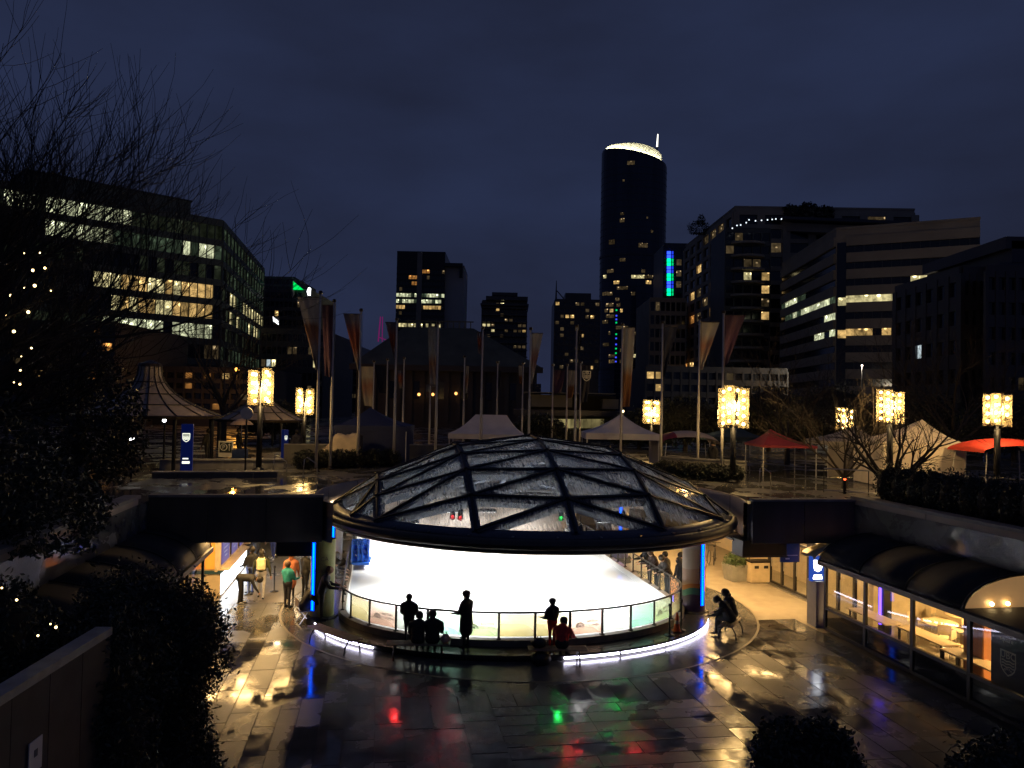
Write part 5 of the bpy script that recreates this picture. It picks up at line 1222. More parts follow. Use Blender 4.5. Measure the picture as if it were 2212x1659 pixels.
def cluster_lamp(x, ytop, ybot, Y, lab, rows=4, power=520, skip=()):
    base = up(x, Y); zt = aty(x, ytop, Y).z - ZD; zb = aty(x, ybot, Y).z - ZD; hh = zt - zb
    t = thing('cluster_lamp', lab, 'street lamp', base, AX, 'glass cylinder lamps on the upper plaza')
    MB().tube([(0, 0, 0), (0, 0, zb - .1), (0, 0, zb - .1), (0, 0, zt)], [.14, .12, .06, .05], 12).build('post', M_black, t, smooth=True)
    MB().lathe([(0, 0), (.3, 0), (.3, .08), (.15, .2), (0, .2)], n=16).build('base', M_black, t)
    r = hh * .17
    rnd = random.Random(int(x))
    for k in range(4):
        a = math.pi / 2 * k + math.pi / 4 - AX + .12; c = Vector((math.cos(a) * r * 1.55, math.sin(a) * r * 1.55, 0)); dzz = rnd.uniform(-.06, .06) * hh
        cyl = MB().lathe([(r * .8, zb + dzz), (r * .8, zt + dzz)], n=16).build('glass_cylinder', M_lglass, t, smooth=True); cyl.location = c
        MB().lathe([(r * .8, zb + dzz), (r * .84, zb + dzz - .02), (r * .84, zb + dzz + .02), (r * .8, zb + dzz + .02)], n=16).build('rim', M_dark, cyl)
        for q in range(rows):
            if rnd.random() < .1: continue
            MB().ball((0, 0, zb + dzz + hh * (q + .55) / rows), hh / rows * .2, 10, 7).build('bulb', M_bulb, cyl, smooth=True)
        MB().tube([(-c.x, -c.y, zb + .06), (0, 0, zb + .06)], .02, 5).build('arm', M_black, cyl)
    ld = bpy.data.lights.new('lamp_light', 'POINT'); ld.energy = power; ld.color = (1, .66, .28); ld.shadow_soft_size = .35
    lo = bpy.data.objects.new('lamp_light', ld); COL.objects.link(lo); lo.parent = t; lo.location = (0, 0, (zt + zb) / 2)
cluster_lamp(559, 797, 873, 38, 'glass cylinder lamp above the round white disc sign')
cluster_lamp(655, 841, 897, 52, 'glass cylinder lamp left of the pale portrait flagpole')
cluster_lamp(1406, 866, 918, 56, 'glass cylinder lamp behind the white tent and navy banner pole')
cluster_lamp(1583, 834, 920, 37, 'glass cylinder lamp beside the flaring purple banner pole', 5)
cluster_lamp(1825, 881, 930, 58, 'glass cylinder lamp half hidden behind the bare multi stem tree')
cluster_lamp(1922, 842, 913, 33.8, 'glass cylinder lamp rising above the multi stem tree', 5)
cluster_lamp(2154, 852, 921, 33, 'glass cylinder lamp beside the red umbrella tent')
# ------------------------------------------------------------------ market tents
def tent(xl, xr, ye, xp, yp, Y, lab, col, depth=3.2, val=.28, walls=False, nm='market_tent', ridge=0.0, em=None):
    a, c = aty(xl, ye, Y), aty(xr, ye, Y); pk = aty(xp, yp, Y + depth / 2); ze = (a.z + c.z) / 2; base = Vector(((a.x + c.x) / 2, Y + depth / 2, ZD)); hw = (c.x - a.x) / 2
    t = thing(nm, lab, 'tent', base, 0, 'market tents on the upper plaza')
    m = pbr('canvas_%02d_%02d_%02d' % (col[0] * 99, col[1] * 99, col[2] * 99), col, .75, var=.1, scale=1.5, bump=.15)
    E_ = [Vector((-hw, -depth / 2, ze - ZD)), Vector((hw, -depth / 2, ze - ZD)), Vector((hw, depth / 2, ze - ZD)), Vector((-hw, depth / 2, ze - ZD))]
    P1 = Vector((pk.x - base.x - ridge, 0, pk.z - ZD)); P2 = Vector((pk.x - base.x + ridge, 0, pk.z - ZD))
    b = MB(); nS = 5
    def surf(p, q, r_, s_):
        V = []
        for i in range(nS + 1):
            f = i / nS
            for j in range(nS + 1):
                g = j / nS; lo = p.lerp(q, g); hi = s_.lerp(r_, g); w_ = lo.lerp(hi, f); w_.z -= .10 * math.sin(math.pi * f) * (pk.z - ze) * 1.4; V.append(w_)
        b.add(V, [(i * (nS + 1) + j, i * (nS + 1) + j + 1, (i + 1) * (nS + 1) + j + 1, (i + 1) * (nS + 1) + j) for i in range(nS) for j in range(nS)])
    surf(E_[0], E_[1], P2, P1); surf(E_[1], E_[2], P2, P2); surf(E_[2], E_[3], P1, P2); surf(E_[3], E_[0], P1, P1)
    b.build('canopy', m, t, smooth=True)
    for i in range(4):
        p, q = E_[i], E_[(i + 1) % 4]; b = MB(); d = Vector((0, 0, -val)); b.quad(p, q, q + d, p + d); v_ = b.build('valance', m, t)
        v_.modifiers.new('s', 'SOLIDIFY').thickness = .01
        MB().tube([(E_[i].x * .97, E_[i].y * .97, 0), (E_[i].x * .97, E_[i].y * .97, E_[i].z)], .03, 6).build('leg', M_white, t)
    if walls:
        for i in walls:
            p, q = E_[i] * .985, E_[(i + 1) % 4] * .985; b = MB(); V = []
            p.z = q.z = E_[0].z - .02
            for k in range(13):
                g = k / 12; x_ = p.lerp(q, g); off = (q - p).cross(Vector((0, 0, 1))).normalized() * .05 * math.sin(g * 23)
                for zz in (p.z, .05): V.append(Vector((x_.x, x_.y, zz)) + off * (1 if zz < 1 else .2))
            b.add(V, [(2 * k, 2 * k + 1, 2 * k + 3, 2 * k + 2) for k in range(12)]); b.build('side_wall', m, t, smooth=True)
    return t
TW = (.74, .71, .71)
tent(722, 880, 920, 800, 880, 43.5, 'navy blue market tent with dark side walls', (.02, .03, .10), walls=(0, 1, 3))
tent(968, 1132, 938, 1061, 896, 47, 'white market tent with a flat ridge and open sides', TW, ridge=.95, val=.3)
tent(1266, 1426, 937, 1342, 894, 46, 'white peaked market tent with a half wall behind the orange banner pole', TW, walls=(1,), val=.35)
tent(1532, 1652, 944, 1590, 918, 54, 'teal market tent beyond the red and white dome canopy', (.03, .06, .08))
tent(1648, 1766, 963, 1664, 927, 41, 'red market tent with a white corner', (.28, .03, .045), val=.12)
tent(1908, 2090, 958, 1992, 906, 36, 'large white walled tent behind the multi stem tree', (.78, .7, .62), walls=(0, 1, 3), val=.2)
tent(1788, 1910, 955, 1850, 918, 41, 'smaller white walled tent beside the large one', (.42, .38, .32), walls=(0,), val=.2)
def dome_tent(xl, xr, yb, yt, Y, lab, cols, depth=2.8):
    a, c = aty(xl, yb, Y), aty(xr, yb, Y); zt = aty((xl + xr) / 2, yt, Y).z; hw = (c.x - a.x) / 2; base = Vector(((a.x + c.x) / 2, Y + depth / 2, ZD)); zb = (a.z + c.z) / 2
    t = thing('canopy_tent', lab, 'tent', base, 0, 'arched canopies on the upper plaza')
    for k in range(len(cols)):
        b = MB(); V = []
        for i in range(7):
            f = i / 6; a0 = math.pi * (k + f) / len(cols); x_ = -hw * math.cos(a0)
            for j in range(9):
                g = j / 8; y_ = depth * (g - .5); env = math.sin(math.pi * g) ** .6 if 0 < g < 1 else 0
                V.append((x_, y_, zb - ZD + (zt - zb) * (math.sin(a0) ** .8 if a0 > 0 else 0) * (.55 + .45 * env)))
        b.add(V, [(i * 9 + j, i * 9 + j + 1, (i + 1) * 9 + j + 1, (i + 1) * 9 + j) for i in range(6) for j in range(8)])
        col = cols[k]; b.build('canopy_gore', pbr('gore_%02d_%02d' % (col[0] * 99, col[1] * 99), col, .7, var=.1), t, smooth=True)
    for sx in (-1, 1):
        for sy in (-1, 1): MB().tube([(sx * hw * .95, sy * depth * .48, 0), (sx * hw * .85, sy * depth * .42, zb - ZD)], .025, 6).build('leg', M_white, t)
dome_tent(1432, 1556, 959, 932, 45, 'low arched canopy with red and cream gores', [(.3, .03, .04), (.6, .5, .4), (.6, .5, .4)])
dome_tent(2126, 2300, 980, 950, 33, 'bright red arched canopy with a white gore under the right lamp', [(.5, .04, .02), (.5, .04, .02), (.6, .55, .5)])
# tarpaulin-covered stall
t = thing('covered_stall', 'market stall wrapped in a rumpled cream tarpaulin', 'stall', up(735, 42)); rnd = random.Random(4); b = MB(); V = []; nx, ny = 16, 10
for i in range(nx + 1):
    for j in range(ny + 1):
        f, g = i / nx, j / ny; x_ = -1.15 + 2.2 * f; env = min(1, math.sin(math.pi * (.04 + .92 * g)) * 2.2) * min(1, .42 + f * 1.3) ; V.append((x_, -.8 + 1.6 * g, max(0, 1.95 * env - .3 + rnd.uniform(-.05, .05) + .07 * math.sin(f * 13 + g * 5))))
b.add(V, [(i * (ny + 1) + j, i * (ny + 1) + j + 1, (i + 1) * (ny + 1) + j + 1, (i + 1) * (ny + 1) + j) for i in range(nx) for j in range(ny)])
b.build('tarpaulin', pbr('tarp', (.55, .45, .33), .6, var=.12, bump=.3), t, smooth=True); MB().box((.1, 0, .5), (1.7, 1.2, 1.0)).build('counter', M_wood, t)
# ------------------------------------------------------------------ glass pavilions with concave roofs
def pavilion(x, ytop, yeave, rpx, Y, lab, seg=16, lit=False):
    base = up(x, Y); zt = aty(x, ytop, Y).z - ZD; ze = aty(x, yeave, Y).z - ZD; R = rpx / FPX * Y
    t = thing('glass_pavilion', lab, 'pavilion', base, 0, 'glass pavilions on the upper plaza')
    prof = [(R * (.16 + .84 * f ** 1.9 if True else 0), zt + (ze - zt) * f ** .8) for f in [i / 8 for i in range(9)]]
    mg = pbr('pavilion_glass', (.22, .19, .17), .25, var=.15, spec=.7)
    for k in range(seg):
        a0, a1 = 2 * math.pi * k / seg, 2 * math.pi * (k + 1) / seg
        for i in range(0, 8, 2):
            b = MB(); V = []
            for ii in (i, i + 1, i + 2):
                r_, z_ = prof[ii]
                for aa in (a0 + .02, a1 - .02): V.append((r_ * math.cos(aa), r_ * math.sin(aa), z_))
            b.add(V, [(0, 1, 3, 2), (2, 3, 5, 4)]); b.build('roof_pane', mg, t)
        MB().tube([(r_ * math.cos(a0), r_ * math.sin(a0), z_ + .02) for r_, z_ in prof], .03, 5).build('rib', M_black, t)
        if k % 2 == 0: MB().tube([(R * .95 * math.cos(a0), R * .95 * math.sin(a0), 0), (R * .95 * math.cos(a0), R * .95 * math.sin(a0), ze)], .09, 8).build('post', M_black, t)
    for i in (2, 4, 6):
        MB().lathe(tor(prof[i][0], prof[i][1] + .02, .025, 6), n=32).build('hoop', M_black, t)
    MB().lathe([(R * 1.02, ze - .16), (R * 1.05, ze - .02), (R * .98, ze + .02), (R * .96, ze - .16), (R * 1.02, ze - .16)], n=32).build('eave_beam', M_dark, t)
    MB().lathe([(prof[0][0] + .05, zt), (prof[0][0], zt + .15), (0, zt + .35)], n=16).build('finial', M_dark, t)
pavilion(318, 792, 895, 145, 40, 'pavilion with a pale ribbed concave glass roof beside the bare tree')
pavilion(560, 835, 905, 95, 56, 'smaller dark pavilion with a concave roof behind the round disc sign')
# disc sign, totems, parking sign, boards
t = thing('disc_sign', 'plain round white disc sign on a thin post under the lamp', 'sign', up(530, 37))
zc = aty(530, 893, 37).z - ZD
MB().tube([(0, 0, 0), (0, 0, zc - .25)], .04, 8).build('post', M_black, t); o = MB().lathe([(0, -.03), (.29, -.03), (.29, .03), (0, .03)], n=28).build('disc', pbr('disc_white', (.75, .68, .6), .5), t); o.location = (0, 0, zc); o.rotation_euler = (R_(90), 0, 0)
def totem(x, y0, y1, wpx, Y, lab, rz):
    b0 = up(x, Y); z0 = max(0.0, aty(x, y1, Y).z - ZD); z1 = aty(x, y0, Y).z - ZD; w_ = wpx / FPX * Y
    t = thing('totem_sign', lab, 'sign', b0, rz, 'blue lit totem signs')
    MB().box((0, 0, z1 / 2), (w_, .22, z1)).build('cabinet', pbr('totem_blue', (.01, .03, .2), .4, em=(.01, .04, .42), es=.07, var=0), t)
    cw = w_ * .8; zc_ = z1 * .72
    put(crest_mesh('crest_lit2', glow('totem_white', (.9, .92, .75), 1.6)), t, (-w_ * .06, -.118, zc_), (R_(90), 0, 0), cw * .8)
    MB().box((-w_ * .06, -.113, zc_ + .05), (cw * .7, .004, cw * .75)).build('crest_field', glow('totem_field', (.8, .85, .68), .45), t)
    MB().box((-.02, -.114, z1 * .2), (cw * .8, .006, z1 * .05)).box((-.04, -.114, z1 * .28), (cw * .6, .006, z1 * .025)).build('sign_lines', glow('totem_white', (.9, .92, .75), 1.6), t)
totem(403, 916, 1001, 24, 37, 'blue lit totem sign with a white crest below the ribbed pavilion', .25)
totem(614, 928, 985, 12, 46, 'blue lit totem sign seen edge on by the glass guard', 1.0)
t = thing('parking_sign', 'parking sign with a circled P and an upward arrow', 'sign', up(487, 41))
zc = aty(487, 970, 41).z - ZD
MB().box((0, 0, zc), (.74, .05, .82)).build('frame', M_off, t); MB().box((0, -.03, zc + .08), (.62, .02, .52)).build('field', pbr('sign_green', (.03, .04, .035), .5), t)
MB().lathe(tor(.17, 0, .018, 6), n=24).build('ring', M_off, t).location = (-.1, -.045, zc + .1); t.children[-1].rotation_euler = (R_(90), 0, 0)
put(text_mesh('P', .3, 'letter_p', M_off), t, (-.1, -.045, zc - .0), (R_(90), 0, 0)); MB().box((.19, -.045, zc + .06), (.035, .004, .3)).add([(.12, -.047, zc + .2), (.26, -.047, zc + .2), (.19, -.047, zc + .3)], [(0, 1, 2)]).build('arrow', M_off, t)
for sx in (-1, 1): MB().tube([(sx * .3, 0, 0), (sx * .3, 0, zc - .4)], .025, 6).build('post', M_dark, t)
t = thing('sandwich_board', 'blue folding sandwich board beside the parking sign', 'sign', up(518, 40), .2)
for s_ in (-1, 1): o = MB().box((0, 0, .45), (.7, .03, .9)).build('panel', pbr('board_blue', (.015, .035, .12), .5), t); o.location = (0, s_ * .16, 0); o.rotation_euler.x = -s_ * .18
MB().tube([(-.36, 0, .9), (.36, 0, .9)], .02, 6).build('hinge', M_stain, t)
# low walls, hedges, guard rails of the upper plaza
def boxwall(nm, lab, p, q, th, z0, z1, mat, cat='wall', cap=True, n=4):
    p, q = Vector(p), Vector(q); t = thing(nm, lab, cat, ((p.x + q.x) / 2, (p.y + q.y) / 2, z0)); O = t.location; d = (q - p); d.z = 0
    for k in range(n):
        a, c = p + d * (k / n), p + d * ((k + 1) / n); u_ = d.normalized() * .008
        b = MB(); b.bar(Vector((a.x, a.y, (z0 + z1) / 2)) - O + u_, Vector((c.x, c.y, (z0 + z1) / 2)) - O - u_, th, z1 - z0); b.build('wall_block', mat, t)
    if cap: b = MB(); b.bar(Vector((p.x, p.y, z1 + .03)) - O, Vector((q.x, q.y, z1 + .03)) - O, th + .1, .06); b.build('cap', M_conc, t)
    return t
boxwall('parapet_wall', 'pale low parapet wall behind the hedge right of the dome', up(1430, 41), up(1612, 38.5), .25, ZD, 5.06, M_conc)
boxwall('parapet_wall', 'pale low parapet wall behind the hedge left of the dome', up(612, 43), up(1130, 47), .25, ZD, 5.2, M_concd)
boxwall('stone_ledge', 'long low stone ledge on the deck below the parking sign', up(345, 38), up(612, 40), .6, ZD, ZD + .42, M_conc, 'ledge')
boxwall('stone_ledge', 'long low stone step at the edge of the left deck', up(330, 34), up(600, 35.5), .5, ZD, ZD + .2, M_concd, 'ledge', n=5)
def hedge(nm_lab, p, q, z1, dens, seed, th=.5, z0=ZD):
    p, q = Vector(p), Vector(q); ln = (q - p).length; k = max(2, int(ln / .8)); c0 = (p + q) / 2; c0.z = z0
    bl = []
    for i in range(k): f = (i + .5) / k; s_ = p.lerp(q, f) - c0; bl.append(((s_.x, s_.y, (z1 - z0) * .5), (.62, th, (z1 - z0) * .55)))
    return foliage_thing('clipped_hedge', nm_lab, 'hedge', c0, bl, int(dens * ln), .05, seed=seed)
hedge('clipped dark hedge left of the dome behind the flagpoles', up(640, 39.5), up(858, 42.5), 5.1, 1300, 31)
hedge('clipped dark hedge right of the dome behind the flagpoles', up(1420, 39.5), up(1600, 37.0), 4.98, 1300, 32)
hedge('clipped dark hedge along the top of the cafe wall', L(18.2, 15, 0), L(18.2, 26.4, 0), 5.75, 900, 33, .55)
hedge('clipped dark hedge on top of the wall above the glass shelter', L(-9.2, 21, 0), L(-9.2, 27.5, 0), 5.0, 900, 34, .5)
def railing(lab, p, q, n, h=1.0):
    p, q = Vector(p), Vector(q); t = thing('railing', lab, 'railing', (p + q) / 2); O = t.location
    for zz in (h, h * .1):
        b = MB(); b.tube([p - O + Vector((0, 0, zz)), q - O + Vector((0, 0, zz))], .025, 6); b.build('rail', M_stain, t)
    for k in range(n + 1):
        c = p.lerp(q, k / n) - O; MB().tube([c, c + Vector((0, 0, h))], .02, 6).build('post', M_dark, t)
railing('thin metal railing in front of the white walled tents', up(1780, 33.5), up(2260, 29.5), 9)
for x, Y in ((655, 36), (590, 37), (1640, 36)):
    t = thing('hand_rail', 'short bent steel handrail at the deck steps', 'handrail', up(x, Y), .3, 'bent handrails at the deck steps')
    MB().tube([(0, 0, 0), (.05, 0, .75), (.16, 0, .85), (.6, 0, .55), (.62, 0, 0)], .022, 8).build('tube', M_stain, t, smooth=True); MB().lathe([(0, 0), (.06, 0), (.06, .02), (0, .02)], n=10).build('foot', M_stain, t)
# bare trees on the right and behind
grow_tree('bare_tree', 'multi stem bare tree in front of the large white tent', up(1925, 31), 41, 7, 5.2, .75, trunk_r=.17, levels=3, kids=(5, 5, 4), start=.09, upc=.25)
grow_tree('bare_tree', 'slender bare tree beside the smaller white tent', up(1825, 36), 42, 6, 5.2, .7, trunk_r=.12, levels=3, kids=(5, 5, 4), start=.1, upc=.3)
grow_tree('bare_tree', 'bare tree standing left of the red market tent', up(1700, 50), 43, 6, 8, .7, trunk_r=.15, levels=3, kids=(5, 5, 3), upc=.3)
grow_tree('bare_tree', 'bare tree behind the right hand lamp', up(2060, 47), 44, 7, 9, .8, trunk_r=.2, levels=3, kids=(6, 5, 4), upc=.3)
grow_tree('bare_tree', 'bare tree behind the glass pavilions', up(480, 62), 45, 7, 12, .8, trunk_r=.22, levels=3, kids=(6, 5, 4), upc=.35)
for x, Y, s_, lb in ((1165, 60, 1.6, 'dark shrub under the pale concrete beams'), (1480, 63, 2.6, 'broad dark tree mass behind the dome canopy'), (1660, 66, 3.2, 'broad dark tree mass behind the red tent'), (1800, 70, 3.4, 'broad dark tree mass below the stone office'), (2000, 66, 3.0, 'broad dark tree mass behind the large white tent'), (2190, 60, 2.8, 'broad dark tree mass behind the red canopy'), (1380, 66, 1.9, 'dark tree behind the white peaked tent'), (590, 70, 2.0, 'dark tree mass beyond the smaller pavilion')):
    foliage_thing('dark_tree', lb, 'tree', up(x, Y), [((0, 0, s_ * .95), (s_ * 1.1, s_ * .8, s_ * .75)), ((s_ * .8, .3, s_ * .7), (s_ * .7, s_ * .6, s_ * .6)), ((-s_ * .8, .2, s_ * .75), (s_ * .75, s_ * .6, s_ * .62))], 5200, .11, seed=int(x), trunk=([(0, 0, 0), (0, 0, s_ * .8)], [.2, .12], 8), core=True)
# distant lamps and people on the upper plaza
def flood(x, y, Y, lab, col, st, r=.12, pw=0):
    q = aty(x, y, Y); t = thing('street_light', lab, 'street light', (q.x, q.y, ZD)); h = q.z - ZD
    MB().tube([(0, .05, 0), (0, .05, max(.1, h - r))], .05, 8).build('post', M_black, t); MB().lathe([(0, h + r), (r * 1.1, h + r * .9), (r * 1.1, h + r * .6), (0, h + r * .6)], n=12).build('hood', M_black, t)
    if pw:
        ld = bpy.data.lights.new('street_glow', 'POINT'); ld.energy = pw; ld.color = col; ld.shadow_soft_size = r; lo = bpy.data.objects.new('street_glow', ld); COL.objects.link(lo); lo.parent = t; lo.location = (0, -r * 1.5, h)
    MB().ball((0, 0, h), r, 10, 7).build('globe', glow('st_%d' % int(x), col, st), t, smooth=True)
flood(355, 908, 38, 'bright white lamp under the ribbed pavilion', (.9, .95, 1), 9, .09); flood(285, 948, 34, 'bright white lamp low behind the evergreen', (1, .97, .95), 10, .1)
flood(512, 798, 95, 'small orange street light left of the cluster lamp', (1, .42, .06), 6, .25, 1200); flood(1862, 790, 110, 'small white street light before the stone office', (1, .85, .6), 4, .14, 9000); flood(2058, 862, 90, 'small orange street light right of the tall lamp', (1, .5, .1), 5, .2, 5000)
flood(1345, 888, 52, 'small lamp glowing at the peak of the white tent', (1, .8, .45), 6, .1); flood(608, 909, 60, 'small white lamp right of the smaller pavilion', (1, .95, .75), 6, .14); flood(1825, 1035, 33, 'small red marker lamp by the railing', (1, .08, .02), 6, .05)
for x, Y, rz, lb, top in ((448, 42, 1.2, 'dark figure walking by the blue totem', BLK), (515, 44, -1.0, 'dark figure holding a pale umbrella by the parking sign', BLK), (640, 44, .5, 'figure in a dark blue coat by the glass guard', (.03, .03, .05)), (1010, 47.5, 2.0, 'dark figure under the white ridge tent', BLK), (1080, 48, .4, 'second dark figure deeper under the white ridge tent', BLK), (1540, 40, 2.2, 'dark figure near the arched canopy', BLK)):
    person(lb, up(x, Y), rz, 1.72, top, BLK, vox=.04, group='people on the upper plaza', bulk=1.1)
q = up(520, 43.7, 0)
t = thing('umbrella', 'pale umbrella held over the dark figure by the parking sign', 'umbrella', up(520, 43.8))
MB().lathe([(0, 2.35), (.2, 2.32), (.45, 2.2), (.62, 2.02), (.6, 2.02), (.44, 2.17), (.2, 2.29), (0, 2.32)], n=16).build('canopy', pbr('umbrella_pale', (.5, .36, .26), .6), t); MB().tube([(0, 0, 1.2), (0, 0, 2.4)], .012, 6).build('shaft', M_stain, t)
# ================================================================== buildings
def proj(p):
    d = Vector(p) - Vector((0, 0, HCAM)); f = d.dot(fwd); ux = d.x / f; uy = d.dot(up0) / f
    c, s = math.cos(ROLL), math.sin(ROLL); return CXP + (ux * c + uy * s) * FPX, CYP - (-ux * s + uy * c) * FPX
W_warm = room('room_warm', (1, .63, .22), 1.25); W_yel = room('room_yellow', (1, .86, .42), 1.3); W_pale = room('room_pale', (.95, 1, .62), 1.3); W_cool = room('room_cool', (.8, .95, 1), 1.3)
W_dim = room('room_dim', (1, .7, .35), .11, spot=3.0); W_grn = room('room_green', (.55, .8, .5), .10, spot=.4); W_org = room('room_orange', (1, .42, .1), .6); W_gap = room('room_dimgreen', (.6, .75, .45), .05, spot=.3)
W_drk = pbr('night_glass', (.01, .012, .018), .12, var=0, spec=.6)
WM = {'w': W_warm, 'y': W_yel, 'p': W_pale, 'c': W_cool, 'd': W_dim, 'g': W_grn, 'o': W_org, 'b': W_gap}
def block(nm, lab, foot, z1, wall, faces, z0=ZD, roofmat=None, cat='building', core_inset=.3):
    c0 = sum((Vector((p[0], p[1], 0)) for p in foot), Vector()) / len(foot); c0.z = z0
    t = thing(nm, lab, cat, c0); O = c0
    b = MB(); b.prism([(p[0] - O.x, p[1] - O.y) for p in foot], 0, z1 - z0); b.build('core', wall, t)
    b = MB(); b.prism([((p[0] - O.x) * 1.004, (p[1] - O.y) * 1.004) for p in foot], z1 - z0, z1 - z0 + .5); b.build('roof', roofmat or wall, t)
    for fc in faces: grid(t, O, **fc)
    return t
def grid(t, O, p, q, za, zb, nr, nc, lit, wall, fh=.6, fw=.86, band=.22, pier=True, stuffp=None):
    p, q = Vector((p[0], p[1], 0)), Vector((q[0], q[1], 0)); d = q - p; ln = d.length; d.normalize(); nrm = Vector((d.y, -d.x, 0))
    if nrm.dot(p + q) > 0: nrm = -nrm                         # outward: toward the square
    ang = math.atan2(d.y, d.x); cw, ch = ln / nc, (zb - za) / nr
    pm = {}
    def pane_me(key):
        if key not in pm: pm[key] = MB().box((0, 0, 0), (cw * fw, .06, ch * fh)).mesh('window', WM.get(key, W_drk))
        return pm[key]
    for r in range(nr):
        zc = za + (r + .5) * ch
        for c in range(nc):
            P = p + d * ((c + .5) * cw) + nrm * .03; P.z = zc
            x, y = proj(P)
            if x < -30 or x > 2245: continue
            k = lit(r, c, x, y); o = place('window', pane_me(k or '_'), P - O, ang, t)
    bm_ = MB().box((0, 0, 0), (ln, band, ch * (1 - fh))).mesh('floor_band', wall)
    for r in range(nr + 1):
        P = p + d * (ln / 2) + nrm * (band / 2 - .01); P.z = za + r * ch; place('floor_band', bm_, P - O, ang, t)
    if pier:
        pm_ = MB().box((0, 0, 0), (cw * (1 - fw), band * 1.2, zb - za)).mesh('pier', wall)
        for c in range(nc + 1):
            P = p + d * (c * cw) + nrm * (band * .6 - .01); P.z = (za + zb) / 2; x, y = proj(P)
            if -60 < x < 2270: place('pier', pm_, P - O, ang, t)
rb = random.Random(77)
M_bgrn = pbr('green_cladding', (.09, .105, .085), .5, var=.2, scale=.2); M_bdark = pbr('dark_cladding', (.045, .045, .055), .35, .2, var=.2, scale=.2); M_bstone = pbr('stone_cladding', (.30, .25, .19), .8, var=.15, scale=.15); M_bconc = pbr('pale_render', (.22, .2, .18), .8, var=.12, scale=.2); M_bblue = pbr('blue_tower_glass', (.012, .018, .045), .15, .1, var=.3, scale=.05, spec=.6)
M_copper = pbr('copper_roof', (.085, .09, .065), .7, var=.25, scale=.5)
# -- left office: chamfered glass front plus a street side
cn = Vector((-51.7, 140, 0)); fd = Vector((-.72, -.69, 0)); sdv = Vector((-math.sin(AX), math.cos(AX), 0))
pA = cn + fd * 50; pB = cn; pC = cn + sdv * 51
zt = 38.7
def lit_off(r, c, x, y):
    if r == 1: return 'p' if 225 < x < 462 and rb.random() < .97 else (None if x > 225 else 'b')
    if r == 2: return ('w' if rb.random() < .75 else 'y') if 232 < x < 462 and rb.random() < .97 else None
    if r == 3: return ('w' if rb.random() < .6 else 'y') if 193 < x < 466 and rb.random() < .97 else None
    if r == 5: return 'p' if (90 < x < 245 or 388 < x < 468) and rb.random() < .93 else ('g' if x > 245 else None)
    if r == 6: return 'p' if (2 < x < 70 or 92 < x < 275) and rb.random() < .93 else 'b'
    if r == 0: return 'd' if rb.random() < .25 else None
    return 'b' if rb.random() < .3 else None
def lit_side(r, c, x, y):
    if r in (2, 3) and x > 495: return 'y' if rb.random() < (.85 if r == 3 else .5) else 'g'
    return 'g' if r in (0, 5, 6, 4) and rb.random() < .8 else ('b' if rb.random() < .6 else None)
bk = pA + sdv * 60
block('office_building', 'long green glass office block with bright window rows beside the bare tree', [(pA.x, pA.y), (pB.x, pB.y), (pC.x, pC.y), (pC.x - 40, pC.y + 6), (bk.x - 30, bk.y)], zt, M_bgrn,
      [dict(p=pA, q=pB, za=14, zb=38.5, nr=7, nc=36, lit=lit_off, wall=M_bgrn, fh=.68, fw=.93, band=.35), dict(p=pB, q=pC, za=14, zb=38.5, nr=7, nc=14, lit=lit_side, wall=M_bgrn, fh=.66, fw=.92, band=.3)])
t = thing('rooftop_plant', 'low plant room set back on the green office roof', 'plant room', cn + fd * 24 + sdv * 14 + Vector((0, 0, zt + .5)))
MB().box((0, 0, 1.9), (26, 10, 3.8), math.atan2(fd.y, fd.x)).build('casing', M_bgrn, t); MB().box((0, 0, 3.9), (26.5, 10.5, .2), math.atan2(fd.y, fd.x)).build('lid', M_bdark, t)
# helper: camera-facing block from picture columns at distance Y
def facing(nm, lab, xl, xr, yt, Y, dep, wall, nr, nc, lit, ybase=None, fh=.55, fw=.8, band=.3, rot=0.0, pier=True, zlo=None, topgap=0.0):
    a, c = aty(xl, yt, Y), aty(xr, yt, Y); z1 = (a.z + c.z) / 2; a.z = c.z = 0
    dv2 = Vector((-math.sin(rot), math.cos(rot), 0)) * dep
    za = zlo if zlo is not None else ZD + 6
    return block(nm, lab, [(a.x, a.y), (c.x, c.y), (c.x + dv2.x, c.y + dv2.y), (a.x + dv2.x, a.y + dv2.y)], z1, wall, [dict(p=a, q=c, za=za, zb=z1 - topgap, nr=nr, nc=nc, lit=lit, wall=wall, fh=fh, fw=fw, band=band, pier=pier)]), z1, a, c
rnd_lit = lambda pr, keys: (lambda r, c, x, y: rb.choice(keys) if rb.random() < pr else None)
# far block with the green lit corner
tb, z1, a, c = facing('far_block', 'dark glass block with a glowing green corner triangle', 556, 672, 628, 215, 30, M_bdark, 11, 12, rnd_lit(.10, 'dwgc'), fh=.6, zlo=10)
t2, z2, a2, c2 = facing('upper_block', 'set back upper storeys with thin pale frames above the dark block', 556, 636, 601, 219, 24, pbr('grey_cladding', (.10, .10, .105), .6, var=.15, scale=.2), 2, 9, lambda *k: None, fh=.7, fw=.85, zlo=aty(600, 632, 219).z)
t = thing('green_sign', 'glowing green triangle on the roof edge of the dark block', 'sign', aty(645, 617, 214))
def P_(x, y, Y=214): return aty(x, y, Y) - Vector(t.location)
b = MB(); b.add([P_(634, 608), P_(656, 626), P_(634, 626)], [(0, 1, 2)]); o = b.build('panel', glow('green_panel', (.0, .8, .12), 1.1), t); o.modifiers.new('s', 'SOLIDIFY').thickness = .3
b = MB(); b.bar(P_(633, 606), P_(633, 640), .5, .5); b.build('edge_post', M_bconc, t)
t = thing('roof_sign', 'white vertical neon sign on the roof end of the dark block', 'sign', aty(668, 638, 212))
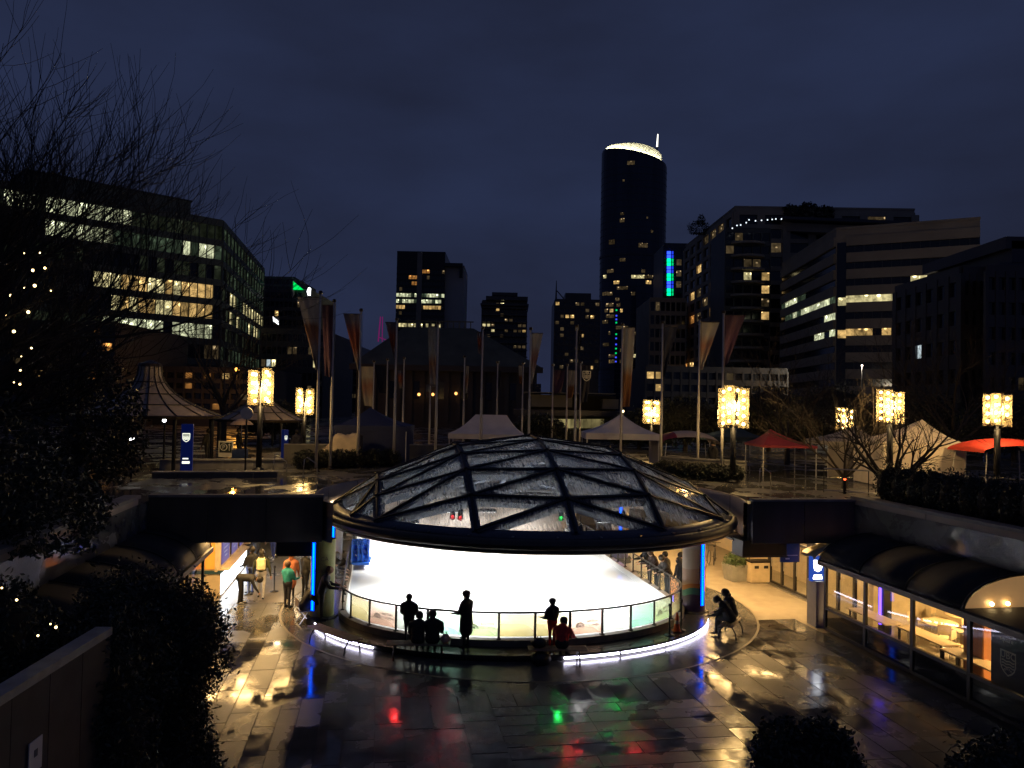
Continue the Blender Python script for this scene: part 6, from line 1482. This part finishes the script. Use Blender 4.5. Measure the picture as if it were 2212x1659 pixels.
b = MB(); b.tube([aty(669, 622, 212) - t.location, aty(667, 630, 212) - t.location, aty(668, 638, 212) - t.location], [.35, .5, .35], 8); b.build('tube', glow('white_neon', (.95, .98, 1), 5), t); MB().box((0, .6, -.4), (1.2, .3, 1)).build('bracket', M_black, t)
t = thing('wall_sign', 'white lit slanting sign panel on the office street side', 'sign', aty(595, 692, 150))
b = MB(); b.add([aty(x, y, 150) - t.location for x, y in ((590, 684), (601, 693), (602, 702), (591, 694))], [(0, 1, 2, 3)]); o = b.build('panel', glow('white_panel', (.95, .97, 1), 3), t); o.modifiers.new('s', 'SOLIDIFY').thickness = .2
MB().box((0, .5, 0), (1.2, .3, 1.2)).build('bracket', M_black, t)
facing('low_block', 'dark low street block with scattered windows below the office side', 566, 700, 716, 160, 30, M_bdark, 6, 12, rnd_lit(.12, 'ddywc'), zlo=6)
facing('hill_block', 'distant dark apartment block with tiny lights between flagpoles', 700, 775, 770, 260, 30, M_bdark, 7, 8, rnd_lit(.22, 'dcdw'), zlo=6)
facing('hill_block', 'distant dark apartment roofline with a row of warm lamps', 722, 772, 748, 300, 30, M_bdark, 2, 8, rnd_lit(.45, 'od'), zlo=22)
t = thing('crane', 'distant construction crane outlined in magenta light', 'crane', aty(818, 735, 400))
b = MB(); P1, P2 = aty(822, 684, 400) - t.location, aty(817, 738, 400) - t.location; b.tube([P1, P2], .28, 4); b.tube([P1 + Vector((1, 0, 0)), P2 + Vector((2, 0, 0))], .2, 4); b.build('mast', glow('magenta', (.5, .02, .28), .30), t)
b = MB(); b.tube([aty(817, 728, 400) - t.location, aty(836, 735, 400) - t.location], .2, 4); b.build('jib', glow('magenta', (.5, .02, .28), .30), t)
# black slab tower with pale spine
def lit_slab(r, c, x, y):
    if 630 < y < 652: return 'p' if rb.random() < .9 else 'g'
    if 652 <= y < 668: return 'w' if (x < 885 or x > 912) and rb.random() < .8 else None
    if 694 < y < 712: return 'y' if rb.random() < .8 else None
    if 576 < y < 592 and 910 < x < 930: return 'o'
    if 588 < y < 620 and 882 < x < 905: return 'o' if rb.random() < .7 else None
    return 'd' if rb.random() < .05 else None
M_blk = pbr('black_curtain', (.009, .009, .011), .3, var=.1)
tb, z1, a, c = facing('slab_tower', 'black slab tower with a pale spine and bright office floors', 858, 962, 546, 300, 26, M_blk, 12, 16, lit_slab, fh=.6, fw=.86, zlo=aty(900, 735, 300).z, pier=False, topgap=6)
O = Vector(tb.location); b = MB(); q = aty(908, 546, 300); b.box((q.x - O.x, 299.4 - O.y, (z1 - ZD) / 2), (1.9, 1.0, z1 - ZD)); b.build('spine', M_bconc, tb)
bw, _z, _a, _c = facing('blank_tower', 'blank pale side wing with an overhanging cap joined to the black tower', 962, 1003, 576, 302, 22, pbr('blank_render', (.42, .40, .40), .8, var=.1, scale=.1), 1, 3, lambda *k: None, fh=.02, fw=.5, band=.05, pier=False, zlo=60)
q0, q1 = aty(960, 573, 300), aty(1000, 573, 300); O = Vector(bw.location); m_ = (q0 + q1) / 2 - O; MB().box(m_, ((q1 - q0).x, 3, 1.2)).build('roof_beam', M_blk, bw); MB().box(m_ + Vector(((q1 - q0).x / 2 - .6, 0, -2.5)), (1.2, 1.6, 4.4)).build('bracket', M_blk, bw)
# two condominium towers
tb, z1, a, c = facing('condo_tower', 'dark condominium tower with stepped top and scattered lit flats', 1042, 1138, 652, 260, 22, M_bdark, 13, 10, rnd_lit(.24, 'dddwdyd'), fh=.5, fw=.7, zlo=aty(1090, 800, 260).z)
O = Vector(tb.location)
for k, (xl, xr, y0, y1) in enumerate(((1050, 1140, 650, 640), (1063, 1118, 640, 632), (1038, 1142, 660, 657))):
    q0, q1 = aty(xl, y1, 258), aty(xr, y0, 258); b = MB(); b.box(((q0.x + q1.x) / 2 - O.x, 258 + 8 - O.y, (q0.z + q1.z) / 2 - O.z), (q1.x - q0.x, 18, max(.6, q0.z - q1.z))); b.build('roof_step', M_bdark, tb)
for r in range(9):
    q0, q1 = aty(1046, 665 + r * 15, 259), aty(1134, 665 + r * 15, 259); b = MB(); b.box(((q0.x + q1.x) / 2 - O.x, 258.6 - O.y, q0.z - O.z), (q1.x - q0.x + 1.5, 1.6, .35)); b.build('balcony', M_bdark, tb)
tb, z1, a, c = facing('condo_tower', 'dark condominium tower with a slim spire left of the tall tower', 1199, 1296, 650, 280, 24, M_bdark, 11, 9, rnd_lit(.17, 'ddwd'), fh=.5, fw=.7, zlo=aty(1240, 800, 280).z)
O = Vector(tb.location); q0, q1 = aty(1222, 640, 281), aty(1278, 640, 281); MB().box(((q0.x + q1.x) / 2 - O.x, 289 - O.y, q0.z - O.z - 1), (q1.x - q0.x, 12, 5)).build('plant_room', M_bdark, tb)
b = MB(); b.tube([aty(1201, 652, 280) - O, aty(1202, 606, 280) - O], [.4, .12], 6); b.build('spire', M_bdark, tb); b = MB(); b.tube([aty(1203, 628, 280) - O, aty(1222, 650, 280) - O], .18, 4); b.build('spire_stay', M_bdark, tb)
# tall elliptical tower with a lit crown
YT = 430; q0, q1 = aty(1296, 560, YT), aty(1437, 560, YT); xc, ra = (q0.x + q1.x) / 2, (q1.x - q0.x) / 2; rbt = ra * .8; zt1 = aty(1366, 336, YT - rbt * .6).z
t = thing('tall_tower', 'tall dark blue elliptical tower with a glowing cream crown', 'skyscraper', (xc, YT, ZD)); n = 40
E_ = [(ra * math.cos(2 * math.pi * i / n), rbt * math.sin(2 * math.pi * i / n)) for i in range(n)]
def ztop(x): return zt1 - ZD + 3.5 - (x / ra + 1) * 4.0
MB().add([(x, y, 0) for x, y in E_] + [(x, y, ztop(x)) for x, y in E_], [(i, (i + 1) % n, n + (i + 1) % n, n + i) for i in range(n)] + [tuple(range(n, 2 * n))]).build('shaft', M_bblue, t, smooth=False)
nf = 38
for k in range(nf - 1):
    z = (zt1 - ZD - 4) * (k + 1) / nf; V = [(x * 1.006, y * 1.006, z - .18) for x, y in E_] + [(x * 1.006, y * 1.006, z + .18) for x, y in E_]
    MB().add(V, [(i, (i + 1) % n, n + (i + 1) % n, n + i) for i in range(n)]).build('floor_band', M_bdark, t)
for yy in (548, 797):
    z = aty(1366, yy, YT - rbt).z - ZD; V = [(x * 1.02, y * 1.02, z - .6) for x, y in E_] + [(x * 1.02, y * 1.02, z + .6) for x, y in E_]; MB().add(V, [(i, (i + 1) % n, n + (i + 1) % n, n + i) for i in range(n)]).build('belt', M_bdark, t)
zcr = aty(1366, 306, YT - rbt).z - ZD; zc0 = zt1 - ZD; m_ = n // 2
def crown_mat():
    m = bpy.data.materials.new('crown_wash'); m.use_nodes = True; nn = m.node_tree; b = nn.nodes['Principled BSDF']; b.inputs['Base Color'].default_value = (.75, .74, .62, 1); b.inputs['Roughness'].default_value = .6; return m
V = []
for i in range(n + 1):
    a = 2 * math.pi * i / n; x_, y_ = ra * .86 * math.cos(a) - .5, rbt * .8 * math.sin(a)
    f = (x_ / ra + .8) / 1.7; V += [(x_, y_, ztop(x_) + .1), (x_, y_, zcr + .5 - 3.0 * max(0, f - .3) ** 2 * 3)]
cr_o = MB().add(V, [(2 * i, 2 * i + 1, 2 * i + 3, 2 * i + 2) for i in range(n)]).build('crown_wall', crown_mat(), t, smooth=True)
V = []
for i in range(n + 1):
    a = 2 * math.pi * i / n; V += [(ra * .98 * math.cos(a), rbt * .98 * math.sin(a), ztop(ra * .98 * math.cos(a))), (ra * .98 * math.cos(a), rbt * .98 * math.sin(a), ztop(ra * .98 * math.cos(a)) + 1.1)]
MB().add(V, [(2 * i, 2 * i + 1, 2 * i + 3, 2 * i + 2) for i in range(n)]).build('parapet', M_bblue, t)
for i in range(n // 2, n):            # wash lights set behind the parapet
    a = 2 * math.pi * (i + .5) / n; o = MB().box((0, 0, 0), (2.4, .3, .2)).build('wash_light', glow('crown_lamp', (1, .92, .62), 95, True), t); o.location = (ra * .955 * math.cos(a), rbt * .94 * math.sin(a), ztop(ra * .955 * math.cos(a)) + .35); o.rotation_euler.z = a + math.pi / 2
b = MB(); q0, q1 = aty(1418, 340, YT) - Vector(t.location), aty(1421, 290, YT) - Vector(t.location); qm = q0.lerp(q1, .45); b.tube([q0, qm], .45, 8); b.build('mast', M_bconc, t)
b = MB(); b.tube([qm, q1], [.42, .25], 8); b.build('mast_light', glow('mast_glow', (1, .97, .85), 3), t)
rt = random.Random(12)
def tower_win(px, py, wp, hp, mt):
    r = ray(px, py); o0 = Vector((0, 0, HCAM)); ax, ay = r.x / ra, r.y / rbt; bx, by = (o0.x - xc) / ra, (o0.y - YT) / rbt
    A_, B_, C_ = ax * ax + ay * ay, 2 * (ax * bx + ay * by), bx * bx + by * by - 1; D_ = B_ * B_ - 4 * A_ * C_
    if D_ < 0: return
    tt = (-B_ - math.sqrt(D_)) / (2 * A_); P = o0 + r * tt; nrm = Vector(((P.x - xc) / ra ** 2, (P.y - YT) / rbt ** 2, 0)).normalized()
    w_, h_ = wp / FPX * P.y, hp / FPX * P.y
    o = MB().box((0, 0, 0), (w_, .3, h_)).build('window', mt, t); o.location = P + nrm * .2 - Vector(t.location); o.rotation_euler.z = math.atan2(nrm.y, nrm.x) + math.pi / 2
for px, py, wp, hp, k in ((1363, 352, 16, 8, 'd'), (1347, 390, 4, 4, 'd'), (1344, 462, 8, 5, 'd'), (1344, 476, 10, 8, 'd'), (1398, 470, 3, 4, 'd'), (1322, 523, 14, 10, 'd'), (1389, 530, 20, 9, 'd'), (1408, 500, 4, 6, 'd')): tower_win(px, py, wp, hp, WM[k])
for k in range(70):
    py = rt.uniform(560, 790); px = rt.choice((1318, 1332, 1345, 1372, 1390, 1405, 1420, 1308)) + rt.uniform(-5, 5); tower_win(px, round(py / 12.2) * 12.2, rt.choice((5, 8, 12, 16)), 7, WM[rt.choice('ddddddwy')])
for k, yy in enumerate((670, 682, 690, 697, 722, 731, 744, 753, 763, 772, 781)): tower_win(1332 - k * .15, yy, 3.2, 3.2, glow('led_g', (0, .8, .2), .9) if k % 4 in (0, 3) else glow('led_b', (.05, .08, 1), 1.2))
# building with blue and green corner lights
tb, z1, a, c = facing('led_building', 'dark building with a column of blue and green corner lights', 1434, 1500, 531, 340, 24, M_bdark, 12, 5, lambda r, c, x, y: 'd' if rb.random() < .08 else None, zlo=20)
O = Vector(tb.location)
for k in range(12):
    yy = 546 + k * 8.1; col = 'b' if k % 4 < 2 else 'g'
    for xx, ww in ((1445, 8), (1453, 3.2)):
        q = aty(xx, yy, 339.3); o = MB().box((0, 0, 0), (ww / FPX * 340, .4, 6.4 / FPX * 340)).build('corner_light', glow('corner_' + col + str(int(ww)), (.02, .06, 1) if col == 'b' else (0, .75, .22), (3.2 if ww > 4 else .9)), tb); o.location = q - O
# hotel of stone grid with a glazed bay tower
def lit_h(pr): return lambda r, c, x, y: rb.choice('dwdowd') if rb.random() < pr else None
hA, hB = aty(1481, 545, 290), aty(1588, 476, 232); hA.z = hB.z = 0
zh = aty(1530, 512, 259).z
ext = hB + (hA - hB) * .0 + Vector((30, 22, 0))
block('hotel_building', 'stone grid hotel with stepped roof and scattered warm windows', [(hA.x, hA.y), (hB.x, hB.y), (hB.x + 52, hB.y - 1), (hA.x + 66, hA.y)], zh + 3, M_bstone,
      [dict(p=hA, q=hB, za=8, zb=zh + 1.5, nr=14, nc=7, lit=lit_h(.16), wall=M_bstone, fh=.68, fw=.74, band=.5), dict(p=hB, q=hB + Vector((52, -1, 0)), za=8, zb=zh + 1.5, nr=14, nc=7, lit=lit_h(.10), wall=M_bstone, fh=.68, fw=.7, band=.5)])
facing('hotel_wing', 'lower hotel wing with grid windows running to the tall tower', 1404, 1482, 648, 275, 30, M_bstone, 8, 7, lit_h(.07), fh=.66, fw=.76, zlo=8)
tb, z1, a, c = facing('bay_tower', 'rounded glazed bay tower with bright living rooms on the hotel', 1567, 1664, 498, 222, 16, pbr('bay_cladding', (.06, .06, .055), .5, var=.15, scale=.3), 13, 5, lambda r, c, x, y: ('y' if 1596 < x < 1628 and (578 < y < 612) else ('w' if (1640 < x and rb.random() < .35) else ('d' if rb.random() < .12 else None))), fh=.6, fw=.86, zlo=10)
O = Vector(tb.location)
for k in range(13):
    b = MB(); z = 10 + (z1 - 10) * k / 13; V = []
    for i in range(9): aa = math.pi * (1 + i / 8); V.append(((a.x + c.x) / 2 + math.cos(aa) * (c.x - a.x) / 2.6 - O.x, a.y + math.sin(aa) * 3.2 - O.y))
    b.prism(V, z - O.z - .3, z - O.z + .3); b.build('bay_ledge', M_bstone, tb)
facing('penthouse_block', 'top hotel block with flat overhanging roof and a roof garden', 1690, 1905, 474, 232, 24, M_bstone, 11, 9, lambda r, c, x, y: ('w' if (1750 < x < 1790 and y < 505) or (1705 < x < 1745 and 515 < y < 535) else ('w' if x < 1700 and rb.random() < .4 else None)), fh=.66, fw=.74, zlo=14)
q0, q1 = aty(1686, 470, 230), aty(2036, 484, 212); t = thing('roof_canopy', 'long thin overhanging flat roof over the hotel top', 'roof', ((q0.x + q1.x) / 2, 226, (q0.z + q1.z) / 2)); d = q1 - q0
b = MB(); b.bar(-d / 2, d / 2, 12, .8); b.build('slab', M_bdark, t); b = MB(); b.bar(-d / 2 + Vector((0, 2, -1.8)), d / 2 + Vector((0, 2, -1.8)), 9, 2.4); b.build('upper_wall', M_bstone, t)
foliage_thing('roof_shrub', 'dark clump of trees on the hotel roof', 'shrub', aty(1745, 472, 232), [((-5, 0, 1.6), (2.8, 2, 2.2)), ((0, 0, 2), (3.4, 2, 2.4)), ((5, 0, 1.6), (2.8, 2, 2.1))], 2600, .42, seed=51, core=False)
foliage_thing('roof_shrub', 'dark rooftop tree at the left shoulder of the hotel', 'shrub', aty(1510, 505, 262), [((0, 0, 1.6), (3.4, 2.4, 2.7)), ((.7, 0, 4.4), (1.2, 1.2, 1.9))], 1200, .28, seed=52, core=False)
t = thing('light_string', 'string of tiny white lights along the hotel terrace', 'string lights', aty(1640, 476, 214)); pts = [(1582, 493), (1592, 487), (1600, 486), (1612, 481), (1618, 475), (1632, 477), (1645, 476), (1658, 475), (1668, 474), (1676, 473), (1688, 473)]
b = MB(); b.tube([aty(x, y, 214) - t.location for x, y in pts], .07, 4); b.build('cable', M_black, t)
for x, y in pts: b = MB(); b.ball(aty(x, y, 213.7) - t.location, .2, 6, 4); b.build('bulb', glow('string_white', (.8, .9, 1), 1.6), t)
# stone office right: two faces, dark glazed joint
oc = aty(1806, 497, 170); oL = aty(1690, 575, 212); oR = aty(2117, 510, 158); zo = oc.z; oc.z = oL.z = oR.z = 0; oc2 = oc + (oR - oc) * .075
def lit_st(r, c, x, y):
    y2 = y
    if x > 1825:
        if 600 < y2 < 625: return 'y' if 1958 < x < 2068 else None
        if 634 < y2 < 660: return 'y' if x < 1962 and rb.random() < .95 else None
        if 705 < y2 < 728: return 'w' if x < 1930 and rb.random() < .9 else None
        if 566 < y2 < 592: return 'y' if 2080 < x < 2096 or 1982 < x < 1992 else None
        return None
    if 640 < y2 < 690: return 'p' if rb.random() < .75 else 'g'
    if 712 < y2 < 750: return 'p' if x > 1760 and rb.random() < .7 else None
    return None
block('stone_office', 'stone clad office with ribbon windows and a dark glazed corner', [(oL.x, oL.y), (oc.x, oc.y), (oR.x, oR.y), (oR.x + 6, oR.y + 40), (oL.x + 20, oL.y + 14)], zo, M_bstone,
      [dict(p=oL, q=oc, za=12.0, zb=zo - 2.6, nr=9, nc=12, lit=lit_st, wall=M_bstone, fh=.42, fw=.985, band=.5, pier=False), dict(p=oc2, q=oR, za=12.0, zb=zo - 2.6, nr=9, nc=14, lit=lit_st, wall=M_bstone, fh=.42, fw=.985, band=.5, pier=False)])
t = thing('glazed_joint', 'tall dark glazed joint at the corner of the stone office', 'glazing', ((oc + oc2) / 2)); ang = math.atan2((oc2 - oc).y, (oc2 - oc).x); wj = (oc2 - oc).length
MB().box((0, -.5, zo / 2 - 1), (wj * .9, .6, zo - 4), ang).build('glass', W_drk, t)
for yy, k in ((652, 'y'), (722, 'w')):
    q = aty(1818, yy, 169); o = MB().box((0, -.85, 0), (wj * .8, .06, 1.7), ang).build('window', WM[k], t); o.location = (0, 0, q.z)
# dark neighbours on the right
tb, z1, a, c = facing('dark_walkup', 'dark walk up building with one bright white window before the stone office', 2078, 2126, 592, 80, 13.5, M_bdark, 5, 3, lambda *k: None, fh=.5, fw=.6, zlo=7)
grid(tb, Vector(tb.location), p=a + Vector((0, 13.5, 0)), q=a, za=7, zb=z1, nr=5, nc=6, lit=lambda r, c, x, y: 'c' if 1972 < x < 2004 and 715 < y < 765 else None, wall=M_bdark, fh=.5, fw=.6, band=.3)
tb, z1, a, c = facing('corner_block', 'dark corner block with stepped eaves at the right edge', 2128, 2300, 588, 72, 24, M_bdark, 6, 8, lambda r, c, x, y: 'd' if rb.random() < .06 else None, fh=.5, fw=.7, zlo=7, rot=-R_(31))
O = Vector(tb.location)
for xl, y, hgt in ((2160, 528, 1.2), (2172, 548, 2.2), (2146, 580, .9)):
    q0, q1 = aty(xl, y, 79), aty(2320, y - 14, 79); MB().box(((q0.x + q1.x) / 2 - O.x, 86 - O.y, q0.z - O.z), (q1.x - q0.x, 16, hgt)).build('eave', M_bdark, tb)
q0 = aty(2190, 560, 80); MB().box((q0.x + 2.2 - O.x, 87 - O.y, q0.z - O.z), (7, 14, 3.2)).build('upper_storey', M_bdark, tb)
# old gallery with hipped copper roof
YG = 112; gl_, gr_ = aty(770, 800, YG), aty(1160, 805, YG); ze = aty(960, 790, YG).z; zr = aty(950, 712, YG + 10).z; rl, rr = aty(880, 712, YG + 10), aty(1025, 712, YG + 10)
t = thing('old_gallery', 'dark old gallery with a tall hipped copper roof behind the flagpoles', 'building', ((gl_.x + gr_.x) / 2, YG + 10, ZD)); O = Vector(t.location)
x0, x1 = gl_.x - O.x, gr_.x - O.x; MB().box(((x0 + x1) / 2, 0, (ze - ZD) / 2), (x1 - x0, 20, ze - ZD)).build('walls', pbr('gallery_stone', (.07, .065, .058), .8, var=.2, scale=.2), t)
ez, rz_ = ze - ZD, zr - ZD; V = [(x0 - .6, -10.8, ez), (x1 + .6, -10.8, ez), (x1 + .6, 10.8, ez), (x0 - .6, 10.8, ez), (rl.x - O.x, -3, rz_), (rr.x - O.x, -3, rz_), (rr.x - O.x, 3, rz_), (rl.x - O.x, 3, rz_)]
MB().add(V, [(0, 1, 5, 4), (1, 2, 6, 5), (2, 3, 7, 6), (3, 0, 4, 7), (4, 5, 6, 7)]).build('roof', M_copper, t)
MB().box((0, -10.7, ez - .4), (x1 - x0 + 1.6, .8, .8)).build('cornice', pbr('gallery_stone', (.07, .065, .058), .8), t)
for k in range(15):
    xx = x0 + (x1 - x0) * (k + .5) / 15; MB().box((xx, -10.12, ez * .52), (.7, .3, ez * .86)).build('pilaster', pbr('gallery_stone', (.07, .065, .058), .8), t)
    if k % 2 == 0: MB().box((xx + .95, -10.06, ez * .6), (1.0, .16, 2.4)).build('window', W_drk, t)
b = MB()
for k in range(12):
    f = (k + .5) / 12; xx = rl.x - O.x + (rr.x - rl.x) * f; MB().tube([(xx, -3.05, rz_), (xx, -3.05, rz_ + .9)], .07, 4).build('roof_post', M_copper, t)
MB().box(((rl.x + rr.x) / 2 - O.x, -3.05, rz_ + .95), (rr.x - rl.x, .16, .16)).build('roof_rail', M_copper, t)
for xx, yy in ((905, 852), (935, 852), (985, 850)):
    q = aty(xx, yy, YG - 1); tt = thing('wall_lantern', 'small warm lantern on the old gallery front', 'lantern', q, 0, 'lanterns on the old gallery')
    MB().ball((0, 0, 0), .22, 8, 5).build('globe', glow('gallery_lamp', (1, .45, .12), 2.5), tt, smooth=True); MB().box((0, .5, 0), (.1, .8, .1)).build('bracket', M_black, tt)
# law courts: concrete beams over a lit glass strip
YL = 78; t = thing('law_courts', 'low concrete building with deep beams over a lit glass strip', 'building', (aty(1225, 900, YL).x, YL + 6, ZD)); O = Vector(t.location)
def lc(nm, xl, xr, y0, y1, m, dy=0, d_=8): q0, q1 = aty(xl, y0, YL + dy), aty(xr, y1, YL + dy); return MB().box(((q0.x + q1.x) / 2 - O.x, YL + dy + d_ / 2 - O.y, (q0.z + q1.z) / 2 - O.z), (q1.x - q0.x, d_, abs(q0.z - q1.z))).build(nm, m, t)
M_lc = pbr('law_concrete', (.3, .28, .2), .8, var=.15, scale=.4)
lc('roof_beam', 1130, 1330, 846, 852, M_lc); lc('wall_panel', 1146, 1236, 852, 880, M_lc, 1.5, 6); lc('wall_panel', 1302, 1336, 862, 884, M_lc, 1.5, 6); lc('dark_band', 1110, 1400, 884, 902, M_bdark, -.5); lc('plinth', 1110, 1420, 926, 965, M_bdark, .2)
rl_ = random.Random(6)
for k in range(17):
    xa = 1152 + k * 9; q0, q1 = aty(xa, 905, YL), aty(xa + 8.2, 925, YL); MB().box(((q0.x + q1.x) / 2 - O.x, YL - O.y, (q0.z + q1.z) / 2 - O.z), (q1.x - q0.x, .1, q0.z - q1.z)).build('window', room('room_court', (1, .82, .34), .42, spot=.6) if rl_.random() < .85 else W_dim, t)
lc('back_wall', 1140, 1330, 852, 926, pbr('court_back', (.04, .038, .03), .8), 4, 4)
# a faint star-like aircraft light is left out; distant street block behind the trees
facing('street_block', 'dark street block filling the gap behind the law courts', 1395, 1700, 800, 120, 20, M_bdark, 4, 16, rnd_lit(.06, 'dw'), zlo=6)
facing('street_block', 'dark street block behind the pavilions', 240, 560, 800, 100, 20, M_bdark, 4, 16, rnd_lit(.10, 'dwo'), zlo=6)
facing('street_block', 'dark street block closing the far left edge', -200, 250, 700, 90, 20, M_bdark, 6, 16, rnd_lit(.10, 'dwo'), zlo=6)
